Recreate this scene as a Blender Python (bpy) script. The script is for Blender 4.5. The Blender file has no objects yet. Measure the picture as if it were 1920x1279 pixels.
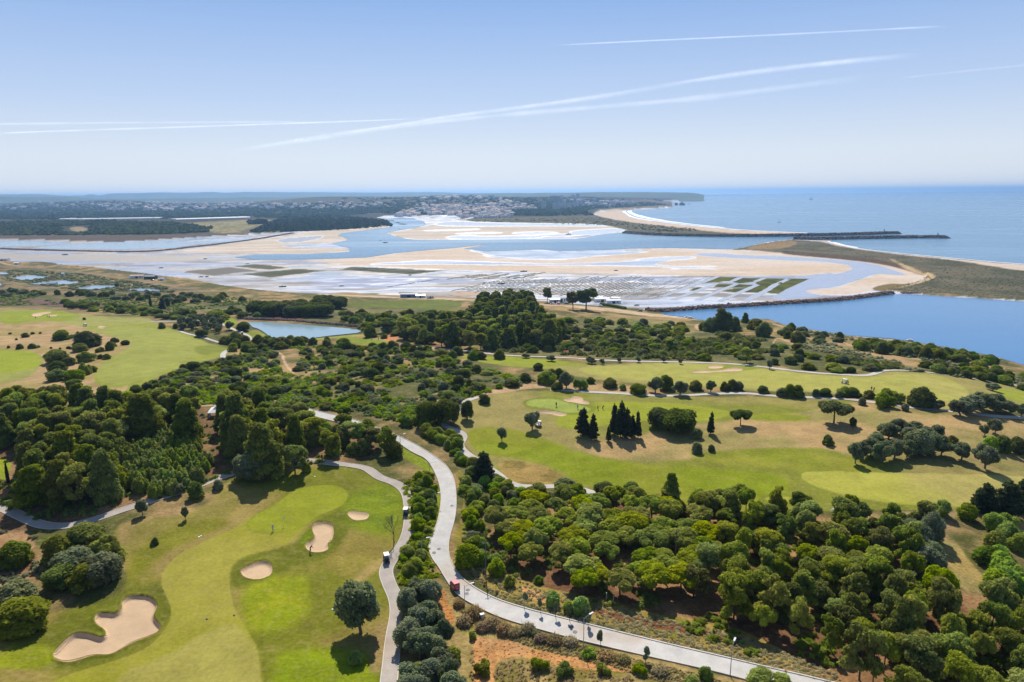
import bpy, math, random, time
import numpy as np
from mathutils import Matrix, Vector, geometry
T0 = time.time()
# ------------------------------------------------------------------ camera, sky, sun, exposure
S = bpy.context.scene
COL = S.collection
PW, PH, FOC = 1920.0, 1279.0, 1297.0
PITCH, ROLL, CAMZ = math.radians(12.08), math.radians(0.5), 80.0
cp, sp, cr, sr = math.cos(PITCH), math.sin(PITCH), math.cos(ROLL), math.sin(ROLL)
cam_d = bpy.data.cameras.new('camera'); cam = bpy.data.objects.new('camera', cam_d); COL.objects.link(cam)
right = Vector((cr, -sr*sp, -sr*cp)); right = Vector((cr, 0, 0)) + sr*Vector((0, -sp, -cp))
up = sr*Vector((1, 0, 0)) - cr*Vector((0, -sp, -cp))
back = right.cross(up)
M = Matrix((right, up, back)).transposed().to_4x4(); M.translation = Vector((0, 0, CAMZ))
cam.matrix_world = M
cam_d.sensor_width = 36.0; cam_d.lens = FOC/PW*36.0
cam_d.clip_start = 0.5; cam_d.clip_end = 200000.0
S.camera = cam
SUN_EL, SUN_AZ = math.radians(45), math.radians(-5)
world = bpy.data.worlds.new('World'); S.world = world; world.use_nodes = True
wn, wl = world.node_tree.nodes, world.node_tree.links
wn.clear()
wout = wn.new('ShaderNodeOutputWorld'); wbg = wn.new('ShaderNodeBackground'); sky = wn.new('ShaderNodeTexSky')
sky.sky_type = 'NISHITA'; sky.sun_disc = False; sky.sun_elevation = SUN_EL; sky.sun_rotation = SUN_AZ
sky.altitude = 100; sky.air_density = 1.0; sky.dust_density = 0.6; sky.ozone_density = 3.0
wbg.inputs['Strength'].default_value = 0.085
# the sky texture, whitened towards the horizon by the damp coastal air
wtc = wn.new('ShaderNodeTexCoord'); wsep = wn.new('ShaderNodeSeparateXYZ'); wl.new(wtc.outputs['Generated'], wsep.inputs[0])
wr = wn.new('ShaderNodeValToRGB'); wl.new(wsep.outputs['Z'], wr.inputs[0]); el = wr.color_ramp.elements
def slin(c): return tuple((x/255/12.92 if x <= 10 else ((x/255+.055)/1.055)**2.4) for x in c)+(1,)
SKY_STOPS = [(0, (231,236,243)), (.05, (222,231,243)), (.12, (190,210,241)), (.25, (138,176,231)), (.5, (92,140,212))]
while len(el) < len(SKY_STOPS): el.new(1)
for e_, (p_, c_) in zip(el, SKY_STOPS): e_.position = p_; e_.color = slin(c_)
wsc = wn.new('ShaderNodeVectorMath'); wsc.operation = 'SCALE'; wl.new(wr.outputs[0], wsc.inputs[0]); wsc.inputs['Scale'].default_value = 1/(0.085*2**0.45)
wmr = wn.new('ShaderNodeMapRange'); wl.new(wsep.outputs['Z'], wmr.inputs[0]); wmr.inputs[1].default_value = .25; wmr.inputs[2].default_value = .75; wmr.inputs[3].default_value = .9; wmr.inputs[4].default_value = .0
wmx = wn.new('ShaderNodeMix'); wmx.data_type = 'RGBA'; wl.new(wmr.outputs[0], wmx.inputs[0]); wl.new(sky.outputs[0], wmx.inputs[6]); wl.new(wsc.outputs[0], wmx.inputs[7])
wl.new(wmx.outputs[2], wbg.inputs['Color']); wl.new(wbg.outputs[0], wout.inputs['Surface'])
sun_d = bpy.data.lights.new('sun', 'SUN'); sun_d.energy = 4.2; sun_d.angle = math.radians(0.5); sun_d.color = (1.0, 0.94, 0.83)
sun = bpy.data.objects.new('sun', sun_d); COL.objects.link(sun)
sdir = Vector((math.sin(SUN_AZ)*math.cos(SUN_EL), math.cos(SUN_AZ)*math.cos(SUN_EL), math.sin(SUN_EL)))
sun.rotation_euler = sdir.to_track_quat('Z', 'Y').to_euler(); sun.location = sdir*3000
S.view_settings.view_transform = 'Standard'; S.view_settings.look = 'None'
S.view_settings.exposure = 0.45; S.view_settings.gamma = 1.0; S.view_settings.use_curve_mapping = False
S.render.engine = 'CYCLES'
S.cycles.use_denoising = True
S.cycles.max_bounces = 5; S.cycles.diffuse_bounces = 3; S.cycles.glossy_bounces = 2
S.cycles.transmission_bounces = 2; S.cycles.transparent_max_bounces = 6; S.cycles.volume_bounces = 0
HAZE = 7.0e-5
GAIN = 1.36        # picture brightness of a sunlit flat surface divided by its albedo

# ------------------------------------------------------------------ small numeric helpers
def lin(c):
    c = np.asarray(c, float)/255.0
    return np.where(c <= 0.04045, c/12.92, ((c+0.055)/1.055)**2.4)
def alb(r, g, b, k=1.0): return tuple(np.clip(lin((r, g, b))/GAIN*k, 0.004, 0.85))
def sstep(a, b, x):
    t = np.clip((x-a)/(b-a), 0, 1); return t*t*(3-2*t)
def _h(ix, iy, seed):
    n = (ix.astype(np.int64)*374761393 + iy.astype(np.int64)*668265263 + seed*982451653) & 0x7fffffff
    n = ((n ^ (n >> 13))*1274126177) & 0x7fffffff
    n = (n ^ (n >> 16)) & 0xffff
    return n/65535.0
def vnoise(x, y, seed=0):
    x = np.asarray(x, float); y = np.asarray(y, float)
    ix, iy = np.floor(x), np.floor(y); fx, fy = x-ix, y-iy
    fx, fy = fx*fx*(3-2*fx), fy*fy*(3-2*fy)
    a, b = _h(ix, iy, seed), _h(ix+1, iy, seed); c, d = _h(ix, iy+1, seed), _h(ix+1, iy+1, seed)
    return (a*(1-fx)+b*fx)*(1-fy)+(c*(1-fx)+d*fx)*fy
def fbm(x, y, seed=0, o=4):
    s, a, t = 0, 1.0, 0
    for k in range(o):
        s = s + a*vnoise(x*2**k, y*2**k, seed+k*17); t += a; a *= .5
    return s/t
def sdf(poly, U, V):
    p = np.asarray(poly, float); n = len(p)
    d = np.full(U.shape, 1e18); ins = np.zeros(U.shape, bool)
    for i in range(n):
        a, b = p[i], p[(i+1) % n]; e = b-a; l = e@e
        if l < 1e-9: continue
        wx, wy = U-a[0], V-a[1]
        t = np.clip((wx*e[0]+wy*e[1])/l, 0, 1)
        d = np.minimum(d, (wx-t*e[0])**2+(wy-t*e[1])**2)
        if a[1] != b[1]:
            c = ((a[1] > V) != (b[1] > V)) & (U < (b[0]-a[0])*(V-a[1])/(b[1]-a[1])+a[0])
            ins ^= c
    return np.where(ins, 1, -1)*np.sqrt(d)
def smooth_poly(p, it=2, closed=True):
    p = np.asarray(p, float)
    for _ in range(it):
        q = np.roll(p, -1, 0)
        if closed: p = np.stack([p*.75+q*.25, p*.25+q*.75], 1).reshape(-1, 2)
        else:
            a, b = p[:-1], p[1:]
            m = np.stack([a*.75+b*.25, a*.25+b*.75], 1).reshape(-1, 2)
            p = np.vstack([p[:1], m, p[-1:]])
    return p
def off(scale, ox, oy, pts): return [(ox+x/scale, oy+y/scale) for x, y in pts]

# ------------------------------------------------------------------ from a direction in the view to a place on the ground
def ray(u, v):
    du, dv = np.asarray(u, float)-PW/2, np.asarray(v, float)-PH/2
    a = du*cr-dv*sr; b = du*sr+dv*cr
    return a, FOC*cp-b*sp, -(FOC*sp+b*cp)
def at_z(u, v, z):
    a, f, d = ray(u, v); d = np.minimum(d, -2.2)
    t = (z-CAMZ)/d
    return a*t, f*t
def project(x, y, z):
    X, Y, Z = x, y, z-CAMZ
    dep = Y*cp-Z*sp; b = -(Y*sp+Z*cp)/dep*FOC; a = X/dep*FOC
    return a*cr+b*sr+PW/2, -a*sr+b*cr+PH/2

LAG = -20.0
# heights read off the land: (u, v, z)
CTRL = [(100,1230,0),(500,1230,0),(900,1220,-1),(1250,1270,1),(1700,1260,2),(100,1000,1),(500,950,1),(700,890,0),(840,960,0),
 (1100,1000,-1),(1500,1050,-1),(1850,1000,0),(1000,850,-1),(1300,825,0),(1600,790,2),(1850,800,2),(1050,750,1),(200,860,3),(40,860,2),
 (480,810,3),(700,730,3),(300,700,-1),(100,690,-3),(60,610,-6),(300,610,-7),(450,650,-8),(570,640,-10),(570,602,-10),(700,620,-10),(690,650,-6),
 (900,700,1),(900,660,-4),(1200,690,0),(1500,705,0),(1700,715,1),(1830,735,0),(1760,690,-5),(1650,660,-10),(1500,650,-8),(1350,640,-10),
 (1450,618,-16),(1200,640,-8),(1020,625,-8),(1100,590,-16),(960,585,-10),(900,575,-13),(850,566,-19),(600,585,-12),(650,560,-19.5),
 (400,570,-15),(200,565,-16),(0,560,-16),(200,540,-19),(0,520,-19.3),(0,495,-19.6),(420,538,-19.6),(1205,584,-19.6),(1477,612,-19.5),(1592,630,-19.5),
 (1715,643,-19.5),(1797,657,-19.5),(1865,670,-19.5),(1914,686,-19.5),(1990,700,-19.5),(500,500,-20),(900,500,-20),(1300,500,-20),(1600,540,-20),
 (1850,620,-20),(1850,530,-17),(1700,500,-17.5),(0,460,-20),(300,460,-20),(700,440,-20),(1100,440,-20),(1100,413,-18),(950,410,-18),(640,412,-12),(560,418,-12),
 (690,418,-14),(300,420,-8),(100,420,-8),(450,425,-14),(100,395,-5),(400,395,-8),(700,402,-17),(900,402,-15),(850,385,15),(1050,385,5),(1150,382,0),(300,380,15),
 (0,382,15),(600,378,20),(1220,381,2),(1100,370,40),(900,373,45),(600,373,45),(250,376,40),(0,376,40),(1600,400,-20),(1500,375,-20),(1850,420,-20),(1500,1500,1),(900,1500,0),(200,1500,0)]
cu, cv, cz = (np.array(k, float) for k in zip(*CTRL))
cx, cy = at_z(cu, cv, cz)
def sq(x, y): return x/y*3.0, np.log(y)*1.6
CS = np.stack(sq(cx, cy), 1)
def kern(r2): return np.sqrt(r2+0.02)
K = kern(((CS[:, None]-CS[None])**2).sum(-1))+1e-3*np.eye(len(CS)); Pm = np.hstack([np.ones((len(CS), 1)), CS])
A = np.zeros((len(CS)+3,)*2); A[:len(CS), :len(CS)] = K; A[:len(CS), len(CS):] = Pm; A[len(CS):, :len(CS)] = Pm.T
WT = np.linalg.solve(A, np.concatenate([cz, np.zeros(3)]))
def base_h(x, y):
    s, q = sq(x, y); out = WT[-3]+WT[-2]*s+WT[-1]*q
    for i in range(len(CS)): out = out+WT[i]*kern((s-CS[i, 0])**2+(q-CS[i, 1])**2)
    return out
# ------------------------------------------------------------------ outlines, read as view directions
LAGOON = [(-200,487),(0,488),(87,494),(180,501),(295,516),(350,522),(420,535),(487,543),(560,549),(637,550),(700,553),(800,556),(905,558),(1012,562),(1112,572),
 (1175,576),(1205,580),(1240,586),(1244,590),(1287,595),(1322,600),(1400,599),(1440,598),(1477,611),(1592,629),(1670,637),(1715,641),(1797,655),(1865,668),(1914,683),(1990,700),(2120,720),
 (2120,575),(1920,562),(1838,556),(1756,552),(1690,548),(1660,543),(1640,541),(1690,534),(1730,525),(1742,517),(1735,508),(1715,505),(1690,497),(1646,488),(1564,481),(1466,473),(1400,467),(1365,468),
 (1400,463),(1435,455),(1482,449),(1509,451),(1542,452),(1553,453),(1578,460),(1605,466),(1646,471),(1701,477),(1756,482),(1810,487),(1865,492),(1920,496),(2120,515),
 (2120,356.5),(1920,358.5),(1700,360.5),(1500,362.3),(1326,364.5),(1298,368.5),(1273,371.5),(1234,373),(1200,374),(1263,384),(1252,385.5),(1227,388),(1209,388.5),(1171,392),(1130,393),(1115,397),(1112,401),(1130,406),
 (1190,416),(1265,424),(1330,430),(1400,434),(1452,435.5),(1515,437),(1540,438),(1411,441.5),(1327,441),(1244,438),(1170,434),(1163,435),(1175,428),(1150,422),(1100,420),(1000,419),(900,416),(868,413),(900,406),(850,403),(790,404),(720,405),(705,408),(722,410),
 (735,421),(725,424),(650,431),(562,432),(470,437),(457,439),(375,443),(275,450),(212,453),(135,450),(40,448),(-200,447)]
EXTRA_WATER_PTS = None
BUNK = {
 'a': off(3,0,860,[(295,1100),(330,1060),(380,1010),(430,980),(500,985),(570,1010),(600,990),(590,960),(545,935),(530,905),(545,875),(600,870),(650,878),(690,850),(685,810),(720,780),(790,775),(850,785),(885,820),(880,850),(860,890),(880,915),(908,945),(890,975),(830,1000),(740,1030),(680,1070),(620,1105),(520,1100),(440,1125),(370,1140),(310,1125)]),
 'b': off(3,0,860,[(1350,630),(1400,605),(1450,585),(1500,580),(1530,600),(1533,650),(1480,680),(1420,685),(1370,670)]),
 'c': off(3,0,860,[(1765,380),(1820,368),(1870,378),(1880,410),(1870,460),(1840,480),(1850,510),(1820,530),(1760,530),(1720,510),(1720,480),(1765,465),(1775,440),(1755,410)]),
 'd': off(3,500,860,[(450,310),(480,298),(530,303),(572,308),(577,325),(560,345),(510,352),(475,340)]),
 'e': off(8.35,980,730,[(625,175),(690,150),(760,145),(785,108),(930,125),(945,180),(1020,195),(1050,220),(1030,240),(900,232),(800,210),(700,200)]),
 'f': off(8.35,980,730,[(180,350),(260,338),(400,333),(560,355),(680,390),(685,405),(640,428),(540,420),(440,385),(300,383),(220,375)]),
 'g': off(8.35,980,730,[(1640,490),(1700,480),(1760,478),(1770,500),(1720,520),(1660,515)]),
 'h': off(3.2,900,500,[(1275,632),(1330,625),(1400,630),(1450,625),(1500,612),(1570,615),(1575,624),(1550,630),(1440,632),(1350,640),(1280,640)]),
 'i': off(3.2,900,500,[(1365,603),(1400,598),(1465,603),(1450,612),(1375,615)]),
 'j': off(5.333,0,480,[(315,590),(420,575),(500,563),(520,572),(430,585),(410,605),(330,610)]),
 'k': off(5.333,0,480,[(480,600),(540,595),(580,596),(560,606),(490,608)]),
 'l': off(3.4286,0,560,[(622,182),(655,174),(688,182),(655,190)]),
}
BUNK_LABEL = {'a':'largest sand bunker, three lobed, at the bottom left beside the pale fairway','b':'oval sand bunker left of the strip of bright grass below the green',
 'c':'hourglass sand bunker where a golfer stands, right of the near green','d':'small kidney sand bunker nearest the near cart path','e':'ragged sand bunker behind the far green',
 'f':'long thin sand bunker in front of the far green','g':'tiny sand bunker behind the row of dark conifers','h':'long shallow sand bunker on the upper fairway','i':'small sand patch behind the long bunker on the upper fairway',
 'j':'pale sand bunker at the far left green','k':'narrow sand bunker right of the far left green bunker','l':'small oval sand bunker in the middle of the left course'}
POND = off(3.4286,400,520,[(215,285),(400,290),(650,310),(950,335),(945,355),(850,365),(700,380),(560,405),(480,415),(400,400),(335,405),(355,375),(330,355),(290,330),(250,320),(235,300)])
SALT = [off(4,0,350,p) for p in ([(0,640),(90,648),(40,658),(-60,655)],[(90,680),(220,660),(390,675),(300,690),(200,702),(110,695)],[(200,725),(350,710),(480,700),(620,718),(480,735),(240,733)],
 [(540,765),(600,750),(720,735),(900,738),(850,755),(700,772)],[(880,775),(1050,755),(1180,765),(1300,785),(1100,783)],[(-60,700),(0,715),(25,740),(-60,745)])]

# ------------------------------------------------------------------ terrain grid, denser near the viewpoint
b_rows = np.concatenate([np.arange(760, 0, -1.9), np.arange(0, -215, -1.15), np.arange(-215, -262, -0.6), np.arange(-262, -271.2, -0.45)])
yr = 88.0*(FOC*cp-b_rows*sp)/(FOC*sp+b_rows*cp)
yr = np.concatenate([np.array([-60., -20., 5., 20., 35., 50., 60.]), yr[yr > 66], [16500., 19000.]])
sc = np.concatenate([[-3, -2.2, -1.6, -1.2, -1.0], np.arange(-0.90, 0.9001, 0.0022), [1.0, 1.2, 1.6, 2.2, 3]])
YE = np.maximum(yr, 40.0)                       # the rows beside and behind the viewpoint keep a fixed width
GX = sc[None, :]*YE[:, None]; GY = np.repeat(yr[:, None], len(sc), 1)
def unp_base(u, v):
    z = np.full(np.shape(u), -5.0)
    for _ in range(25):
        x, y = at_z(u, v, z); z = z*.5+.5*base_h(x, np.maximum(y, 40))
    return x, y
HB = base_h(GX, np.maximum(GY, 40.0)) 
HB = np.maximum(HB, -20.0)
UU, VV = project(GX, np.maximum(GY, 41.0), HB)
print('grid', GX.shape, time.time()-T0)
# gentle relief
H = HB+ (fbm(GX/90, GY/90, 3, 3)-.5)*3.2*sstep(-19.8, -15, HB) + (fbm(GX/22, GY/22, 7, 3)-.5)*1.3*sstep(-19.8, -15, HB)
H = H + (fbm(GX/6, GY/6, 9, 2)-.5)*0.35*sstep(-19.8, -15, HB)*sstep(900, 300, GY)
def in_box(poly, m=12):
    p = np.asarray(poly); return (UU > p[:, 0].min()-m) & (UU < p[:, 0].max()+m) & (VV > p[:, 1].min()-m) & (VV < p[:, 1].max()+m) & (GY > 41)
lag_d = sdf(LAGOON, UU, VV)
lagm = sstep(-1.0, 1.0, lag_d)*(GY > 41)
H = H*(1-lagm)+(-20.15)*lagm
H = np.where(lag_d < -1, np.maximum(H, -19.5), H)
def flatten(poly, z, soft):
    global H
    m = in_box(poly); d = sdf(poly, UU[m], VV[m]); w = sstep(-soft, soft*.15, d); H[m] = H[m]*(1-w)+z*w
flatten(POND, -10.6, 9)
for p in SALT: flatten(p, -20.6, 3)
for k, p in BUNK.items():
    p = smooth_poly(p, 2); m = in_box(p, 14); d = sdf(p, UU[m], VV[m])
    sz = {'a': .7, 'b': .65, 'c': .65, 'd': .5}.get(k, .5); e = 3.6 if k in 'abcd' else 2.0
    H[m] += -sz*sstep(-e*.3, e, d)+.28*sz*sstep(-2.2*e, -.6*e, d)*(1-sstep(-.6*e, .2*e, d))
RS, RY = sc, yr
def hgt(x, y):
    x = np.asarray(x, float); y = np.asarray(y, float)
    yy = np.clip(y, 41, RY[-1]-1); s = np.clip(x/yy, -2.99, 2.99)
    i = np.clip(np.searchsorted(RY, yy)-1, 0, len(RY)-2); j = np.clip(np.searchsorted(RS, s)-1, 0, len(RS)-2)
    fi = (yy-RY[i])/(RY[i+1]-RY[i]); fj = (s-RS[j])/(RS[j+1]-RS[j])
    return (H[i, j]*(1-fj)+H[i, j+1]*fj)*(1-fi)+(H[i+1, j]*(1-fj)+H[i+1, j+1]*fj)*fi
def unp(u, v):
    z = np.full(np.shape(u), -5.0)
    for _ in range(40):
        x, y = at_z(u, v, z); z = z*.6+.4*hgt(x, y)
    return x, y, hgt(x, y)
# ------------------------------------------------------------------ ground colours (albedo by kind of ground, sun glitter painted on the flats)
RGB = np.zeros(GX.shape+(3,)); WET = np.zeros(GX.shape); RUF = np.ones(GX.shape)
n1 = fbm(GX/14, GY/14, 21, 4); n2 = fbm(GX/45, GY/45, 31, 4); n3 = fbm(GX/4.5, GY/4.5, 41, 3); nb = fbm(GX/300, GY/300, 51, 4)
def mixc(c1, c2, w): return np.asarray(c1)[None, None]*(1-w[..., None])+np.asarray(c2)[None, None]*w[..., None]
scrub = mixc(alb(96,98,48), alb(176,143,96), sstep(.42, .64, n1*.5+n2*.3+n3*.2))
scrub = scrub*(1-.0)
RGB[:] = scrub
wq = np.stack([(fbm(GX/9, GY/9, 61, 3)-.5), (fbm(GX/9, GY/9, 71, 3)-.5)], -1)
def paint(poly, c, soft=2.0, warp=0.0, k=1.0, wet=None, ruf=None, c2=None, nz=None, sm=True, breakup=0):
    if sm: poly = smooth_poly(poly, 2)
    m = in_box(poly, 6+soft+abs(warp))
    if not m.any(): return
    u, v = UU[m], VV[m]
    d = sdf(poly, u+warp*2*wq[..., 0][m], v+warp*wq[..., 1][m]*1.2)
    w = sstep(-soft, soft, d)*k
    if breakup: w = w*sstep(.5-breakup, .5+breakup*.2, n1[m]*.5+n3[m]*.5+.25*sstep(0, 40, d))
    col = np.repeat(np.asarray(c, float)[None], m.sum(), 0)
    if c2 is not None:
        t = sstep(.38, .62, (nz if nz is not None else n2)[m])[:, None]; col = col*(1-t)+np.asarray(c2, float)[None]*t
    RGB[m] = RGB[m]*(1-w[:, None])+col*w[:, None]
    if wet is not None: WET[m] = WET[m]*(1-w)+wet*w
    if ruf is not None: RUF[m] = RUF[m]*(1-w)+ruf*w
BIG = 3000
# far land beyond the lagoon
far = alb(26,40,30); far2 = alb(48,60,40); tan_ = alb(160,140,96)
paint([(-400,340),(1240,340),(1330,364),(1263,384),(1120,393),(1110,405),(860,412),(720,411),(735,424),(562,434),(457,440),(200,456),(-400,452)], far, 1, 0, c2=far2, nz=nb, sm=False)
paint([(-100,373.5),(600,372),(1000,370),(1100,380),(900,392),(500,396),(-100,398)], alb(120,112,80), 2, 0, .25, sm=False)
paint([(-50,405),(85,404),(90,407),(-50,411)], tan_, 1)
paint([(320,420),(470,411),(520,412),(500,434),(455,438),(400,437),(380,432),(398,424)], alb(168,148,96), 2, 2, c2=alb(120,118,70), nz=n1)
paint([(-60,436),(120,440),(300,440),(460,436),(460,441),(280,450),(140,456),(-60,462)], alb(92,78,62), 1.5, 2)
paint([(125,428),(150,424),(168,430),(150,437)], tan_, 2)
paint([(560,434),(470,438),(440,436),(500,420),(540,412),(640,405),(735,418),(735,424),(650,432)], alb(66,78,42), 2, 2, c2=alb(120,100,70), nz=n1)
# near pine dirt
paint([(905,1010),(960,940),(1100,935),(1330,950),(1600,975),(1760,1000),(1760,1110),(1990,1140),(2100,1500),(1700,1400),(1480,1262),(1280,1200),(1100,1140),(960,1080)], alb(120,84,56), 5, 8, c2=alb(168,128,86), nz=n1, ruf=1)
paint([(-100,960),(20,975),(60,1000),(70,1060),(60,1120),(100,1140),(60,1180),(-100,1200)], alb(178,140,98), 5, 8, c2=alb(150,108,72), nz=n1)
paint([(-100,760),(260,760),(400,760),(560,780),(720,830),(680,870),(575,870),(450,880),(380,910),(230,960),(60,1000),(-100,1000)], alb(122,92,62), 5, 6, c2=alb(158,122,84), nz=n1)
# left upper course
paint([(-100,582),(76,579),(122,586),(163,592),(204,595),(274,595),(300,606),(340,622),(400,645),(440,655),(424,668),(400,672),(340,690),(318,702),(290,714),(240,738),(180,752),(120,760),(83,762),(60,740),(-100,745)], alb(146,156,66), 1.5, 1.5, c2=alb(160,158,84), nz=n2, ruf=.3)
paint([(-100,608),(58,603),(130,606),(163,616),(215,632),(250,645),(240,660),(205,670),(182,690),(170,718),(220,730),(245,724),(235,738),(180,752),(120,760),(83,762),(90,745),(50,735),(-60,742),(-60,728),(50,712),(62,700),(90,680),(60,656),(-100,652)], alb(190,158,112), 2, 4, c2=alb(168,146,88), nz=n1, ruf=.6)
paint([(-100,655),(35,656),(73,665),(82,680),(58,697),(-100,715)], alb(146,166,56), 1.5, 1, ruf=.1)
paint(off(3.4286,0,560,[(560,190),(700,172),(950,175),(1100,205),(1250,262),(1400,300),(1440,325),(1150,398),(1060,480),(900,540),(700,552),(610,520),(630,440),(740,370),(870,290),(830,255),(700,230)]), alb(156,162,78), 2, 1, ruf=.1)
paint(off(3.4286,0,560,[(1250,300),(1400,285),(1480,320),(1440,345),(1320,370),(1250,345)]), alb(120,136,52), 3, 1, .8)
paint(off(3.4286,0,560,[(0,85),(260,72),(430,100),(540,120),(420,150),(250,145),(0,180)]), alb(140,160,56), 2, 1, ruf=.2)
paint(off(3.4286,0,560,[(1340,122),(1500,122),(1530,150),(1515,185),(1470,190),(1400,150)]), alb(130,156,40), 1.5, 1, ruf=.1)
paint(off(3.4286,0,560,[(1580,205),(1680,208),(1722,235),(1650,258),(1590,240)]), alb(132,148,50), 1.5, 1)
# greens by the pond and the strip running right
paint([(622,640),(648,634),(680,635),(741,645),(735,652),(718,653),(692,648),(657,645)], alb(116,150,36), 1.5, .5, ruf=.1)
paint([(572,637),(604,631),(677,625),(684,629),(619,638),(575,641)], alb(136,154,50), 1.2, .5)
paint([(753,647),(788,645),(823,653),(867,658),(960,668),(1075,680),(1119,686),(1078,696),(1010,693),(960,690),(895,680),(860,668),(820,660)], alb(140,150,56), 1.5, 1.5, c2=alb(178,150,96), nz=n2, ruf=.3)
paint([(868,662),(960,669),(1060,680),(1060,686),(960,681),(880,672)], alb(136,158,42), 1.2, .5, ruf=.1)
paint([(735,612),(752,616),(750,640),(722,645),(718,632)], alb(200,132,84), 1.5, 1)
paint([(752,640),(860,662),(960,672),(860,655),(755,632)], alb(128,92,66), 1.5, 1)
paint([(492,580),(520,578),(560,592),(580,600),(500,600)], alb(132,62,40), 2, 1)
# scrub belt toward the shore
paint([(-100,549),(200,552),(330,556),(480,572),(700,568),(860,575),(1100,600),(1320,615),(1500,650),(1700,690),(1500,692),(1200,674),(1000,664),(760,630),(600,600),(400,585),(200,578),(-100,576)], alb(84,94,48), 3, 3, .85, c2=alb(120,114,66), nz=n1)
paint([(-100,558),(80,560),(200,566),(330,583),(400,590),(330,589),(160,573),(-100,566)], alb(120,92,84), 1.2, .5)
paint([(-100,577),(100,573),(160,580),(170,592),(122,586),(76,578),(-100,581)], alb(150,124,88), 2, 2, .7)
paint([(200,560),(330,552),(420,556),(400,568),(280,570)], alb(150,118,82), 2, 3, .7)
paint([(640,566),(800,562),(870,566),(860,580),(760,578),(650,576)], alb(92,118,46), 1.5, 1.5)
paint([(1100,592),(1250,600),(1310,612),(1290,640),(1200,640),(1110,620)], alb(104,116,58), 3, 3, c2=alb(150,134,82), nz=n1)
paint([(1470,606),(1592,630),(1720,655),(1900,690),(1860,700),(1700,690),(1560,665),(1460,640),(1440,620)], alb(184,150,104), 3, 4, c2=alb(140,128,74), nz=n1)
paint([(1040,634),(1075,638),(1080,655),(1060,665),(1050,650)], alb(150,92,58), 2, 1.5)
# right course
paint([(848,775),(862,758),(900,746),(947,734),(1032,731),(1183,739),(1283,742),(1461,745),(1536,747),(1600,750),(1700,764),(1790,774),(1920,786),(2100,800),(2100,960),(1850,962),(1700,955),(1600,960),(1340,960),(1220,935),(1120,912),(1083,912),(1040,910),(940,895),(895,860),(868,832),(862,806)], alb(132,138,56), 1.5, 1, c2=alb(162,148,84), nz=n2, ruf=.4)
paint([(1070,828),(1130,818),(1200,815),(1300,795),(1400,790),(1480,775),(1560,760),(1640,750),(1700,765),(1920,788),(2100,800),(2100,880),(1860,884),(1780,878),(1680,862),(1600,850),(1500,838),(1400,842),(1320,855),(1250,864),(1150,862),(1090,845)], alb(188,156,104), 3, 8, c2=alb(150,140,78), nz=n1*.6+n2*.4, ruf=.6)
paint([(1420,755),(1500,765),(1560,760),(1580,748),(1500,745),(1380,742),(1300,744),(1360,756)], alb(160,146,80), 3, 3, .8)
paint([(1415,778),(1480,775),(1530,780),(1500,790),(1440,792),(1400,788)], alb(134,148,40), 3, 2)
paint([(870,810),(900,800),(960,805),(1040,828),(1100,858),(1250,872),(1450,882),(1490,915),(1440,935),(1380,948),(1220,932),(1120,908),(1085,900),(1033,872),(960,855),(895,850)], alb(124,150,24), 5, 3, c2=alb(142,150,46), nz=n1, ruf=.3)
paint([(1260,850),(1400,842),(1500,845),(1600,862),(1640,885),(1520,880),(1400,875)], alb(150,150,60), 5, 3, c2=alb(126,142,40), nz=n1)
paint([(933,860),(987,863),(1033,877),(1083,903),(1077,914),(1017,913),(960,905),(940,887)], alb(178,148,82), 1.5, 2, c2=alb(140,120,60), nz=n3, ruf=1)
paint([(893,833),(917,830),(980,837),(977,847),(933,851),(890,842)], alb(140,160,44), .8, 0, ruf=.1)
paint(off(3,800,700,[(800,205),(950,160),(1150,155),(1400,170),(1600,195),(1700,212),(1712,235),(1650,258),(1500,275),(1250,262),(1000,300),(850,322),(740,305),(718,270)]), alb(152,164,54), 1.2, 0, ruf=.1)
paint(off(3,800,700,[(535,170),(560,150),(640,136),(730,135),(800,160),(880,172),(960,185),(950,215),(860,235),(790,240),(700,215),(600,205),(550,190)]), alb(112,134,40), 1.5, 0, .8)
paint(off(3,800,700,[(550,165),(620,143),(720,145),(790,170),(870,180),(930,200),(900,222),(800,228),(720,207),(640,195),(570,185)]), alb(150,176,84), .8, 0, ruf=0)
paint([(1495,893),(1520,882),(1650,886),(1920,892),(2100,900),(2100,948),(1850,952),(1700,948),(1600,935),(1530,915)], alb(176,174,78), 1.2, 0, c2=alb(190,176,98), nz=n2, ruf=.1)
paint([(1420,925),(1500,925),(1500,945),(1430,945)], alb(120,136,44), 2, 0)
paint([(1432,930),(1480,930),(1487,938),(1467,942),(1437,938)], alb(168,164,72), .8, 0)
paint([(1640,962),(1750,958),(1850,964),(1850,972),(1700,972)], alb(196,170,120), 3, 2, .6)
# upper right fairway
paint([(1060,690),(1119,684),(1181,682),(1300,680),(1385,686),(1491,697),(1582,704),(1640,701),(1665,696),(1739,699),(1800,708),(1920,722),(2100,740),(2100,775),(1920,772),(1815,768),(1740,760),(1700,752),(1640,745),(1560,738),(1500,734),(1400,730),(1300,726),(1200,720),(1120,710),(1060,702)], alb(164,152,84), 1.5, 1.5, c2=alb(148,146,66), nz=n2, ruf=.4)
paint([(1078,693),(1119,687),(1181,684),(1300,683),(1385,688),(1491,699),(1582,707),(1650,705),(1700,700),(1760,704),(1800,718),(1822,735),(1810,748),(1760,748),(1700,742),(1600,736),(1500,730),(1400,727),(1300,722),(1200,713),(1110,703)], alb(176,172,86), 1.2, 0, c2=alb(186,172,98), nz=n2, ruf=.1)
paint([(1320,688),(1400,684),(1450,690),(1400,696),(1330,695)], alb(126,146,50), 1.5, 0, .8)
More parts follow.
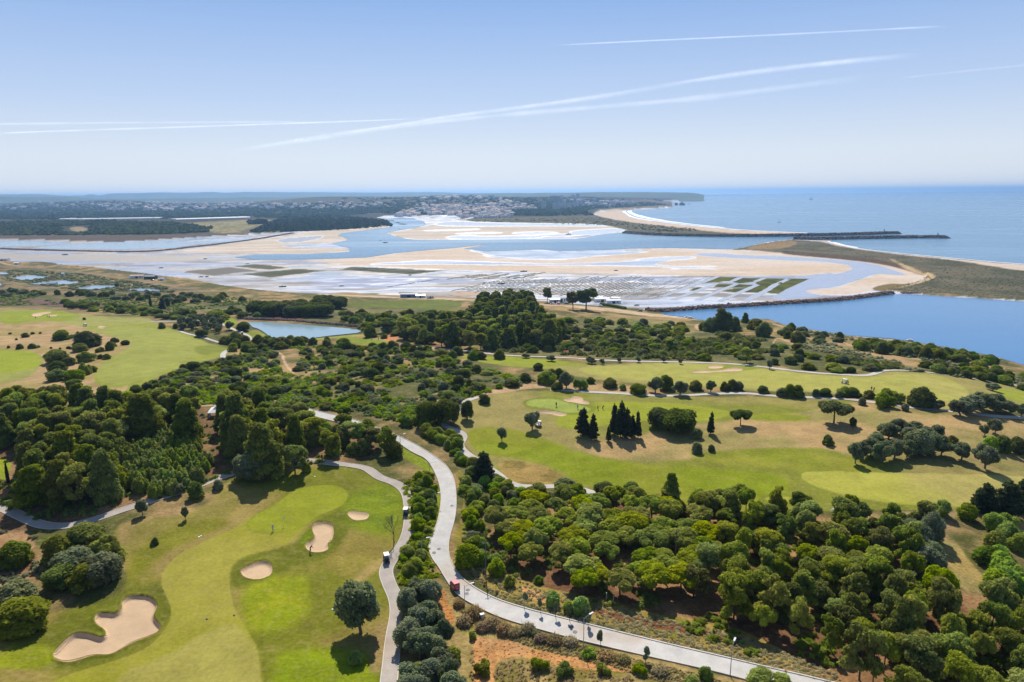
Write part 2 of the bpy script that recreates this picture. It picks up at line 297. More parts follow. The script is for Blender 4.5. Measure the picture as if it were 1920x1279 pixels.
paint([(1860,725),(1960,735),(2100,750),(2100,765),(1920,755),(1870,740)], alb(150,164,64), 1.5, 0)
paint([(845,757),(877,740),(910,732),(947,727),(983,720),(1030,722),(1030,727),(985,729),(947,737),(905,741),(880,748),(862,760),(850,768)], alb(206,168,124), 1, 1)
paint([(1010,716),(1180,720),(1230,735),(1180,738),(1060,730)], alb(196,160,112), 2, 3, .8)
# near left course
paint([(-100,1180),(20,1190),(77,1150),(150,1140),(215,1130),(245,1085),(217,1045),(208,1010),(225,985),(265,975),(333,972),(370,960),(400,935),(427,896),(520,892),(573,872),(700,882),(755,918),(760,960),(757,1000),(735,1035),(716,1060),(718,1080),(738,1123),(741,1150),(733,1190),(724,1250),(722,1500),(-100,1500)], alb(120,124,40), 3, 3, c2=alb(158,138,74), nz=n1*.5+n2*.5, ruf=.6)
paint([(215,990),(265,972),(340,968),(400,935),(430,900),(470,930),(440,960),(400,985),(330,1010),(260,1040),(225,1050)], alb(172,142,92), 8, 8, .8, c2=alb(136,128,60), nz=n1)
paint([(300,1000),(400,970),(440,985),(380,1010),(330,1030),(290,1060),(250,1090),(240,1050)], alb(120,124,34), 10, 6, .8)
paint([(140,1140),(300,1090),(335,1110),(325,1165),(240,1225),(120,1260),(40,1250),(20,1210)], alb(104,114,32), 10, 4, .85)
paint([(30,1215),(100,1205),(110,1240),(40,1260),(-40,1240)], alb(140,156,28), 8, 4, .9)
paint([(60,1300),(130,1262),(180,1250),(250,1228),(300,1197),(325,1153),(312,1120),(300,1093),(310,1067),(340,1040),(383,1020),(417,1003),(450,990),(475,965),(540,950),(600,960),(563,1007),(533,1027),(467,1043),(437,1060),(430,1087),(433,1120),(443,1153),(467,1187),(490,1233),(495,1500),(40,1500)], alb(152,150,56), 1.5, 0, c2=alb(166,158,72), nz=n2, ruf=.1)
paint([(310,1230),(380,1190),(440,1165),(470,1200),(490,1240),(495,1500),(150,1500),(200,1270)], alb(172,162,84), 6, 3, .8, ruf=.1)
paint([(433,1060),(470,1040),(533,1030),(570,1010),(590,985),(625,965),(655,945),(670,960),(650,1010),(620,1050),(560,1060),(520,1080),(450,1110),(434,1100)], alb(96,112,24), 4, 2, .8)
paint(off(3,0,860,[(1390,760),(1480,680),(1600,660),(1700,680),(1750,760),(1720,900),(1560,970),(1420,975),(1370,880)]), alb(150,162,14), 17, 14, c2=alb(128,156,14), nz=n3, k=.85)
paint([(495,1245),(560,1222),(620,1218),(690,1225),(715,1260),(715,1500),(497,1500)], alb(124,156,20), 14, 12)
paint(off(3,500,860,[(460,205),(600,160),(700,165),(768,240),(765,330),(700,400),(640,440),(520,425),(450,350),(440,290)]), alb(116,150,14), 14, 10, c2=alb(96,136,14), nz=n3)
paint(off(3,500,860,[(170,470),(260,540),(360,520),(380,430),(240,400)]), alb(108,140,14), 4, 3, .9)
paint(off(3,500,860,[(500,430),(650,440),(700,540),(640,620),(480,700),(380,640),(300,560),(420,500)]), alb(150,134,64), 10, 8, .7)
paint(off(3,500,860,[(560,600),(690,520),(640,600),(540,700),(470,720)]), alb(176,150,90), 6, 6, .8)
paint(off(3,500,860,[(600,940),(700,900),(690,1050),(640,1230),(570,1200),(600,1060)]), alb(160,134,84), 6, 5, .8)
G1P = [(463,985),(480,968),(500,957),(527,940),(547,923),(567,915),(600,910),(633,913),(650,923),(653,935),(643,950),(617,963),(590,977),(572,990),(540,1000),(500,1003),(470,998)]
paint(np.array(G1P)+[0, 0], alb(104,118,32), 7, 0, .8)
paint(G1P, alb(142,154,44), .8, 0, c2=alb(152,158,52), nz=n2, ruf=0)
paint([(-60,850),(18,858),(22,880),(0,905),(-60,915)], alb(140,160,30), 1.5, 0)
# verges of the road
paint([(700,800),(760,830),(800,860),(815,890),(800,885),(760,860),(720,835),(690,815)], alb(120,146,30), 2, 1)
paint([(822,905),(830,960),(806,1010),(812,1050),(790,1050),(780,990),(800,940)], alb(124,136,40), 2, 1.5)
paint([(868,846),(855,806),(830,800),(850,812),(858,826)], alb(140,156,30), 1.2, 0)
paint([(855,880),(868,880),(868,960),(850,1010),(858,1050),(940,1120),(1000,1140),(1140,1175),(1280,1208),(1480,1258),(1560,1285),(1400,1180),(1280,1160),(1130,1130),(1000,1095),(930,1060),(880,1040),(872,960)], alb(166,142,72), 2, 3, c2=alb(132,124,52), nz=n1, ruf=1)
paint([(1105,1140),(1200,1160),(1280,1172),(1395,1198),(1385,1210),(1280,1190),(1150,1165),(1105,1150)], alb(122,70,46), 3, 3)
paint([(975,1095),(1010,1110),(1040,1135),(1020,1140),(985,1115)], alb(206,150,96), 3, 3)
paint([(820,1095),(862,1125),(933,1162),(1000,1185),(1140,1222),(1280,1255),(1420,1290),(1420,1500),(880,1500),(840,1200),(830,1150)], alb(140,128,62), 2, 4, c2=alb(172,148,92), nz=n3, ruf=1)
SOIL1 = off(3,500,860,[(970,720),(1010,740),(1015,800),(1050,850),(1062,920),(1010,945),(975,930),(965,860),(975,800)])
SOIL2 = off(6.4,850,1140,[(240,380),(340,370),(460,400),(620,410),(760,450),(930,520),(1080,530),(1300,590),(1500,600),(1700,650),(1920,690),(2300,740),(2300,830),(1920,800),(1600,780),(1300,740),(1050,690),(800,620),(620,640),(520,700),(490,800),(490,1300),(260,1300),(240,800),(230,520)])
paint(SOIL1, alb(214,154,88), 1.5, 3, c2=alb(190,130,72), nz=n3, ruf=1)
paint(SOIL2, alb(220,160,98), 1.5, 4, c2=alb(200,150,98), nz=n3, ruf=1)
paint([(1757,1013),(1793,1016),(1813,1047),(1847,1087),(1880,1120),(1800,1105),(1780,1080),(1768,1047)], alb(186,158,92), 3, 3, c2=alb(156,140,84), nz=n3)
paint([(1860,985),(1920,975),(2100,960),(2100,1060),(1920,1042),(1890,1015)], alb(196,164,96), 3, 3)
# --------- tidal flats
wetc, wetc2 = alb(178,170,166), alb(142,136,136)
lm = lagm > .5
st = fbm(GX/260, GY/70, 81, 5); st2 = fbm(GX/120, GY/28, 91, 4)
base = mixc(wetc, wetc2, sstep(.35, .65, st2)); st3 = fbm(GX/60, GY/14, 95, 5)
base = base*(1-.6*sstep(.54, .68, st)[..., None])+np.array(alb(206,184,158))*.6*sstep(.54, .68, st)[..., None]; glitter = (sstep(.50, .60, st3)*sstep(450, 1000, UU)*.6+sstep(.5, .6, st3)*.2)[..., None]; rdg = abs(fbm(GX/110+3, GY/34, 99, 5)-.5); base = base*(1-.35*sstep(.022, .004, rdg)[..., None])
wb = (sstep(.52, .62, fbm(GX/170+9, GY/40, 97, 4))*.75)[..., None]; base = base*(1-wb)+np.array(alb(150,176,206))*wb; base = base*(1-glitter)+np.array(alb(246,246,250))*glitter  # white patches of sun glitter blended into the colour of the flats
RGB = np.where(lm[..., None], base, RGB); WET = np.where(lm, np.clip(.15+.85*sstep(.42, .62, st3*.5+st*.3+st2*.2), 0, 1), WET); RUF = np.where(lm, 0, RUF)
sand, sandd, sandw = alb(232,214,196), alb(212,194,170), alb(190,172,150)
def flat(poly, c, soft=1.5, wet=0., warp=1.6, c2=None, nz=None, k=1.0): paint(poly, c, soft, warp, k, wet=wet, c2=c2, nz=nz)
flat([(290,474.5),(340,472),(400,461),(450,452),(512,446),(562,437),(562,432),(625,431),(687,425),(725,423),(735,425),(687,431.5),(640,437.5),(632,442),(657,449),(625,456),(560,457),(520,461),(560,466),(650,464.5),(655,471),(575,476),(500,476),(400,473.5)], sand, c2=sandd, nz=st2)
flat([(520,447),(575,442),(610,440),(600,448),(560,455),(520,456)], wetc, wet=.9)
flat([(131,471),(180,470),(230,474),(200,475),(150,474)], sandd)
# big bar upper
flat([(724,436),(740,433),(775,428),(800,422.5),(815,419),(850,416),(880,412),(1000,421),(1180,421),(1190,424),(1150,432),(1090,438),(1000,441),(925,448.5),(775,449),(745,444)], sand, c2=sandd, nz=st2)
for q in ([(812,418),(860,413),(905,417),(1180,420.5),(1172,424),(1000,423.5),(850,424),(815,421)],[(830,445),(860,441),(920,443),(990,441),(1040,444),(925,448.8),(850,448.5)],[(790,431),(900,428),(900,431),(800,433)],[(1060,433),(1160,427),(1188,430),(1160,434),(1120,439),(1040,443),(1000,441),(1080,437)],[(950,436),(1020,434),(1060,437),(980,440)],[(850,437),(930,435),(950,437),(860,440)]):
    flat(q, alb(246,246,248), wet=1.0, warp=1)  # pools painted white for the glitter on their wet surface
flat([(868,413),(900,409),(1000,407),(1100,405),(1112,402),(1140,409),(1190,418),(1265,426),(1330,432),(1400,436),(1411,440.5),(1327,439.5),(1244,437),(1180,434),(1150,424),(1110,419.5),(1000,418),(900,416)], alb(80,84,56), .8, 0, 1, c2=alb(104,94,62), nz=n1)
# big bar lower
flat([(562,488),(650,484),(725,478),(775,470.5),(825,465.5),(875,460.5),(914,458.5),(870,467),(912,472),(900,480),(950,485),(1000,487),(1060,487),(1090,482),(1140,477),(1230,470),(1182,467),(1265,466),(1327,467.5),(1365,469),(1400,468),(1466,473),(1564,482),(1646,489),(1700,500),(1740,512),(1737,520),(1701,529),(1657,541),(1605,551),(1545,554),(1509,547),(1515,543),(1564,540),(1592,531),(1619,520),(1646,511),(1560,509),(1523,515),(1490,517.5),(1357,518),(1240,516),(1175,514),(1025,510),(925,508),(875,507),(762,502.5),(675,497.5),(575,490)], sand, c2=alb(224,200,174), nz=st2)
flat([(1482,518),(1523,515.5),(1564,514),(1592,506),(1600,500),(1586,494),(1550,489.6),(1496,488),(1450,486),(1390,484),(1327,481),(1290,476),(1327,473),(1400,478),(1482,480),(1564,485),(1633,490.5),(1674,502),(1704,512.5),(1680,513),(1646,509.5),(1619,519.5),(1592,530),(1564,539),(1515,542.5),(1505,547),(1545,553),(1530,557),(1441,564),(1468,544),(1518,523)], alb(176,186,205), wet=1.0)
flat([(1420,547),(1500,543),(1530,546),(1500,550),(1470,552)], sand, k=.0)
flat([(800,487.5),(900,490),(1000,494),(1100,493.5),(1180,490),(1240,485),(1300,478.5),(1290,483),(1235,492),(1225,497),(1348,504.2),(1348,505.5),(1225,499.5),(1100,497),(1000,497),(900,496.5),(800,495),(700,497),(690,494),(760,491)], alb(240,242,248), wet=1.0, c2=alb(184,196,214), nz=st2)  # glitter on the stream put in as a near white colour
flat([(870,467),(1012,468),(1050,471.5),(1100,470),(1182,467),(1150,472),(1240,471),(1120,480),(1060,486),(1000,486),(930,480),(900,474)], alb(244,246,250), wet=1.0, c2=alb(170,186,208), nz=st3)  # white glitter of the middle pools painted into the ground colour
flat([(1180,488),(1225,482),(1300,480),(1310,484),(1240,489)], alb(246,246,250), wet=1.0)  # glitter painted white on this and the small pools below
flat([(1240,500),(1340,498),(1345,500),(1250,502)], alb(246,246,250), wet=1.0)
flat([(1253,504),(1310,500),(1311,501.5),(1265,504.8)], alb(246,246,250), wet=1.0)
flat([(-100,478),(100,476),(300,478),(420,482),(300,492),(150,490),(-100,484)], alb(176,164,150), wet=.45, warp=3)
# sandy beaches on the sea side, peninsulas
flat([(1112,398),(1130,393),(1171,391),(1171,397),(1184,407.5),(1213,412.5),(1265,419.5),(1327,426.5),(1390,431.5),(1452,434.5),(1515,436.8),(1530,438),(1411,440),(1330,434),(1265,426),(1190,418),(1130,408)], alb(226,200,172))
PENI = [(1400,467.5),(1365,468.5),(1400,463.5),(1435,455.5),(1482,449.5),(1509,451),(1542,453),(1560,459),(1605,467),(1701,479),(1756,484.5),(1810,491),(1865,500),(1920,508),(2120,528),(2120,571),(1920,559),(1838,553),(1756,549.5),(1690,546),(1660,541.5),(1690,533),(1725,525),(1740,517),(1732,508.5),(1712,506),(1685,497),(1640,488.5),(1564,482),(1466,474)]
paint([(1500,450),(1545,451),(1553,452.6),(1578,459.5),(1605,465),(1646,470.4),(1701,476),(1756,481),(1810,486),(1865,491),(1920,494.5),(2120,512),(2120,535),(1700,500)], alb(228,206,184), .6, 0, wet=0, ruf=.3)
paint(PENI, alb(82,84,62), .8, 1, wet=0, ruf=1, c2=alb(110,102,80), nz=fbm(GX/30, GY/30, 88, 5))
paint([(1400,464),(1440,456),(1482,450),(1500,456),(1470,466),(1430,468),(1400,467)], alb(156,128,88), 1.2, 1, wet=0, ruf=1)
paint([(1466,472),(1564,479),(1646,486),(1679,494),(1728,508),(1738,512),(1728,512),(1690,500),(1646,491),(1564,483.5),(1466,475.5)], alb(96,74,58), .8, .5, wet=0)
paint([(1664,484.5),(1674,487),(1715,504),(1753,514),(1755,521),(1723,532),(1680,541.5),(1677,539.5),(1718,530),(1744,520),(1740,513),(1706,505)], alb(206,176,132), .8, .3, wet=0)
paint([(1630,541),(1660,530),(1700,529),(1715,531),(1680,541),(1650,546)], alb(128,112,66), .8, 1, wet=0)
# oyster plots
GRN, GRD = alb(88,102,34), alb(62,74,26)
for q in ([(1347,519),(1387,520),(1372,527),(1317,531)],[(1388,521),(1433,521),(1417,527.5),(1387,532),(1372,527.5)],[(1347,532),(1383,532),(1370,539),(1337,537.5)],[(1385,532.5),(1417,534),(1398,540),(1372,538.8)],[(1378,540),(1398,540.6),(1378,548),(1355,546)],
 [(1435,522),(1473,522),(1453,533),(1438,542),(1423,549),(1395,547.5),(1420,535),(1417,529)],[(1478,522),(1518,522.5),(1473,543),(1460,551),(1435,549),(1457,535)],[(1290,544),(1310,538),(1322,538.5),(1300,546)]):
    paint(q, GRN, .5, .4, wet=0, sm=False, c2=GRD, nz=n1)
for q in ([(432,499.5),(480,495),(545,501.5),(505,505.5)],[(450,513.5),(560,504),(612,507.5),(507,520)],[(635,505),(662,499.5),(837,507.5),(770,515)]):
    paint(q, GRD, .7, .6, wet=0, sm=False, k=.9)
paint([(350,508),(432,500.5),(485,507.5),(400,516.5),(345,511)], alb(100,94,84), 1, 1, wet=.2, sm=False)
paint([(1405,520),(1540,523),(1441,562),(1230,566),(1240,545)], alb(140,138,136), 3, 2, .0)
for q in ([(87,494),(35,491),(90,490),(115,496),(80,501)],[(185,509),(200,505),(250,509),(300,516),(280,518),(230,515)],[(640,551),(700,549),(715,552),(660,554)],[(745,547),(790,549),(795,552),(750,552)],[(1040,557.5),(1120,558),(1165,561),(1120,563),(1050,562)]):
    paint(q, alb(92,90,52), .8, .8, wet=0)
paint([(840,549),(905,546.5),(907,553),(850,555)], alb(200,172,142), .8, .5, wet=.1)
# shore tracks
paint([(595,550),(700,556),(800,559),(905,562),(905,564),(800,562),(700,559),(595,553)], alb(214,190,158), .6, 0, wet=0)
paint([(600,553),(650,547),(700,552),(905,558),(905,561),(700,556)], alb(168,140,94), .8, 1, wet=0)
paint([(1060,572),(1112,575),(1166,580),(1212,587),(1260,592),(1310,597),(1308,600),(1255,596),(1212,593),(1160,586),(1110,581),(1055,577)], alb(214,184,146), .8, .5, wet=0)
paint([(980,566),(1060,572),(1060,577),(980,571)], alb(196,170,136), .8, .5, wet=0)
paint([(1300,614),(1306,608),(1322,606),(1310,611),(1308,617),(1325,621),(1352,619),(1352,621.5),(1320,623)], alb(214,176,136), .7, 0, wet=0)
for line, w in (([(1449,607),(1482,617),(1537,626),(1570,635),(1582,645),(1619,656),(1674,662),(1728,666),(1783,672),(1838,681),(1885,692)],1.6),([(1570,640),(1600,652),(1650,660),(1700,672),(1760,684)],1.0),([(1450,645),(1456,635),(1475,642),(1500,650)],1.0),([(529,668),(533,680),(545,695),(552,700)],2.2),([(509,662),(525,662),(533,672)],2.0),
 ([(0,492),(20,498),(60,503),(160,511),(240,525),(300,533),(380,545)],1.8),([(-20,512),(5,516),(22,528),(60,536),(105,540),(150,530),(190,526),(150,515),(110,508)],1.3),([(130,541),(200,536),(245,531),(300,534)],1.2),([(600,775),(560,760),(540,748),(400,758),(290,762)],2.5)):
    L = smooth_poly(line, 2, closed=False); d = np.gradient(L, axis=0); nn = np.stack([-d[:, 1], d[:, 0]*.6], 1); nn /= np.linalg.norm(d, axis=1)[:, None]
    paint(np.vstack([L+nn*w, (L-nn*w)[::-1]]), alb(214,178,138), .7, .4, wet=0, sm=False)
paint([(-100,490),(60,500),(180,510),(300,530),(420,545),(330,556),(-100,548)], alb(92,90,62), 2, 3, .8, c2=alb(140,120,84), nz=n1)
for p in SALT+[POND]:
    pp = np.array(p); c = pp.mean(0); paint(c+(pp-c)*1.05, alb(92,84,58), .8, .5)
for k, p in BUNK.items(): paint(smooth_poly(p, 2), alb(214,178,136), .8, 0, sm=False, wet=0)
# lawns lean to yellow rather than blue green
g_ = np.clip(RGB[..., 1]-RGB[..., 0], 0, 1); RGB[..., 0] += .40*g_; RGB[..., 1] -= .12*g_; RGB[..., 2] *= 1-.4*sstep(3.0, 7.0, RGB[..., 1]/(RGB[..., 2]+1e-4))
# pinch of fine variation
RGB *= (1+.16*(n3-.5)[..., None]*RUF[..., None]*2)
RGB = np.clip(RGB, .004, .8)

# ------------------------------------------------------------------ mesh and material helpers
def setp(o, label=None, cat=None, group=None, kind=None):
    if label: o['label'] = label
    if cat: o['category'] = cat
    if group: o['group'] = group
    if kind: o['kind'] = kind
    return o
def mesh_np(name, V, F, mat=None, smooth=False, attrs=None):
    """V (n,3); F (m,3) or (m,4) int array"""
    me = bpy.data.meshes.new(name); V = np.asarray(V, np.float32); F = np.asarray(F, np.int32)
    me.vertices.add(len(V)); me.vertices.foreach_set('co', V.ravel())
    k = F.shape[1]; me.loops.add(F.size); me.loops.foreach_set('vertex_index', F.ravel())
    me.polygons.add(len(F)); me.polygons.foreach_set('loop_start', np.arange(0, F.size, k, dtype=np.int32))
    me.polygons.foreach_set('use_smooth', np.full(len(F), bool(smooth)))
    for nme, typ, dat in attrs or ():
        at = me.attributes.new(nme, typ, 'POINT')
        at.data.foreach_set('color' if 'COLOR' in typ else 'value', np.asarray(dat, np.float32).ravel())
    me.update(); me.validate()
    if mat:
        for m_ in (mat if isinstance(mat, (list, tuple)) else [mat]): me.materials.append(m_)
    return me
def link(name, me, parent=None, loc=None, scale=None, rz=0.0):
    o = bpy.data.objects.new(name, me); COL.objects.link(o)
    if loc is not None: o.location = loc
    if scale is not None: o.scale = scale
    if rz: o.rotation_euler = (0, 0, rz)
    if parent: o.parent = parent
    return o
def node_mat(name):
    m = bpy.data.materials.new(name); m.use_nodes = True; nt = m.node_tree; nt.nodes.clear()
    out = nt.nodes.new('ShaderNodeOutputMaterial'); return m, nt, nt.nodes, nt.links, out
def noise(nt, vec, scale, detail=3, rough=.55, dim='3D'):
    n = nt.nodes.new('ShaderNodeTexNoise'); n.inputs['Scale'].default_value = scale; n.inputs['Detail'].default_value = detail
    n.inputs['Roughness'].default_value = rough; nt.links.new(vec, n.inputs['Vector']); return n.outputs['Fac']
def mapr(nt, val, a, b, c, d):
    n = nt.nodes.new('ShaderNodeMapRange'); n.inputs[1].default_value = a; n.inputs[2].default_value = b; n.inputs[3].default_value = c; n.inputs[4].default_value = d
    nt.links.new(val, n.inputs[0]); return n.outputs[0]
def math_(nt, op, a, b):
    n = nt.nodes.new('ShaderNodeMath'); n.operation = op
    for i, q in enumerate((a, b)):
        if isinstance(q, (int, float)): n.inputs[i].default_value = q
        else: nt.links.new(q, n.inputs[i])
    return n.outputs[0]
def cmul(nt, c, f):
    n = nt.nodes.new('ShaderNodeVectorMath'); n.operation = 'SCALE'; nt.links.new(c, n.inputs[0]); nt.links.new(f, n.inputs['Scale']); return n.outputs[0]
def cmix(nt, a, b, f):
    n = nt.nodes.new('ShaderNodeMix'); n.data_type = 'RGBA'
    if isinstance(f, float): n.inputs[0].default_value = f
    else: nt.links.new(f, n.inputs[0])
    for i, q in ((6, a), (7, b)):
        if isinstance(q, tuple): n.inputs[i].default_value = q if len(q) == 4 else q+(1,)
        else: nt.links.new(q, n.inputs[i])
    return n.outputs[2]
def simple(name, c, rough=.8, var=.12, scale=2.0, metallic=0, bump=0, spec=.3):
    m, nt, N, L, out = node_mat(name); b = N.new('ShaderNodeBsdfPrincipled'); L.new(b.outputs[0], out.inputs[0])
    tc = N.new('ShaderNodeTexCoord'); f = noise(nt, tc.outputs['Object'], scale, 4)
    rgb = N.new('ShaderNodeRGB'); rgb.outputs[0].default_value = tuple(c[:3])+(1,)
    L.new(cmul(nt, rgb.outputs[0], mapr(nt, f, .3, .7, 1-var, 1+var)), b.inputs['Base Color'])
    b.inputs['Roughness'].default_value = rough; b.inputs['Metallic'].default_value = metallic; b.inputs['Specular IOR Level'].default_value = spec
    if bump:
        bp = N.new('ShaderNodeBump'); bp.inputs['Strength'].default_value = bump; bp.inputs['Distance'].default_value = .1; L.new(f, bp.inputs['Height']); L.new(bp.outputs[0], b.inputs['Normal'])
    return m
def ground_mat():
    m, nt, N, L, out = node_mat('ground'); b = N.new('ShaderNodeBsdfPrincipled'); L.new(b.outputs[0], out.inputs[0])
    col = N.new('ShaderNodeAttribute'); col.attribute_name = 'soil'; wet = N.new('ShaderNodeAttribute'); wet.attribute_name = 'wet'; ruf = N.new('ShaderNodeAttribute'); ruf.attribute_name = 'ruf'
    geo = N.new('ShaderNodeNewGeometry'); P = geo.outputs['Position']
    a = noise(nt, P, 1.3, 5, .65); bb = noise(nt, P, .16, 4); c = noise(nt, P, .02, 3)
    amp = mapr(nt, ruf.outputs['Fac'], 0, 1, .55, 1.0)
    v = math_(nt, 'ADD', math_(nt, 'MULTIPLY', math_(nt, 'SUBTRACT', a, .5), 1.5), math_(nt, 'ADD', math_(nt, 'MULTIPLY', math_(nt, 'SUBTRACT', bb, .5), .9), math_(nt, 'MULTIPLY', math_(nt, 'SUBTRACT', c, .5), .5)))
    f = math_(nt, 'ADD', 1.0, math_(nt, 'MULTIPLY', v, amp))
    # dry straw tint in patches
    h = noise(nt, P, .55, 4, .6)
    cc = cmix(nt, col.outputs['Color'], cmul(nt, cmix(nt, col.outputs['Color'], (.30,.22,.10), .45), mapr(nt, h, 0, 1, 1.1, 1.1)), math_(nt, 'MULTIPLY', mapr(nt, h, .5, .68, 0, .6), amp))
    L.new(cmul(nt, cc, f), b.inputs['Base Color'])
    L.new(mapr(nt, wet.outputs['Fac'], 0, 1, .95, .13), b.inputs['Roughness'])
    L.new(mapr(nt, wet.outputs['Fac'], 0, 1, .1, .6), b.inputs['Specular IOR Level'])
    bp = N.new('ShaderNodeBump'); L.new(math_(nt, 'MULTIPLY', ruf.outputs['Fac'], .8), bp.inputs['Strength']); bp.inputs['Distance'].default_value = .35
    L.new(a, bp.inputs['Height']); L.new(bp.outputs[0], b.inputs['Normal'])
    return m
def water_mat(name, c, rough, wave, scale, strips=False, c2=None, tr=None):
    m, nt, N, L, out = node_mat(name); b = N.new('ShaderNodeBsdfPrincipled'); L.new(b.outputs[0], out.inputs[0])
    geo = N.new('ShaderNodeNewGeometry'); P = geo.outputs['Position']
    b.inputs['Roughness'].default_value = rough; b.inputs['IOR'].default_value = 1.33; b.inputs['Base Color'].default_value = tuple(c)+(1,)
    mp = N.new('ShaderNodeMapping'); mp.inputs['Scale'].default_value = (1, 2.2, 1); L.new(P, mp.inputs['Vector'])
    w = noise(nt, mp.outputs[0], scale, 3, .6)
    bp = N.new('ShaderNodeBump'); bp.inputs['Strength'].default_value = 1.0; bp.inputs['Distance'].default_value = wave; L.new(w, bp.inputs['Height']); L.new(bp.outputs[0], b.inputs['Normal'])
    if strips:
        mp2 = N.new('ShaderNodeMapping'); mp2.inputs['Scale'].default_value = (.0009, .0035, 1); mp2.inputs['Rotation'].default_value = (0, 0, .35); L.new(P, mp2.inputs['Vector'])
        s = noise(nt, mp2.outputs[0], 1.0, 5, .6)
        L.new(mapr(nt, s, .35, .65, rough*.75, rough*1.5), b.inputs['Roughness'])
        if c2: L.new(cmix(nt, tuple(c), tuple(c2), mapr(nt, s, .4, .62, 0, 1)), b.inputs['Base Color'])
    return m

# ------------------------------------------------------------------ ground
nr, nc = GX.shape
idx = np.arange(nr*nc).reshape(nr, nc)
F = np.stack([idx[:-1, :-1], idx[:-1, 1:], idx[1:, 1:], idx[1:, :-1]], -1).reshape(-1, 4)
V = np.stack([GX, GY, H], -1).reshape(-1, 3)
GM = ground_mat()
gme = mesh_np('ground', V, F, GM, True, [('soil', 'FLOAT_COLOR', np.concatenate([RGB.reshape(-1, 3), np.ones((nr*nc, 1))], 1)), ('wet', 'FLOAT', WET), ('ruf', 'FLOAT', RUF)])
setp(link('ground', gme), 'golf course, scrub and tidal flats running to the coast', kind='structure')
print('ground', time.time()-T0)

# ------------------------------------------------------------------ sheets laid on the ground
def ptin(poly, pts): return sdf(poly, pts[:, 0], pts[:, 1])
def sheet_px(name, poly, mat, lift=.05, step=3.0, z=None, sm=2, edge=None, attrs=None):
    """flat or draped sheet over an outline; z fixes the level (water)"""
    p = smooth_poly(poly, sm) if sm else np.asarray(poly, float)
    q = []
    for i in range(len(p)):
        a, b = p[i], p[(i+1) % len(p)]; n = max(1, int(np.linalg.norm(b-a)/(step if z is None else 40)))
        q += [a+(b-a)*k/n for k in range(n)]
    q = np.array(q)
    inner = np.zeros((0, 2))
    if z is None:
        gu, gv = np.meshgrid(np.arange(p[:, 0].min(), p[:, 0].max(), step), np.arange(p[:, 1].min(), p[:, 1].max(), step*.7))
        g = np.stack([gu.ravel(), gv.ravel()], 1); g = g[sdf(p, g[:, 0], g[:, 1]) > step*.45]; inner = g
    pts = np.vstack([q, inner])
    if z is None: x, y, zz = unp(pts[:, 0], pts[:, 1]); zz = zz+lift+y*1.5e-4
    else: x, y = at_z(pts[:, 0], pts[:, 1], z); zz = np.full(len(x), z)
    n = len(q)
    vs, _, fs, *_ = geometry.delaunay_2d_cdt([Vector((a, b)) for a, b in zip(x, y)], [], [list(range(n))], 1, 1e-5)
    vs = np.array([tuple(v) for v in vs])
    zz2 = (hgt(vs[:, 0], vs[:, 1])+lift+vs[:, 1]*1.5e-4) if z is None else np.full(len(vs), z)
    return link(name, mesh_np(name, np.column_stack([vs, zz2]), np.array(fs), mat, True))
SEA = water_mat('sea_water', (.085,.20,.31), .2, .6, .12, True, (.19,.31,.41))  # paler streak colour stands in for glare on the sea
CH = water_mat('channel_water', (.18,.28,.36), .1, .04, .3, True, (.24,.34,.41))
LK = water_mat('lake_water', (.055,.18,.37), .1, .08, .35, True, (.075,.21,.40))
PD = water_mat('pond_water', (.27,.37,.41), .03, .02, .8)
seap = [(2400,353),(1326,364.6),(1298,368.6),(1273,371.6),(1234,373.2),(1200,374),(1263,384),(1252,385.5),(1227,388),(1209,388.5),(1171,393),(1166,397),(1184,407),(1213,412),(1265,419),(1327,426),(1390,431),(1452,434),(1515,436.5),(1600,438.5),(1700,438),
 (1600,441.3),(1540,442.6),(1411,444.5),(1340,444),(1244,443),(1200,440.5),(1162,436.5),(1125,440),(1095,446),(1075,448.3),(925,449.2),(775,450.2),(745,444.5),(724,436.2),(775,427.7),(800,422),(795,415.5),(775,409.5),(755,407.8),(722,410.2),(735,421),(727,424.8),(687,431.3),(641,437.3),(633,442),(657,449),(620,457),
 (655,465),(655,472),(575,476.5),(480,477),(440,482),(475,487),(575,486.3),(687,482.7),(737,475.2),(800,469),(850,465.2),(900,459),(912,459),(870,466),(912,471),(1012,467.7),(1050,471),(1150,467.5),(1182,466),(1265,465.4),(1327,466.5),(1366,467.6),(1398,463),(1433,454.6),(1480,448.6),(1564,448.5),
 (1553,452.8),(1578,459.5),(1605,465.2),(1646,470.6),(1701,476.2),(1756,481.2),(1810,486.2),(1865,491.2),(1920,495),(2400,540)]
o = sheet_px('sea', seap, SEA, z=-20.0+.12, sm=0); setp(o, 'blue sea, river mouth and channel between the jetties', kind='structure')
lake = [(1237,584.5),(1320,576.5),(1407,573),(1560,565.5),(1620,558),(1674,552),(1756,552),(1810,555),(1920,561),(2400,600),(2400,770),(1990,700),(1914,683),(1865,668),(1797,655),(1715,641),(1674,635),(1592,629),(1477,611),(1440,598),(1380,600),(1322,601),(1287,595),(1244,589.5)]
o = sheet_px('lake', lake, LK, z=-20.0+.12, sm=0); setp(o, 'deep blue basin behind the rubble dyke', kind='structure')
o = sheet_px('pond', POND, PD, z=-10.25, sm=1); setp(o, 'golf pond mirroring sky and dark trees', kind='structure')
for p in SALT: setp(sheet_px('salt_pan', p, CH, z=-20.3, sm=1), kind='structure')
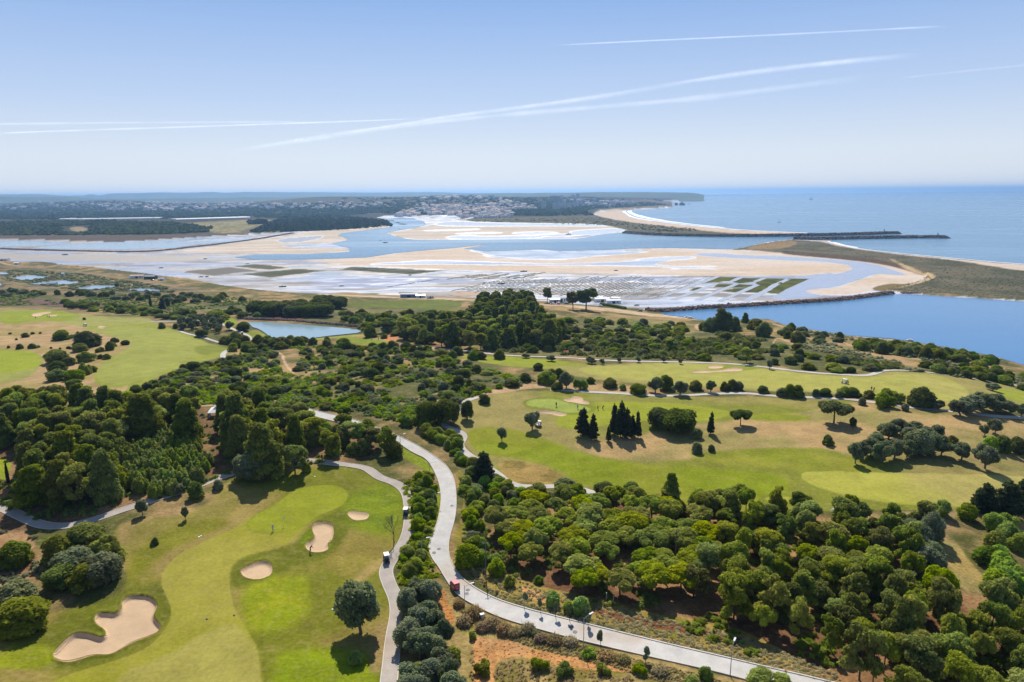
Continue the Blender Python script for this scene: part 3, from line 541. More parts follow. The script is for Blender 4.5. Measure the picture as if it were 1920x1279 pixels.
for p in (off(4,0,350,[(-100,395),(150,400),(350,410),(540,420),(400,440),(0,452),(-100,450)]), [(50,466),(100,461),(155,456),(212,454.5),(275,451.5),(375,445),(457,441),(462,443.5),(425,444.8),(362,450),(275,459),(287,456.5),(375,452.5),(437,449.5),(470,447.5),(463,450.5),(375,458),(325,465),(225,468),(150,467.5)]):
    setp(sheet_px('salt_pan', p, CH, z=-19.95, sm=0), kind='structure')
SANDM = simple('bunker_sand', alb(228,194,154), .95, .07, .6, bump=.5)
_nt = SANDM.node_tree; _w = _nt.nodes.new('ShaderNodeTexWave'); _w.inputs['Scale'].default_value = .9; _w.inputs['Distortion'].default_value = 6; _w.inputs['Detail'].default_value = 3; _w.inputs['Detail Scale'].default_value = .6
_g = _nt.nodes.new('ShaderNodeNewGeometry'); _nt.links.new(_g.outputs['Position'], _w.inputs['Vector']); _b = next(n for n in _nt.nodes if n.type == 'BUMP'); _b.inputs['Distance'].default_value = .12; _nt.links.new(_w.outputs['Fac'], _b.inputs['Height'])
for k, p in BUNK.items():
    setp(sheet_px('sand_bunker', p, SANDM, .05, 3.0 if k in 'abcd' else 1.6), BUNK_LABEL[k], kind='structure')
def ribbon(name, Lp, Rp, mat, lift=.06, n=90, kerb=None):
    Lp, Rp = smooth_poly(Lp, 3, False), smooth_poly(Rp, 3, False)
    def res(p, n):
        x, y, z = unp(p[:, 0], p[:, 1]); w = np.stack([x, y], 1); s = np.concatenate([[0], np.cumsum(np.linalg.norm(np.diff(w, axis=0), axis=1))])
        t = np.linspace(0, s[-1], n); return np.stack([np.interp(t, s, w[:, 0]), np.interp(t, s, w[:, 1])], 1)
    return strip(name, res(Lp, n), res(Rp, n), mat, lift, kerb)
def strip(name, a, b, mat, lift, kerb=None, kw=.28, kh=.13):
    n = len(a); k = 5; t = np.linspace(0, 1, k)
    P = a[:, None]*(1-t)[None, :, None]+b[:, None]*t[None, :, None]
    Z = hgt(P[..., 0], P[..., 1])
    for _ in range(3): Z = np.vstack([Z[:1], (Z[:-2]+Z[1:-1]*2+Z[2:])/4, Z[-1:]])
    Z = np.maximum(Z, hgt(P[..., 0], P[..., 1]))+lift+P[..., 1]*2e-4
    V = np.dstack([P, Z]).reshape(-1, 3); ii = np.arange(n*k).reshape(n, k)
    F = np.stack([ii[:-1, :-1], ii[:-1, 1:], ii[1:, 1:], ii[1:, :-1]], -1).reshape(-1, 4)
    o = link(name, mesh_np(name, V, F, mat, True)); o['kind'] = 'structure'
    if kerb:
        for e, oth in ((0, 1), (k-1, k-2)):
            ed = P[:, e]; d = ed-P[:, oth]; d /= np.linalg.norm(d, axis=1)[:, None]+1e-9
            z = Z[:, e]; rows = [(ed, z-.3), (ed, z+kh), (ed+d*kw, z+kh), (ed+d*kw, z-.12)]
            V = np.stack([np.column_stack([q, zz]) for q, zz in rows], 1).reshape(-1, 3); ii = np.arange(n*4).reshape(n, 4)
            F = np.stack([ii[:-1, :-1], ii[:-1, 1:], ii[1:, 1:], ii[1:, :-1]], -1).reshape(-1, 4)
            link('kerb', mesh_np('kerb', V, F, kerb), o)
    return o
def concrete(name, c, cracks=.5):
    m, nt, N, L, out = node_mat(name); b = N.new('ShaderNodeBsdfPrincipled'); L.new(b.outputs[0], out.inputs[0])
    geo = N.new('ShaderNodeNewGeometry'); P = geo.outputs['Position']
    a = noise(nt, P, .35, 5, .6); d = noise(nt, P, 3, 4, .7); e = noise(nt, P, .05, 3)
    f = math_(nt, 'MULTIPLY', math_(nt, 'MULTIPLY', mapr(nt, a, .3, .7, .84, 1.08), mapr(nt, d, .3, .7, .90, 1.07)), mapr(nt, e, .3, .7, .94, 1.05))
    rgb = N.new('ShaderNodeRGB'); rgb.outputs[0].default_value = tuple(c)+(1,)
    st_ = cmix(nt, cmul(nt, rgb.outputs[0], f), alb(196,166,130), math_(nt, 'MULTIPLY', mapr(nt, e, .56, .7, 0, 1), .5))
    L.new(st_, b.inputs['Base Color']); b.inputs['Roughness'].default_value = .9; b.inputs['Specular IOR Level'].default_value = .2
    return m
ROADM = concrete('road_concrete', alb(218,213,206)); PATHM = concrete('path_concrete', alb(196,184,172)); KERBM = simple('kerb_stone', alb(222,214,200), .9, .08, 1)
PATH2 = concrete('far_path_concrete', alb(214,206,196))
rl = off(3,500,860,[(900,0),(950,80),(975,150),(985,220),(975,300),(960,370),(925,440),(912,500),(930,560),(970,610),(1000,665),(1040,725),(1085,775),(1150,815),(1300,890),(1500,950),(1700,1005),(1920,1060)])+[(1280,1245),(1330,1256),(1407,1276),(1560,1316),(1760,1372)]
rr = off(3,500,860,[(960,0),(1020,50),(1055,120),(1065,200),(1065,280),(1055,350),(1030,430),(1018,500),(1030,570),(1060,630),(1110,690),(1200,750),(1300,800),(1500,860),(1700,910),(1920,965)])+[(1280,1216),(1347,1231),(1413,1247),(1497,1266),(1563,1282),(1780,1335)]
rl = [(560,772),(600,784),(640,794),(692,807),(721,818),(750,833),(775,850)]+rl[0:]; rr = [(560,762),(600,773),(636,781),(662,787),(692,797),(721,807),(750,819),(779,834),(800,846)]+rr[0:]
o = ribbon('road', rl, rr, ROADM, .08, 160, KERBM); o['label'] = 'pale concrete road curving down the middle of the view'
def path(px, width, mat, kerb=None, label=None, n=80, lift=.06):
    p = smooth_poly(px, 3, False); x, y, z = unp(p[:, 0], p[:, 1]); w = np.stack([x, y], 1)
    s = np.concatenate([[0], np.cumsum(np.linalg.norm(np.diff(w, axis=0), axis=1))]); t = np.linspace(0, s[-1], n)
    c = np.stack([np.interp(t, s, w[:, 0]), np.interp(t, s, w[:, 1])], 1); d = np.gradient(c, axis=0); d /= np.linalg.norm(d, axis=1)[:, None]; nn = np.stack([-d[:, 1], d[:, 0]], 1)
    o = strip('cart_path', c+nn*width/2, c-nn*width/2, mat, lift, kerb, .16, .05)
    if label: o['label'] = label
    return o
path([(-120,925),(-40,938),(0,950),(33,965),(67,982),(100,988),(133,986),(167,978),(200,967),(233,955),(267,945),(300,933),(327,925),(377,910),(400,900),(430,890),(480,878),(530,866),(573,863),(617,868),(660,873),(687,878),(700,887),(713,897),(740,905),(758,917),(766,933),(769,960),(768,987),(761,1013),(745,1038),(730,1055),(722,1073),(730,1097),(743,1123),(746,1150),(741,1177),(736,1207),(733,1243),(729,1279),(722,1360)], 2.7, PATHM, KERBM, 'near cart path winding down past the lone tree', 260)
path([(897,745),(877,750),(864,760),(858,772),(845,785),(830,797),(845,804),(860,808),(871,817),(866,827),(861,835),(873,849),(890,860),(915,876),(933,888),(943,897),(960,908),(983,913),(1017,913),(1040,912),(1083,915),(1122,928)], 2.6, PATH2, None, 'pale cart path between the road and the right fairway', 160)
path([(1032,731),(1100,735),(1183,739),(1233,743),(1283,742),(1333,739),(1400,737),(1461,744),(1536,746),(1597,749),(1630,754),(1672,758),(1703,764),(1748,768),(1787,772),(1823,777),(1878,782),(1920,784),(1990,790)], 2.6, PATH2, None, 'pale cart path crossing between the two right fairways', 160)
path([(740,646),(759,648),(808,653),(867,658),(896,661),(947,667),(1041,670),(1094,673),(1150,677),(1275,679),(1369,682),(1431,688),(1491,696),(1536,700),(1582,703),(1627,705),(1645,699),(1660,694),(1703,695),(1739,698),(1823,710),(1900,722),(1980,734)], 2.8, PATH2, None, 'thin cart path along the scrub above the upper fairway', 200)
path([(283,603),(335,603),(394,601),(414,607),(432,615),(449,623),(467,630),(470,639),(455,647),(437,653),(420,661),(417,668),(423,677),(432,681)], 2.8, PATH2, None, 'cart path bending round the west end of the golf pond', 90)
path([(334,620),(350,626),(379,632),(402,640),(420,645),(443,647)], 2.4, PATH2, None, 'short cart path below the small orchard', 40)
print('sheets', time.time()-T0)
# ------------------------------------------------------------------ plant materials
def foliage(name, c, tr=.28, var=.35, hue=.03, tip=None):
    m, nt, N, L, out = node_mat(name)
    d = N.new('ShaderNodeBsdfDiffuse'); t = N.new('ShaderNodeBsdfTranslucent'); mx = N.new('ShaderNodeMixShader'); mx.inputs[0].default_value = tr
    L.new(d.outputs[0], mx.inputs[1]); L.new(t.outputs[0], mx.inputs[2]); L.new(mx.outputs[0], out.inputs[0])
    oi = N.new('ShaderNodeObjectInfo'); at = N.new('ShaderNodeAttribute'); at.attribute_name = 'tint'
    hs = N.new('ShaderNodeHueSaturation'); hs.inputs['Color'].default_value = tuple(c)+(1,)
    L.new(mapr(nt, oi.outputs['Random'], 0, 1, .5-hue, .5+hue), hs.inputs['Hue'])
    r2 = math_(nt, 'FRACT', math_(nt, 'MULTIPLY', oi.outputs['Random'], 7.31), 0.0)
    L.new(mapr(nt, r2, 0, 1, 1-var*.5, 1+var*.5), hs.inputs['Value'])
    L.new(mapr(nt, math_(nt, 'FRACT', math_(nt, 'MULTIPLY', oi.outputs['Random'], 3.77), 0.0), 0, 1, .82, 1.1), hs.inputs['Saturation'])
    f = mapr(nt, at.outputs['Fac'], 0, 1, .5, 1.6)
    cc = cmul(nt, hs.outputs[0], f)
    if tip: cc = cmix(nt, cc, tuple(tip), mapr(nt, at.outputs['Fac'], .7, 1, 0, .5))
    L.new(cc, d.inputs['Color']); L.new(cmul(nt, cmix(nt, cc, (.5,.6,.05), .25), mapr(nt, at.outputs['Fac'], 0, 1, 1.1, 1.1)), t.inputs['Color'])
    return m
FM = {
 'stone': foliage('stone_pine_needles', (.300,.335,.024), .47, .4, .02),
 'aleppo': foliage('aleppo_needles', (.270,.290,.045), .45, .6, .03),
 'tall': foliage('dark_pine_needles', (.175,.200,.026), .42, .45, .02),
 'young': foliage('young_pine_needles', (.27,.33,.06), .40, .25, .02),
 'green': foliage('shrub_leaves', (.230,.280,.024), .42, .5, .03),
 'dark': foliage('dark_shrub_leaves', (.155,.175,.030), .38, .6, .03),
 'grey': foliage('grey_shrub_leaves', (.180,.200,.090), .3, .4, .03),
 'olive': foliage('olive_leaves', (.185,.212,.112), .3, .3, .02),
 'oak': foliage('oak_leaves', (.105,.128,.026), .28, .3, .02),
 'conifer': foliage('conifer_needles', (.045,.062,.032), .2, .3, .02),
 'dry': foliage('dry_grass', (.30,.22,.11), .25, .5, .03),
 'lime': foliage('bright_leaves', (.250,.340,.028), .42, .35, .03),
 'palm': foliage('palm_fronds', (.40,.44,.33), .2, .3, .02),
}
BARK = simple('bark', (.085,.062,.045), .95, .25, 3)
PALEBARK = simple('pale_bark', (.17,.14,.11), .95, .2, 3)
# ------------------------------------------------------------------ plant meshes, width and height normalised to 1
def ico(sub):
    import bmesh
    bm = bmesh.new(); bmesh.ops.create_icosphere(bm, subdivisions=sub, radius=1.0)
    v = np.array([q.co[:] for q in bm.verts]); f = np.array([[w.index for w in p.verts] for p in bm.faces]); bm.free(); return v, f
ICO = {k: ico(k) for k in (1, 2)}
def rdir(rng, n):
    v = rng.normal(size=(n, 3)); return v/np.linalg.norm(v, axis=1)[:, None]
def leafcloud(blobs, n, size, rng, asp=.8, core=.8, align=.55, upb=0.0, inner=.86, jag=.15):
    """blobs (k,6): centre, radii. leaves are small triangles spread through the outer shell of each blob"""
    B = np.asarray(blobs, float); r = B[:, 3:]; area = (r[:, 0]*r[:, 1]+r[:, 0]*r[:, 2]+r[:, 1]*r[:, 2])
    n = int(n*1.35); m = int(n*1.5); k = rng.choice(len(B), m, p=area/area.sum()); d = rdir(rng, m)
    if upb: d[:, 2] = np.where(rng.random(m) < upb, np.abs(d[:, 2]), d[:, 2])
    P = B[k, :3]+d*r[k]*(rng.random(m)[:, None]**.6*(1.16-inner)+inner)
    out_ = rng.random(m) < .16; P[out_] = (B[k, :3]+d*r[k]*rng.uniform(1.05, 1.34, m)[:, None])[out_]
    keep = np.ones(m, bool)
    for i in range(len(B)):
        q = ((P-B[i, :3])/B[i, 3:]); keep &= ~(((q**2).sum(1) < .74) & (k != i))
    keep &= P[:, 2] > .01
    P, k, d = P[keep][:n], k[keep][:n], d[keep][:n]; m = len(P)
    nn = d/r[k]; nn /= np.linalg.norm(nn, axis=1)[:, None]; nn = nn*align+rdir(rng, m)*(1-align)+np.array([0, 0, .5]); nn /= np.linalg.norm(nn, axis=1)[:, None]
    t1 = np.cross(nn, rdir(rng, m)); t1 /= np.linalg.norm(t1, axis=1)[:, None]; t2 = np.cross(nn, t1)
    s = size*1.42*(.5+1.0*rng.random(m))[:, None]
    a = P+t1*s; b = P-t1*s*.5+t2*s*asp; c = P-t1*s*.5-t2*s*asp
    V = np.stack([a, b, c], 1).reshape(-1, 3); F = np.arange(3*m).reshape(m, 3)
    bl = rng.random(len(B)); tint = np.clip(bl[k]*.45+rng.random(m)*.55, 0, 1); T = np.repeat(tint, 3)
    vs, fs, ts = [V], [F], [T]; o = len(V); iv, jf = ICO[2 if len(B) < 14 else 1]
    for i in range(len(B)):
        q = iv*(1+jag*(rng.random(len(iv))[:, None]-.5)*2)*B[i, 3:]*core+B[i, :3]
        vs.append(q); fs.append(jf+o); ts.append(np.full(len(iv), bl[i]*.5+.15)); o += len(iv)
    return np.vstack(vs), np.vstack(fs), np.concatenate(ts)
def tube(path, rad, sides=5):
    path = np.asarray(path, float); n = len(path); V = []
    for i in range(n):
        d = path[min(i+1, n-1)]-path[max(i-1, 0)]; d = d/(np.linalg.norm(d)+1e-9)
        a = np.cross(d, [0, 1, .1]); a /= np.linalg.norm(a); b = np.cross(d, a)
        for j in range(sides):
            t = 2*math.pi*j/sides; V.append(path[i]+rad[i]*(math.cos(t)*a+math.sin(t)*b))
    F = [(i*sides+j, i*sides+(j+1) % sides, (i+1)*sides+(j+1) % sides, (i+1)*sides+j) for i in range(n-1) for j in range(sides)]
    return np.array(V), np.array(F)
def join(parts):
    vs, fs, o = [], [], 0
    for v, f in parts: vs.append(v); fs.append(np.asarray(f)+o); o += len(v)
    return np.vstack(vs), np.vstack(fs)
def trunk_mesh(name, top, r, limbs, spread, rng, mat, forkz=.4, ground=-.04):
    lean = rng.normal(size=2)*.03
    P = [(0, 0, ground), (lean[0]*.4, lean[1]*.4, top*.35), (lean[0], lean[1], top*.7), (lean[0]*1.2, lean[1]*1.2, top)]
    parts = [tube(P, [r*1.25, r, r*.75, r*.35], 6)]
    for i in range(limbs):
        a = 2*math.pi*(i+rng.random()*.6)/max(limbs, 1); z0 = top*(forkz+.3*rng.random())
        e = np.array([math.cos(a)*spread, math.sin(a)*spread, min(top*1.15, z0+.28)]); s = np.array([lean[0]*.7, lean[1]*.7, z0])
        parts.append(tube([s, s*.5+e*.5+[0, 0, -.02], e], [r*.55, r*.4, r*.18], 4))
    return mesh_np(name, *join(parts), mat, True)
def dome_blobs(rng, n, z0, z1, rw, spread, flat=1.0):
    out = []
    for i in range(n):
        a = 2*math.pi*(i*0.618+rng.random()*.3); q = math.sqrt((i+.4)/n)*spread
        z = z0+(z1-z0-rw*flat)*(1-(q/(spread+1e-6))**2*.5)*(.85+.15*rng.random()); s = rw*(.65+.7*rng.random())
        out.append((math.cos(a)*q, math.sin(a)*q, z, s, s, s*flat))
    return out
def k_stone(rng): # umbrella dome on a bare stem
    b = dome_blobs(rng, 20, .46, 1.0, .13, .37, 1.0)
    return leafcloud(b, 4200, .026, rng, core=.86, align=.5, upb=.5), dict(top=.78, r=.022, limbs=4, spread=.26, forkz=.5)
def k_aleppo(rng):
    b = []
    for i in range(22):
        z = .30+.66*rng.random(); w = .36*math.sqrt(max(.05, 1-((z-.45)/.62)**2)); a = rng.random()*6.28; q = w*math.sqrt(rng.random())
        s = .055+.10*rng.random(); q *= 1.1; b.append((math.cos(a)*q, math.sin(a)*q, min(z, 1-s*.7), s*(.7+1.0*rng.random()), s*(.7+1.0*rng.random()), s*.62))
    return leafcloud(b, 4600, .024, rng, core=.6, align=.4, inner=.55), dict(top=.85, r=.024, limbs=5, spread=.25, forkz=.3)
def k_tall(rng): # full tall pine, shelves of foliage
    b = []
    for i in range(26):
        z = .10+.88*(i/26); w = .40*(1-z)**.55*(.75+.5*rng.random()) if z > .3 else .36*(.8+.3*rng.random()); a = i*2.4+rng.random()
        s = (.155-.07*z)*(.85+.4*rng.random()); b.append((math.cos(a)*w*.8, math.sin(a)*w*.8, min(z, 1-s*.8), s*1.15, s*1.15, s*.62))
    b.append((0, 0, .45, .22, .22, .36)); b.append((0, 0, .72, .14, .14, .22))
    return leafcloud(b, 6000, .022, rng, core=.72, align=.45, upb=.3, inner=.6), dict(top=.95, r=.024, limbs=0, spread=0)
def k_young(rng):
    b = []
    for i in range(9):
        a = rng.random()*6.28; q = .32*math.sqrt(rng.random()); h = .55+.42*rng.random()*(1-q)
        for z, s in ((h*.3, .15), (h*.6, .115), (h*.86, .06)): b.append((math.cos(a)*q, math.sin(a)*q, z, s, s, s*1.5))
    return leafcloud(b, 3900, .022, rng, core=.78, align=.35), None
def k_bush(rng, n=9):
    b = dome_blobs(rng, n+6, .05, 1.0, .17, .36, 1.0)+[(rng.normal()*.08, rng.normal()*.08, .2, .40, .40, .30)]+[(math.cos(a)*.36, math.sin(a)*.36, .2, .14, .14, .2) for a in rng.random(5)*6.28]
    return leafcloud(b, 2200, .034, rng, core=.86, align=.5, upb=.5, inner=.84), None
def k_lump(rng): # low spreading shrub patch
    b = [(rng.normal()*.2, rng.normal()*.2, .25+.35*rng.random(), .16+.08*rng.random(), .16+.08*rng.random(), .28+.1*rng.random()) for _ in range(9)]
    return leafcloud(b, 1900, .034, rng, core=.82, align=.45, upb=.5), None
def k_olive(rng):
    b = [];
    for i in range(20):
        d = rdir(rng, 1)[0]; q = .34*rng.random()**.4; s = .08+.08*rng.random(); b.append((d[0]*q, d[1]*q, .60+d[2]*.24, s, s, s*1.1))
    return leafcloud(b, 4200, .022, rng, core=.66, align=.35, inner=.6), dict(top=.62, r=.035, limbs=5, spread=.24, forkz=.45)
def k_oak(rng):
    b = dome_blobs(rng, 13, .36, 1.0, .17, .33, 1.1)+[(math.cos(a)*.3, math.sin(a)*.3, .34, .15, .15, .18) for a in np.arange(0, 6.28, .9)]
    return leafcloud(b, 4600, .023, rng, core=.86, align=.5, upb=.35), dict(top=.6, r=.035, limbs=5, spread=.26, forkz=.4)
def k_willow(rng): # vase-shaped tree, narrow foot
    b = [(math.cos(a)*q, math.sin(a)*q, z, s, s, s*1.3) for a, q, z, s in [(i*2.4, .34*math.sqrt((i+1)/16), .5+.36*rng.random(), .13+.03*rng.random()) for i in range(16)]]+[(0, 0, .42, .16, .16, .22), (0, 0, .86, .2, .2, .12)]
    return leafcloud(b, 3400, .024, rng, core=.8), dict(top=.6, r=.035, limbs=6, spread=.24, forkz=.15)
def k_conifer(rng):
    b = []
    for i in range(15):
        z = .14+.82*i/15; w = .44*(1-z)**.8+.03
        for j in range(5 if z < .7 else 3):
            a = rng.random()*6.28; q = w*(.55+.35*rng.random()); b.append((math.cos(a)*q, math.sin(a)*q, z-.015, .09+w*.16, .09+w*.16, .028))
    b += [(0, 0, .40, .22, .22, .26), (0, 0, .66, .13, .13, .2), (0, 0, .87, .06, .06, .12)]
    return leafcloud(b, 3600, .026, rng, core=.82, align=.35, inner=.7), dict(top=.9, r=.03, limbs=0, spread=0)
def k_cypress(rng):
    b = [(0, 0, z, .5*s, .5*s, .13) for z, s in ((.12, .7), (.25, .95), (.4, 1), (.55, .92), (.7, .75), (.83, .5), (.93, .28))]
    return leafcloud(b, 2000, .05, rng, core=.86), None
def k_euca(rng):
    b = []
    for i in range(14):
        a = i*2.4; q = .36*math.sqrt(rng.random()); s = .10+.05*rng.random(); b.append((math.cos(a)*q, math.sin(a)*q, .42+.5*rng.random(), s, s, s*.8))
    return leafcloud(b, 2200, .03, rng, core=.66, inner=.65), dict(top=.8, r=.03, limbs=6, spread=.28, forkz=.35)
def k_sapling(rng):
    b = [(rng.normal()*.12, rng.normal()*.12, .72+.14*rng.normal(), .2, .2, .13) for _ in range(5)]
    return leafcloud(b, 600, .06, rng, core=.7), dict(top=.8, r=.035, limbs=0, spread=0)
def k_palm(rng):
    V, F = [], []; 
    for i in range(26):
        a = i*2.4; el = .9-1.5*(i/26); pts = []
        for t in np.linspace(0, 1, 6): pts.append(((math.cos(a)*math.cos(el)*t*.5), math.sin(a)*math.cos(el)*t*.5, .70+math.sin(el)*t*.32-.22*t*t))
        pts = np.array(pts); side = np.array([-math.sin(a), math.cos(a), 0])
        for j in range(5):
            w0, w1 = .07*math.sin(3.0*(j+.3)/5.5)+.01, .07*math.sin(3.0*(j+1.3)/5.5)+.005; o = len(V)
            V += [pts[j]-side*w0-[0, 0, w0*.5], pts[j], pts[j]+side*w0-[0, 0, w0*.5], pts[j+1]-side*w1-[0, 0, w1*.5], pts[j+1], pts[j+1]+side*w1-[0, 0, w1*.5]]
            for q in ((0, 1, 4), (0, 4, 3), (1, 2, 5), (1, 5, 4)): F.append([o+k for k in q])
    V, F = np.array(V), np.array(F); return (V, F, rng.random(len(V))), dict(top=.7, r=.03, limbs=0, spread=0)
def k_grass(rng): # dry tussock clump
    n = 260; V = []; F = []
    for i in range(n):
        a = rng.random()*6.28; q = .42*math.sqrt(rng.random()); h = (.5+.5*rng.random())*(1-q); w = .03; x, y = math.cos(a)*q, math.sin(a)*q; l = rng.normal(size=2)*.12; t = rng.random()*6.28; o = len(V)
        V += [(x-w*math.cos(t), y-w*math.sin(t), 0), (x+w*math.cos(t), y+w*math.sin(t), 0), (x+l[0], y+l[1], h)]; F.append((o, o+1, o+2))
    v2, f2, t2 = leafcloud([(0, 0, .15, .4, .4, .35)], 300, .05, rng, core=.8)
    return (np.vstack([V, v2]), np.vstack([F, f2+len(V)]), np.concatenate([rng.random(len(V)), t2])), None
KINDS = {'stone': (k_stone, 'stone', 4), 'aleppo': (k_aleppo, 'aleppo', 5), 'tall': (k_tall, 'tall', 4), 'young': (k_young, 'young', 3), 'bush': (k_bush, 'dark', 4), 'greenbush': (k_bush, 'green', 4),
 'greybush': (k_bush, 'grey', 3), 'lump': (k_lump, 'green', 4), 'limebush': (k_bush, 'lime', 3), 'olive': (k_olive, 'olive', 4), 'oak': (k_oak, 'oak', 3), 'willow': (k_willow, 'olive', 2), 'conifer': (k_conifer, 'conifer', 3), 'cypress': (k_cypress, 'conifer', 1),
 'euca': (k_euca, 'dark', 3), 'sapling': (k_sapling, 'olive', 3), 'palm': (k_palm, 'palm', 1), 'grass': (k_grass, 'dry', 4), 'blueoak': (k_oak, 'olive', 2), 'umbrella': (k_stone, 'oak', 2), 'roundbush': (k_bush, 'dark', 4)}
LIB = {}
def lib(kind):
    if kind not in LIB:
        fn, mt, nv = KINDS[kind]; L_ = []
        for i in range(nv):
            rng = np.random.default_rng(sum(map(ord, kind))*31+i); (v, f, t), tr = fn(rng)
            v = v.copy(); w = np.percentile(np.hypot(v[:, 0], v[:, 1]), 98); hh = np.percentile(v[:, 2], 99.5)
            if kind not in ('palm',): v[:, :2] *= .5/w; v[:, 2] /= hh
            cr_ = mesh_np('crown', v, f, FM[mt], False, [('tint', 'FLOAT', t)])
            tm = trunk_mesh('trunk', rng=rng, mat=(PALEBARK if kind in ('olive', 'euca', 'willow', 'sapling') else BARK), name_=None, **tr) if False else (None if tr is None else trunk_mesh('trunk', tr['top'], tr['r'], tr['limbs'], tr['spread'], rng, PALEBARK if kind in ('olive', 'euca', 'willow', 'palm') else BARK, tr.get('forkz', .4)))
            L_.append((cr_, tm))
        LIB[kind] = L_
    return LIB[kind]
PR = random.Random(5)
NAMES = dict(stone='stone_pine', aleppo='pine_tree', tall='tall_pine', young='young_pine', bush='dark_shrub', greenbush='green_shrub', greybush='grey_shrub', lump='low_shrub', limebush='leafy_bush', olive='olive_tree', oak='oak_tree',
 willow='willow_tree', conifer='conifer', cypress='cypress', euca='eucalyptus', sapling='sapling', palm='palm_tree', grass='grass_tussock', blueoak='grey_tree', umbrella='umbrella_pine', roundbush='round_shrub')
CATS = dict(stone='pine tree', aleppo='pine tree', tall='pine tree', young='pine tree', bush='shrub', greenbush='shrub', greybush='shrub', lump='shrub', limebush='bush', olive='olive tree', oak='tree', willow='tree', conifer='conifer',
 cypress='cypress', euca='tree', sapling='sapling', palm='palm tree', grass='grass tussock', blueoak='tree', umbrella='pine tree', roundbush='shrub')
def plant(kind, x, y, w, h, label=None, group=None, sink=.0, z=None, cat=None, simple_=False):
    crm, tm = PR.choice(lib(kind)); z = float(hgt(x, y)) if z is None else z; rz = PR.random()*6.283
    if 'bush' in kind or kind == 'lump': h = min(h, w*.92)
    if tm is None or simple_:
        o = link(NAMES[kind], crm, None, (x, y, z-sink*h-.02*h), (w, w, h), rz)
    else:
        o = bpy.data.objects.new(NAMES[kind], None); COL.objects.link(o); o.location = (x, y, z-sink*h); q_ = PR.uniform(.86, 1.16); o.scale = (w*q_, w/q_, h*PR.uniform(.94, 1.06)); o.rotation_euler = (PR.uniform(-.04, .04), PR.uniform(-.04, .04), rz); o.empty_display_size = .1
        link('trunk', tm, o); link('crown', crm, o)
    setp(o, label, cat or CATS[kind], group); return o
def size_at(u, v, wpx, hpx):
    """turn a width and height seen in the view into metres for a thing whose foot is at (u, v)"""
    x, y, z = (float(q) for q in unp(np.array([u*1.0]), np.array([v*1.0])).__iter__()) if False else [float(q[0]) for q in unp(np.array([float(u)]), np.array([float(v)]))]
    dep = y*cp+(CAMZ-z)*sp; w = wpx*dep/FOC; th = math.atan2(CAMZ-z, y)
    h = (hpx*dep/FOC-w*.42*math.sin(th))/math.cos(th); return x, y+w*.25, w, max(h, w*.55)
def listed(kind, items, desc, group=None, where=''):
    """items (u, v, wpx, hpx) sorted left to right get an ordinal each"""
    items = sorted(items); n = len(items); ords = ['leftmost','second','third','fourth','fifth','sixth','seventh','eighth','ninth','tenth','eleventh','twelfth','thirteenth','fourteenth','fifteenth','sixteenth','seventeenth','eighteenth','nineteenth','twentieth']
    for i, it in enumerate(items):
        kd = it[4] if len(it) > 4 else kind; x, y, w, h = size_at(*it[:4])
        if n == 1: lb = desc+' '+where
        elif i == n-1: lb = 'rightmost '+desc+' '+where
        elif i == 0: lb = 'leftmost '+desc+' '+where
        elif i < 20: lb = f'{ords[i]} from the left {desc} {where}'
        else: lb = f'number {i+1} from the left {desc} {where}'
        plant(kd, x, y, w, h, lb.strip(), group)
OCC = []
def scatter(poly, spacing, kinds, wr, label, group, hk=(.8, 1.1), seed=0, jitter=.9, wts=None, avoid=(), yref=None, stuff=None, clump=0, maxn=None, grow=0):
    """fill an outline with plants about `spacing` metres apart. kinds: list of (kind, width range, height range, label)"""
    rng = np.random.default_rng(seed+11); P = np.array(poly, float)
    x, y, z = unp(P[:, 0], P[:, 1]); bx0, bx1, by0, by1 = x.min(), x.max(), y.min(), y.max()
    nx, ny = int((bx1-bx0)/spacing)+2, int((by1-by0)/spacing)+2
    gx, gy = np.meshgrid(np.arange(nx), np.arange(ny)); gx = bx0+(gx+.5*(gy % 2)+(rng.random(gx.shape)-.5)*jitter)*spacing; gy = by0+(gy+(rng.random(gx.shape)-.5)*jitter)*spacing
    gx, gy = gx.ravel(), gy.ravel(); gy = np.maximum(gy, 45); gz = hgt(gx, gy); u, v = project(gx, gy, gz)
    keep = sdf(P, u, v) > 0
    for a in avoid: keep &= sdf(np.array(a, float), u, v) < 0
    if clump: keep &= fbm(gx/clump, gy/clump, seed+5, 3) > (.29 if 'wood' in (group or '') else .38)
    gx, gy = gx[keep], gy[keep]
    if maxn and len(gx) > maxn:
        q = np.argsort(gy)[:maxn]; gx, gy = gx[q], gy[q]
    pr = np.array([k[4] if len(k) > 4 else 1 for k in kinds], float); pr /= pr.sum()
    pu, pv = project(gx, gy, hgt(gx, gy)); ok = (pu > -45) & (pu < PW+45) & (pv < 1375); gx, gy, pu, pv = gx[ok], gy[ok], pu[ok], pv[ok]
    cnt = 0
    if len(gx): qu = np.quantile(pu, [1/3, 2/3]); qv = np.quantile(pv, [1/3, 2/3])
    for a, b, uu, vv in zip(gx, gy, pu, pv):
        k = kinds[rng.choice(len(kinds), p=pr)]; w = rng.uniform(*k[1]); h = rng.uniform(*k[2]); sz = ['small ', '', 'large '][int(np.clip((w-k[1][0])/(k[1][1]-k[1][0]+1e-6)*3, 0, 2))]
        pos = ['back', 'middle', 'front'][int((vv > qv).sum())]+' '+['left', 'centre', 'right'][int((uu > qu).sum())]; lb_ = sz+k[3]+', '+pos+' part'
        plant(k[0], float(a), float(b), w, h, lb_, group); cnt += 1
    print('scatter', label, cnt); return cnt
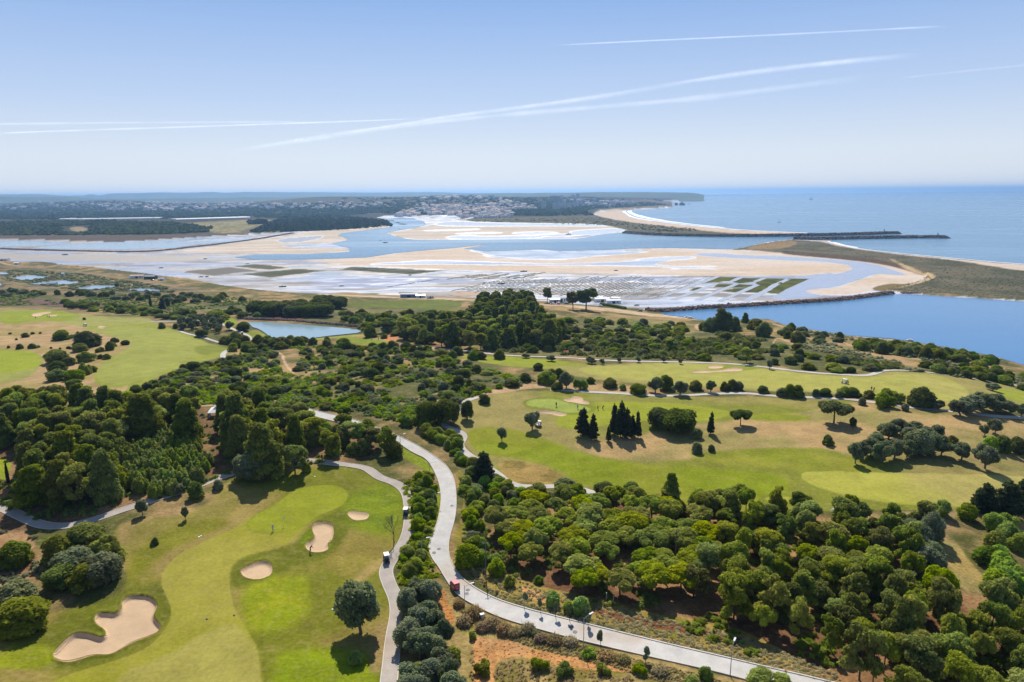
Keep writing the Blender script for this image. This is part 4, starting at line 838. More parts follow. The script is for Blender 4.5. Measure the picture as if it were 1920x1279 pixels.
# ------------------------------------------------------------------ woods, groves and scrub
ROADZ = [(x, y) for x, y in rl[8:]]+[(x+6, y) for x, y in rr[::-1]]
GROVE_L = 'round crowned umbrella pine in the open grove right of the road'
scatter([(915,1010),(945,962),(1010,950),(1100,945),(1240,955),(1320,985),(1330,1060),(1290,1120),(1240,1150),(1150,1140),(1090,1120),(1010,1085),(950,1060)], 6.2,
 [('stone', (5.4,8.6), (4.6,6.6), GROVE_L)], None, 'stone grove', 'umbrella pines of the grove', seed=1, jitter=.7)
AL = 'uneven grey green pine in the bottom right wood'
scatter([(1240,950),(1400,960),(1480,985),(1600,995),(1730,1000),(1752,1060),(1738,1118),(1785,1162),(1900,1172),(2050,1180),(2100,1330),(1900,1500),(1700,1400),(1600,1285),(1500,1238),(1400,1198),(1290,1162),(1250,1135),(1320,1090),(1325,1000)], 5.2,
 [('aleppo', (3.6,7.4), (5.5,10), AL, 5), ('stone', (4.0,7.5), (6.0,8.5), 'bright rounded pine in the bottom right wood', 1.3), ('tall', (4.5,6.0), (8,11), 'dark upright pine in the bottom right wood', .5)], None, 'aleppo', 'pines of the bottom right wood', seed=2, jitter=.9, clump=16)
scatter([(1240,950),(1330,945),(1480,965),(1620,985),(1740,985),(1740,1010),(1600,1005),(1400,985),(1250,975)], 5.0,
 [('bush', (3.5,5.5), (3,4.6), 'dark bushy tree edging the bottom right wood'), ('aleppo', (4,6), (5,8), 'pine edging the bottom right wood by the fairway')], None, 'edge', 'trees edging the fairway above the wood', seed=3)
scatter([(870,880),(905,890),(940,905),(985,930),(1050,925),(1010,955),(940,960),(915,1010),(930,1060),(885,1065),(872,1020),(880,960),(866,915)], 3.9,
 [('limebush', (3,4.6), (2.0,3.2), 'bright leafy bush between the road and the umbrella pine grove', 1), ('greenbush', (3,5), (2.0,3.2), 'mid green bush between the road and the umbrella pine grove', 1.6), ('bush', (3,4.6), (2.0,3.2), 'dark bush between the road and the umbrella pine grove', 1), ('greybush', (3,4.6), (2.0,3.0), 'greyish bush between the road and the umbrella pine grove', .8)], None, 'roadside R', 'bushes right of the road', seed=4)
scatter([(775,905),(803,885),(818,915),(822,950),(803,1005),(800,1045),(828,1078),(800,1085),(752,1078),(752,1050),(785,1000),(776,955)], 3.1,
 [('limebush', (2.6,4), (2.2,3.6), 'bright leafy bush between the near cart path and the road', 1.5), ('greenbush', (2.6,4.2), (2.2,3.6), 'mid green bush between the near cart path and the road', 1.5), ('lump', (2,3.4), (1.2,2), 'low shrub between the near cart path and the road', 1)], None, 'roadside L', 'bushes left of the road', seed=5)
scatter([(766,1125),(795,1118),(815,1135),(822,1160),(845,1190),(862,1240),(870,1300),(870,1400),(758,1420),(752,1300),(765,1230),(762,1170)], 3.7,
 [('olive', (3.8,5.6), (4.2,5.8), 'silvery grey tree in the thicket beside the near cart path', 4), ('blueoak', (4,5.4), (4,5.4), 'rounded grey tree in the thicket beside the near cart path', 2), ('greenbush', (2.4,3.6), (2,3), 'green bush in the thicket beside the near cart path', 1)], None, 'olives', 'thicket between cart path and orange soil', seed=6, jitter=.6)
scatter([(750,792),(800,800),(850,838),(885,880),(868,884),(845,852),(806,826),(770,806)], 3.6, [('greenbush', (3.4,5), (3,4), 'green bush in the hedge along the upper road', 2), ('limebush', (3,4.6), (2.6,3.6), 'bright bush in the hedge along the upper road', 1)], None, 'verge', 'hedge along the upper road', seed=7)
scatter([(770,788),(850,822),(880,860),(900,885),(872,880),(840,848),(790,812),(745,797)], 4.2, [('greenbush', (3.6,5.4), (3,4.2), 'green bush on the verge above the upper road', 2), ('lump', (3,4.6), (1.8,2.8), 'low shrub on the verge above the upper road', 1)], None, 'verge2', 'bushes above the upper road', seed=8)
GAPT = [(372,740),(424,740),(428,800),(404,850),(400,900),(372,900)]
# left stand
LT = 'tall dark pine in the stand above the left cart path'
scatter([(45,925),(75,962),(120,970),(190,960),(232,942),(238,905),(222,870),(190,860),(110,858),(50,875)], 6.2, [('tall', (7.0,9.8), (11,15), LT, 3), ('aleppo', (5.5,8), (9,12), 'broad pine in the stand above the left cart path', 1)], None, 'left stand', 'tall pines of the left stand', seed=9, jitter=.6)
scatter([(-90,775),(70,775),(200,775),(300,785),(345,800),(250,838),(225,862),(110,858),(60,862),(10,850),(-90,850)], 7.2, [('tall', (7,9), (10,14), 'tall dark pine in the wood behind the left stand', 2), ('aleppo', (7,9.5), (9,12), 'broad pine in the wood behind the left stand', 3)], None, 'left wood', 'pines behind the left stand', seed=10, jitter=.8, avoid=[GAPT])
scatter([(-90,745),(60,745),(120,738),(128,752),(100,768),(60,778),(-90,778)], 6.0, [('greenbush', (5,7), (3.5,5), 'green bush along the top edge of the left wood', 2), ('bush', (5,7.5), (3.5,5.5), 'dark bush along the top edge of the left wood', 2), ('aleppo', (6,8), (6,9), 'pine along the top edge of the left wood', 1)], None, 'left top', 'bushes above the left wood', seed=11)
scatter([(238,880),(248,930),(280,935),(335,928),(375,905),(388,865),(372,825),(330,810),(290,815),(250,845)], 3.6, [('young', (3.8,5.4), (3.4,5.0), 'light green young pine in the low plantation at the left', 1)], None, 'young', 'young pines of the plantation', seed=12, jitter=.7)
scatter([(300,768),(400,775),(470,785),(560,800),(600,820),(575,862),(500,872),(440,860),(408,840),(400,815),(340,805)], 7.0, [('aleppo', (6.5,9), (8,11.5), 'broad pine in the wood behind the near green', 3), ('tall', (6.5,8.5), (10,13), 'tall dark pine in the wood behind the near green', 1.3)], None, 'centre wood', 'pines behind the near green', seed=13, avoid=[GAPT])
scatter([(575,800),(640,812),(700,815),(735,835),(740,862),(700,868),(640,862),(590,852)], 5.4, [('aleppo', (5.5,7.5), (6,8.5), 'pine in the wood between the near green and the road', 2), ('bush', (5,7), (4.5,6), 'dark bushy tree between the near green and the road', 2), ('greenbush', (4.5,6), (3.5,5), 'green bush between the near green and the road', 1)], None, 'centre wood R', 'trees between the near green and the road', seed=14)
# middle scrubland
MID = [(120,757),(180,752),(240,738),(318,702),(350,690),(424,678),(440,662),(520,650),(560,645),(640,650),(735,655),(800,662),(880,686),(960,704),(1005,715),(985,722),(945,730),(905,738),(868,750),(852,775),(826,795),(790,796),(700,782),(600,765),(560,760),(480,768),(400,765),(300,765),(200,768)]
mid_avoid = [[(380,760),(426,760),(420,800),(380,800)], [(514,655),(560,655),(560,700),(530,700)], [(-100,735),(235,735),(190,752),(120,760),(83,762),(-100,760)]]
scatter(MID, 6.7, [('roundbush', (3.6,6.6), (2.0,3.6), 'dark rounded shrub in the scrubland across the middle', 2.2), ('greenbush', (3.4,6.4), (1.8,3.0), 'bright green shrub in the scrubland across the middle', 2.0), ('greybush', (3.6,6.4), (2.0,3.4), 'greyish shrub in the scrubland across the middle', 1.8), ('lump', (4,8), (1.4,2.4), 'low spreading shrub in the scrubland across the middle', 1.8), ('oak', (5,7), (3.5,5), 'dark tree in the scrubland across the middle', .5)], None, 'mid', 'shrubs of the middle scrubland', seed=15, avoid=mid_avoid, clump=22)
# scrub belt below the lagoon and its woods
BELT = [(1010,615),(1100,620),(1200,625),(1300,640),(1460,648),(1560,668),(1700,694),(1640,695),(1580,700),(1480,692),(1369,678),(1200,670),(1041,665),(960,660),(1000,640)]
scatter(BELT, 11, [('bush', (4,8), (2.5,4.4), 'dark shrub in the scrub belt above the upper fairway', 2.2), ('greenbush', (4,8), (2.2,3.8), 'green shrub in the scrub belt above the upper fairway', 2), ('greybush', (4,7.5), (2.5,4), 'greyish shrub in the scrub belt above the upper fairway', 1), ('aleppo', (5.5,8), (5,8), 'pine in the scrub belt above the upper fairway', .5)], None, 'belt', 'shrubs above the upper fairway', seed=16)
scatter([(1700,690),(1760,680),(1860,694),(1960,712),(2060,730),(2060,765),(1960,745),(1830,712),(1760,700)], 9.5, [('bush', (4.5,7.5), (2.5,4), 'dark shrub at the right edge beside the lake slope', 2), ('greenbush', (6,9), (3,5), 'green shrub at the right edge beside the lake slope', 1)], None, 'belt R', 'shrubs at the right edge by the lake slope', seed=17)
WOOD = [(752,640),(800,652),(850,655),(905,662),(960,658),(1035,655),(1060,640),(1050,615),(1010,600),(960,590),(900,592),(860,602),(800,618),(758,625)]
scatter(WOOD, 9.5, [('tall', (8,11.5), (10,14), 'dark tall pine in the wood below the oyster beds', 2.5), ('aleppo', (8,11), (8,12), 'broad pine in the wood below the oyster beds', 2), ('oak', (8,11), (6,9), 'dark bushy tree in the wood below the oyster beds', 1)], None, 'wood', 'trees of the wood below the oyster beds', seed=18, jitter=.8)
scatter([(900,575),(960,570),(1005,580),(1000,600),(940,600),(890,595)], 10, [('tall', (9,13), (11,14), 'tall dark pine on the crest of the far wood', 2)], None, 'crest', 'pines on the crest of the wood', seed=19)
scatter([(478,588),(560,582),(612,592),(604,597),(540,593),(500,593)], 8, [('oak', (13,17), (8,10), 'broad umbrella pine in the dark clump behind the golf pond', 1)], None, 'clump', 'umbrella pines behind the golf pond', seed=20, jitter=.5)
scatter([(592,570),(640,572),(652,582),(600,580)], 9, [('oak', (13,16), (8,10), 'broad umbrella pine in the small clump by the shore track', 1)], None, 'clump2', 'umbrella pines by the shore track', seed=21, jitter=.5)
scatter([(640,590),(760,590),(860,590),(800,612),(750,635),(690,615),(640,600)], 12.5, [('bush', (7,12), (4,7), 'dark shrub between the golf pond and the wood', 2), ('greenbush', (7,11), (3.5,5.5), 'green shrub between the golf pond and the wood', 2), ('lump', (7,12), (2.5,4), 'low shrub between the golf pond and the wood', 1.5)], None, 'flat', 'shrubs between the golf pond and the wood', seed=22)
scatter([(120,568),(200,574),(330,590),(480,583),(470,600),(330,600),(220,590),(160,584),(120,578)], 13, [('greenbush', (6,11), (3,4.5), 'green shrub above the left course', 1.5), ('oak', (6,10), (3.5,5), 'dark shrub above the left course', 1)], None, 'left belt', 'shrubs above the left course', seed=23)
scatter([(-60,545),(200,550),(420,556),(480,566),(330,572),(160,556),(-60,558)], 17, [('bush', (7,12), (4,6), 'dark shrub on the flat below the salt pans', 1), ('greybush', (7,12), (3.5,5), 'greyish shrub on the flat below the salt pans', 1)], None, 'left flat', 'shrubs below the salt pans', seed=24)
scatter([(1060,600),(1250,605),(1290,612),(1280,640),(1150,625),(1060,612)], 15, [('greenbush', (7,12), (3.5,5), 'green shrub on the meadow below the beach track', 1), ('greybush', (6,10), (3,5), 'greyish shrub on the meadow below the beach track', 1)], None, 'meadow', 'shrubs on the meadow', seed=25)
scatter([(560,640),(640,655),(760,652),(880,668),(940,672),(930,680),(840,672),(740,662),(620,655)], 9, [('bush', (5,8), (3.5,5.5), 'dark shrub along the green strip by the pond', 1), ('greenbush', (5,8), (3,4.5), 'green shrub along the green strip by the pond', 1)], None, 'strip', 'shrubs by the pond greens', seed=26)
scatter([(430,640),(520,640),(570,645),(560,655),(440,662),(432,652)], 8, [('bush', (6,9), (4,6), 'dark shrub below the golf pond', 2), ('greenbush', (6,8), (3.5,5), 'green shrub below the golf pond', 1)], None, 'pond', 'shrubs below the golf pond', seed=27)
scatter([(335,606),(400,600),(432,618),(425,630),(370,622),(340,620)], 8.5, [('olive', (5,7), (5,6.5), 'round tree in the little orchard beside the pond path', 1)], None, 'orchard', 'orchard beside the pond path', seed=28, jitter=.5)
scatter([(1445,612),(1600,640),(1560,650),(1470,640),(1440,625)], 14, [('bush', (6,10), (4,7), 'dark shrub on the sandy slope by the lake', 1), ('greybush', (5,8), (3,4.5), 'grey shrub on the sandy slope by the lake', 1)], None, 'slope', 'shrubs on the sandy slope', seed=29)
scatter([(1605,650),(1700,655),(1790,668),(1870,686),(1850,690),(1760,676),(1680,668),(1610,660)], 9, [('bush', (7,11), (5,7), 'dark shrub in the line along the lake shore', 2), ('greenbush', (7,10), (4,6), 'green shrub in the line along the lake shore', 1)], None, 'shore', 'shrubs along the lake shore', seed=30)
# right broadleaf edge
scatter([(1760,985),(1830,985),(1870,1000),(1880,1050),(1960,1110),(2060,1130),(2060,1080),(1960,1050),(1900,1040),(1850,1010),(1830,1030),(1870,1110),(1920,1150),(1990,1160),(1990,1010),(1900,1000),(1850,970),(1760,965)], 4.6, [('limebush', (4.5,6.2), (4,5.5), 'bright broadleaf tree by the mown clearing at the right', 2), ('greenbush', (4.5,6), (3.6,5), 'mid green bush by the mown clearing at the right', 1.5)], None, 'broadleaf', 'broadleaf trees by the clearing', seed=31)
scatter([(1820,985),(1920,975),(2060,960),(2060,945),(1920,950),(1840,962)], 5.5, [('conifer', (6,8), (7,9), 'black green conifer in the hedge at the right edge', 1)], None, 'hedgeR', 'conifer hedge at the right edge', seed=32, jitter=.5)
scatter([(1700,1010),(1745,1015),(1760,1070),(1755,1100),(1715,1090)], 4.2, [('blueoak', (5,6.5), (6,8), 'dusky blue green tree between the wood and the clearing', 1)], None, 'bluecorner', 'dusky trees at the wood corner', seed=33)
# ------------------------------------------------------------------ trees that stand apart
def one(kind, u, v, w, h, label, group=None, cat=None):
    x, y, W_, H_ = size_at(u, v, w, h); return plant(kind, x, y, W_, H_, label, group, cat=cat)
LT_ = one('olive', 672, 1200, 94, 108, 'lone large grey green tree beside the near cart path at the bottom')
one('greenbush', 666, 1247, 30, 26, 'small green bush in the shade of the large lone tree')
for i, (u, v, w, h, k, lb) in enumerate([(105,1060,60,60,'bush','top left dark bush of the thicket at the left above the largest bunker'),(150,1040,75,60,'greenbush','topmost green bush of the thicket above the largest bunker'),(195,1062,60,62,'greenbush','right hand green bush of the thicket above the largest bunker'),(130,1085,80,60,'greybush','greyish bush in the middle of the thicket above the largest bunker'),(185,1098,75,62,'greybush','grey green bush at the lower right of the thicket above the largest bunker'),(110,1105,70,50,'bush','dark bush at the lower left of the thicket above the largest bunker'),(155,1110,80,55,'bush','dark bush at the foot of the thicket above the largest bunker'),
    (20,1065,62,52,'bush','round dark bush by the left edge above the brown soil'),(15,1150,80,60,'greybush','greyish bush at the left edge beside the largest bunker'),(30,1190,100,70,'greenbush','bright green bush at the left edge beside the largest bunker')]): one(k, u, v, w, h, lb)
one('bush', 289, 1023, 16, 22, 'tiny lone dark tree on the dry grass left of the fairway')
one('olive', 265, 969, 25, 32, 'small grey tree standing just below the cart path at the left'); one('olive', 346, 976, 14, 26, 'thin little tree on the dry grass below the cart path'); one('olive', 334, 930, 24, 22, 'small pale tree beside the cart path left of the round dark bush')
one('bush', 363, 936, 34, 40, 'round dark bush standing on the cart path edge'); one('greybush', 407, 919, 20, 30, 'narrow grey bush beside the cart path below the centre wood')
one('blueoak', 470, 905, 70, 62, 'dusky blue grey tree at the foot of the wood behind the near green'); one('tall', 492, 900, 88, 112, 'large rounded dark pine standing out of the wood behind the near green')
one('aleppo', 550, 893, 46, 60, 'pointed light green pine at the right end of the wood behind the near green'); one('greenbush', 572, 886, 20, 22, 'small bright bush at the foot of the pointed pine')
one('tall', 262, 835, 70, 105, 'very dark tall pine rising above the young plantation'); one('tall', 345, 838, 60, 92, 'open tall pine left of the white tent'); one('tall', 440, 850, 60, 110, 'tall pine just right of the white tent')
one('cypress', 15, 907, 6, 42, 'slim black cypress standing on the bright grass at the left edge')
one('conifer', 905, 903, 46, 56, 'solitary black conifer on the slope right of the road'); 
one('aleppo', 1010, 950, 46, 44, 'grey green tree just below the path junction right of the road'); one('oak', 1137, 940, 44, 36, 'left of two dark trees above the umbrella pine grove'); one('oak', 1182, 944, 44, 40, 'right of two dark trees above the umbrella pine grove')
one('greybush', 1060, 925, 46, 30, 'grey bush against the path above the umbrella pine grove')
one('willow', 998, 808, 29, 36, 'vase shaped grey green tree beside the golf cart on the right course'); one('willow', 941, 829, 19, 28, 'small drooping tree on the grass left of the vase shaped tree')
one('oak', 876, 789, 27, 37, 'upright dark tree at the left corner of the right course'); one('bush', 908, 758, 24, 20, 'round bush by the path at the top left of the right course')
one('oak', 800, 800, 46, 48, 'left part of the big spreading tree above the road'); one('oak', 838, 800, 52, 52, 'right part of the big spreading tree above the road')
listed('conifer', [(1093,821,32,54),(1114,827,21,50),(1141,829,11,28),(1152,816,19,54),(1164,822,24,64),(1176,824,26,58),(1187,819,16,40),(1197,822,15,49)], 'dark pointed conifer', 'conifers on the dry grass', 'on the dry grass of the right course')
one('conifer', 1333, 815, 15, 43, 'lone slim conifer between the big round trees on the right course')
one('oak', 1240, 806, 56, 42, 'left crown of the big round dark tree on the right course'); one('oak', 1276, 814, 76, 50, 'right and larger crown of the big round dark tree on the right course')
one('greybush', 1309, 823, 20, 23, 'upper round bush right of the big round dark tree'); one('greybush', 1308, 851, 22, 27, 'lower round bush right of the big round dark tree'); one('greybush', 1335, 847, 14, 21, 'narrow small bush on the grass right of the two round bushes')
one('umbrella', 1392, 802, 44, 37, 'round headed dark tree with a forked trunk on the dry grass'); one('umbrella', 1571, 799, 66, 52, 'wide flat topped dark tree on the dry grass at the right'); one('oak', 1601, 803, 14, 22, 'low side growth beside the wide flat topped tree')
one('bush', 1554, 836, 22, 27, 'round dark bush below the wide flat topped tree')
listed('olive', [(1607,872,30,40),(1622,864,30,36),(1637,858,36,38),(1657,872,42,42),(1682,864,40,40),(1705,861,34,38),(1730,858,52,56,'blueoak'),(1752,858,44,50),(1770,857,36,40),(1672,828,46,38),(1694,820,44,36),(1717,822,40,34),(1761,824,30,28),(1788,840,24,30,'bush'),(1650,845,40,36),(1715,842,50,42),(1745,836,40,36)], 'silvery tree', 'silvery trees of the large grove', 'of the large grove on the right course')
one('olive', 1808, 867, 38, 38, 'silvery tree just right of the large grove'); one('olive', 1854, 884, 46, 50, 'silvery tree standing alone at the right end of the pale fairway')
one('olive', 1849, 819, 20, 23, 'small silvery tree on the dry slope, left of a pair'); one('olive', 1870, 817, 28, 31, 'larger silvery tree on the dry slope, right of a pair')
one('limebush', 1862, 846, 30, 30, 'bright green tree at the right edge above the silvery lone tree'); one('bush', 1886, 850, 38, 34, 'dark bush beside the bright green tree at the right edge'); one('bush', 1912, 852, 36, 34, 'dark bush touching the right edge')
listed('olive', [(1808,785,44,34),(1828,778,50,38),(1850,776,50,42),(1875,776,46,38),(1840,768,44,30),(1866,766,40,28),(1899,780,28,28),(1919,782,24,26)], 'dusky tree', 'dusky trees at the right edge', 'of the clump ending the middle path')
one('olive', 1866, 734, 26, 17, 'small tree above the dusky clump at the right edge')
one('bush', 1736, 765, 46, 42, 'pointed grey green tree between the two right fairways', cat='tree'); one('olive', 1763, 769, 24, 20, 'round little tree beside the pointed grey green tree'); one('bush', 1718, 760, 28, 26, 'dark bush left of the pointed grey green tree')
one('lump', 1675, 757, 46, 18, 'low bright shrub strip above the middle path'); one('lump', 1663, 766, 46, 15, 'low shrub strip just below the middle path'); one('greybush', 1699, 771, 15, 18, 'small grey bush below the middle path')
listed('bush', [(1633,747,25,14),(1618,760,15,23,'greybush'),(1602,744,30,18),(1586,744,28,20,'greenbush'),(1574,747,14,14,'greybush'),(1550,744,26,16),(1532,745,16,22,'greybush'),(1498,746,28,26),(1484,745,26,28),(1468,744,22,18,'greybush'),(1432,738,25,16),(1386,732,18,18,'greybush'),(1374,732,22,24),(1359,733,18,26),(1334,737,20,23,'olive'),(1305,732,28,20),(1277,743,30,28,'olive'),(1250,732,34,30),(1230,738,28,30,'olive'),(1198,740,34,19)], 'round bush or tree', 'bushes between the two right fairways', 'between the two right fairways')
listed('bush', [(1168,732,14,13,'greenbush'),(1145,728,30,21),(1108,720,18,14),(1094,732,36,17,'lump'),(1062,731,30,34,'olive'),(1035,710,20,25),(1048,709,20,20),(1025,720,40,16,'greenbush'),(1009,695,22,15,'oak'),(1045,732,24,16),(985,716,24,18)], 'bush', 'bushes at the left end of the row', 'near the top left of the far green')
one('olive', 1444, 693, 12, 18, 'single small tree on the upper fairway beside the thin cart path')
listed('olive', [(1105,682,14,14),(1130,684,12,12),(1198,680,12,12),(1162,680,10,10),(1245,680,12,12),(1276,683,10,12),(985,672,16,10),(1035,678,20,12),(1110,683,16,13)], 'small tree', 'small trees along the thin cart path', 'beside the thin cart path on the upper fairway')
one('euca', 1026, 568, 20, 30, 'tall open crowned tree beside the white sheds on the shore'); one('euca', 1075, 581, 28, 34, 'left of two tall trees by the beach track'); one('euca', 1100, 582, 40, 42, 'right of two tall trees by the beach track')
listed('tall', [(1353,622,34,46),(1368,622,28,36),(1334,622,30,28,'bush'),(1380,620,24,28),(1320,620,20,18,'greenbush'),(1398,606,14,20),(1416,618,30,22,'bush'),(1434,632,32,30,'bush'),(1422,622,18,26,'aleppo')], 'dark tree', 'trees on the rise beside the lake', 'on the rise beside the lake')
one('bush', 1362, 638, 22, 17, 'round dark bush below the trees on the rise by the lake')
one('oak', 376, 632, 23, 15, 'round tree with its own shade beside the short cart path'); one('bush', 438, 646, 32, 26, 'large round bush beside the pond path bend'); one('bush', 420, 645, 26, 16, 'round bush left of the large one at the pond path bend'); one('oak', 453, 622, 28, 20, 'dark tree on the bank at the left tip of the golf pond'); one('bush', 302, 616, 14, 12, 'small round tree left of the little orchard'); one('bush', 328, 616, 10, 10, 'small round tree at the left edge of the little orchard')
listed('bush', [(111,638,33,17),(157,651,52,20),(146,660,28,14,'greenbush'),(204,657,18,19),(187,660,14,10),(213,642,16,10),(233,647,16,9),(99,683,46,22,'greenbush'),(125,686,28,16),(157,679,34,15,'greenbush'),(103,698,36,15),(100,715,40,18),(135,714,36,19,'greenbush'),(135,729,30,15,'greenbush'),(155,704,26,26,'young'),(172,698,18,13),(198,674,18,11),(187,673,14,9),(183,661,12,9),(210,650,14,9)], 'bush', 'bushes on the left course', 'on the dry ground of the left course')
listed('bush', [(45,633,16,9),(58,654,18,9),(35,655,14,11),(18,627,6,4),(30,638,5,4),(15,653,6,5),(70,652,8,5),(95,654,5,4),(112,655,5,4),(127,654,8,5),(60,627,8,4),(75,626,5,4),(157,600,7,5),(145,625,6,4),(153,626,6,4),(187,634,6,4),(118,622,7,4),(133,633,9,6)], 'tiny shrub', 'tiny shrubs on the left course', 'near the left edge')
listed('cypress', [(282,575,5,21),(302,581,13,21,'conifer'),(314,575,8,16),(324,573,4,9)], 'dark cypress', 'cypresses above the left course', 'standing above the left course')
one('limebush', 480, 597, 16, 12, 'small bright round bush at the left end of the golf pond'); one('bush', 434, 583, 17, 11, 'dark round tree on the flat left of the umbrella pines')
one('umbrella', 722, 625, 34, 24, 'umbrella shaped tree between the golf pond and the wood'); one('bush', 692, 633, 30, 24, 'round dark tree at the right tip of the golf pond'); one('bush', 720, 635, 15, 10, 'small dark bush by the orange soil right of the pond'); one('bush', 565, 644, 24, 14, 'dark bush on the shore below the golf pond'); one('bush', 612, 643, 16, 12, 'round bush on the grass below the golf pond'); one('bush', 642, 649, 26, 13, 'dark bush on the small green right of the pond')
listed('sapling', [(888,1086,7,20),(908,1090,8,22),(983,1143,11,30),(1014,1153,9,28),(1042,1160,11,30),(1068,1166,11,32),(1103,1176,12,34),(930,1108,8,20)], 'thin sapling', 'saplings along the road', 'in the row along the right kerb of the road')
one('sapling', 1127, 1218, 17, 33, 'staked round sapling on the lower verge near the lamp, left of two'); one('sapling', 1211, 1245, 15, 32, 'staked round sapling on the lower verge near the lamp, right of two')
listed('limebush', [(1037,1138,30,38),(1068,1150,24,40),(1090,1153,38,42),(875,1068,50,48,'greenbush'),(930,1082,34,42),(955,1102,24,46,'greenbush'),(1010,1095,20,16,'greenbush')], 'bright young tree', 'bright young trees above the road', 'between the road and the umbrella pines')
listed('limebush', [(1325,1279,30,30,'greenbush'),(1430,1290,52,36),(1470,1292,40,28),(1300,1290,30,24,'greenbush')], 'bright bush', 'bright bushes on the lower verge', 'at the bottom edge below the road')
listed('palm', [(1463,958,16,14),(1572,968,26,18),(1712,985,26,26),(1735,998,24,24),(1742,1012,26,24),(1765,1108,24,30),(1728,992,24,22)], 'pale palm', 'pale palms in the bottom right wood', 'at the upper edge of the bottom right wood')
listed('grass', [(870,1175,34,26),(890,1160,36,30),(905,1185,30,24),(925,1180,34,30),(945,1190,34,28),(965,1195,30,24),(990,1190,34,26),(1015,1205,30,22),(1040,1210,34,24),(1070,1212,32,22),(1140,1240,36,20),(1170,1245,30,16),(860,1140,24,20),(1240,1268,36,20)], 'dry grassy clump', 'dry clumps on the bank below the road', 'on the bank below the road')
listed('greenbush', [(1005,1195,18,14,'greybush'),(1105,1235,30,16),(1200,1265,30,16,'lump'),(905,1268,40,20,'lump'),(1010,1262,40,18,'lump'),(1130,1268,34,16,'lump'),(1060,1270,40,16,'lump'),(885,1200,16,18)], 'low shrub', 'low shrubs around the orange soil', 'around the orange soil at the bottom')
listed('bush', [(1242,584,9,6),(1262,583,8,5),(1278,582,7,4),(1293,580.5,8,5),(1318,578,10,7),(1333,577,8,5),(1366,576,10,9),(1376,575,7,5),(1412,573,9,7),(1430,572,6,4),(1508,566.5,7,4),(1517,566,6,4),(1552,565,7,5),(1570,563,8,4)], 'small dark bush', 'bushes on the dyke', 'growing on the brown rubble dyke')
# bare tree: only branches
def bare_tree():
    x, y, W_, H_ = size_at(739, 1018, 26, 50); y -= W_*.25; r = random.Random(3); parts = []
    def br(p, d, L_, rad, lv):
        e = p+d*L_; parts.append(tube([p, (p+e)/2+Vector((r.uniform(-.05,.05),)*3)*L_, e], [rad, rad*.8, rad*.55], 4))
        if lv < 5:
            for _ in range(3 if lv > 0 else 4):
                nd = (d+Vector((r.uniform(-.6,.6), r.uniform(-.6,.6), r.uniform(0,.45)))).normalized(); br(e, nd, L_*r.uniform(.6,.85), rad*.55, lv+1)
    br(Vector((0,0,-.2)), Vector((.02,0,1)), H_*.34, .16, 0)
    z = float(hgt(x, y)); o = bpy.data.objects.new('bare_tree', None); COL.objects.link(o); o.location = (x, y, z)
    link('branches', mesh_np('branches', *join(parts[1:]), PALEBARK, True), o); link('trunk', mesh_np('trunk', *parts[0], PALEBARK, True), o)
    setp(o, 'leafless tree with fine branches on the lawn beside the near cart path', 'tree')
bare_tree()
# ------------------------------------------------------------------ uncounted ground cover: one mesh per place
def cover(name, poly, n, wr, hr, mat, seed, sub=1, label=None, avoid=(), clump=None, leafy=0):
    rng = np.random.default_rng(seed); P = np.array(poly, float); u0, u1, v0, v1 = P[:, 0].min(), P[:, 0].max(), P[:, 1].min(), P[:, 1].max()
    u, v = rng.uniform(u0, u1, n*3), rng.uniform(v0, v1, n*3); k = sdf(P, u, v) > 0
    for a in avoid: k &= sdf(np.array(a, float), u, v) < 0
    u, v = u[k][:n], v[k][:n]; x, y, z = unp(u, v)
    if clump: k = fbm(x/clump, y/clump, seed, 3) > .48; x, y, z = x[k], y[k], z[k]
    iv, jf = ICO[sub]; w = rng.uniform(*wr, len(x)); h = rng.uniform(*hr, len(x)); m = len(x)
    if leafy:
        lv, lf, lt = leafcloud([(0,0,.1,.45,.45,.8)], leafy, .13, rng, core=.75); iv = lv; jf = lf
    V = iv[None]*np.stack([w*.5, w*.5, h], 1)[:, None] if not leafy else iv[None]*np.stack([w, w, h], 1)[:, None]
    if not leafy: V = V*(1+.35*(rng.random((m, len(iv), 1))-.5))
    V = V+np.stack([x, y, z], 1)[:, None]; F = (jf[None]+(np.arange(m)*len(iv))[:, None, None]).reshape(-1, 3)
    T = np.repeat(rng.random(m), len(iv))*.6+rng.random(m*len(iv))*.4
    o = link(name, mesh_np(name, V.reshape(-1, 3), F, mat, False, [('tint', 'FLOAT', T)])); setp(o, label, None, None, 'stuff'); return m
allb = [BUNK[k] for k in BUNK]
print('cover', cover('scrub_cover', MID, 3400, (1.2,3.4), (.6,1.6), FM['green'], 1, 1, 'low scrub between the shrubs of the middle ground', mid_avoid, 14, 22),
 cover('scrub_cover', MID, 2600, (1.2,3.2), (.6,1.5), FM['grey'], 2, 1, 'low grey scrub between the shrubs of the middle ground', mid_avoid, 14, 18),
 cover('scrub_cover', [(640,580),(1100,602),(1320,618),(1460,640),(1700,690),(1640,696),(1369,678),(1041,666),(800,650),(740,640),(640,606)], 4200, (2,5), (.8,2.2), FM['dark'], 3, 1, 'low scrub below the lagoon', (), 30, 14),
 cover('scrub_cover', [(-60,548),(200,552),(420,556),(640,585),(640,600),(480,583),(330,598),(160,582),(120,570),(-60,576)], 2600, (1.5,4.5), (.6,1.6), FM['green'], 4, 1, 'low scrub above the left course', (), 40, 12),
 cover('scrub_cover', [(1460,610),(1592,632),(1715,645),(1860,672),(1990,710),(1990,740),(1830,712),(1700,695),(1500,652)], 1500, (1.5,4), (.6,1.6), FM['grey'], 5, 1, 'low scrub on the lake slope', (), 25, 14))
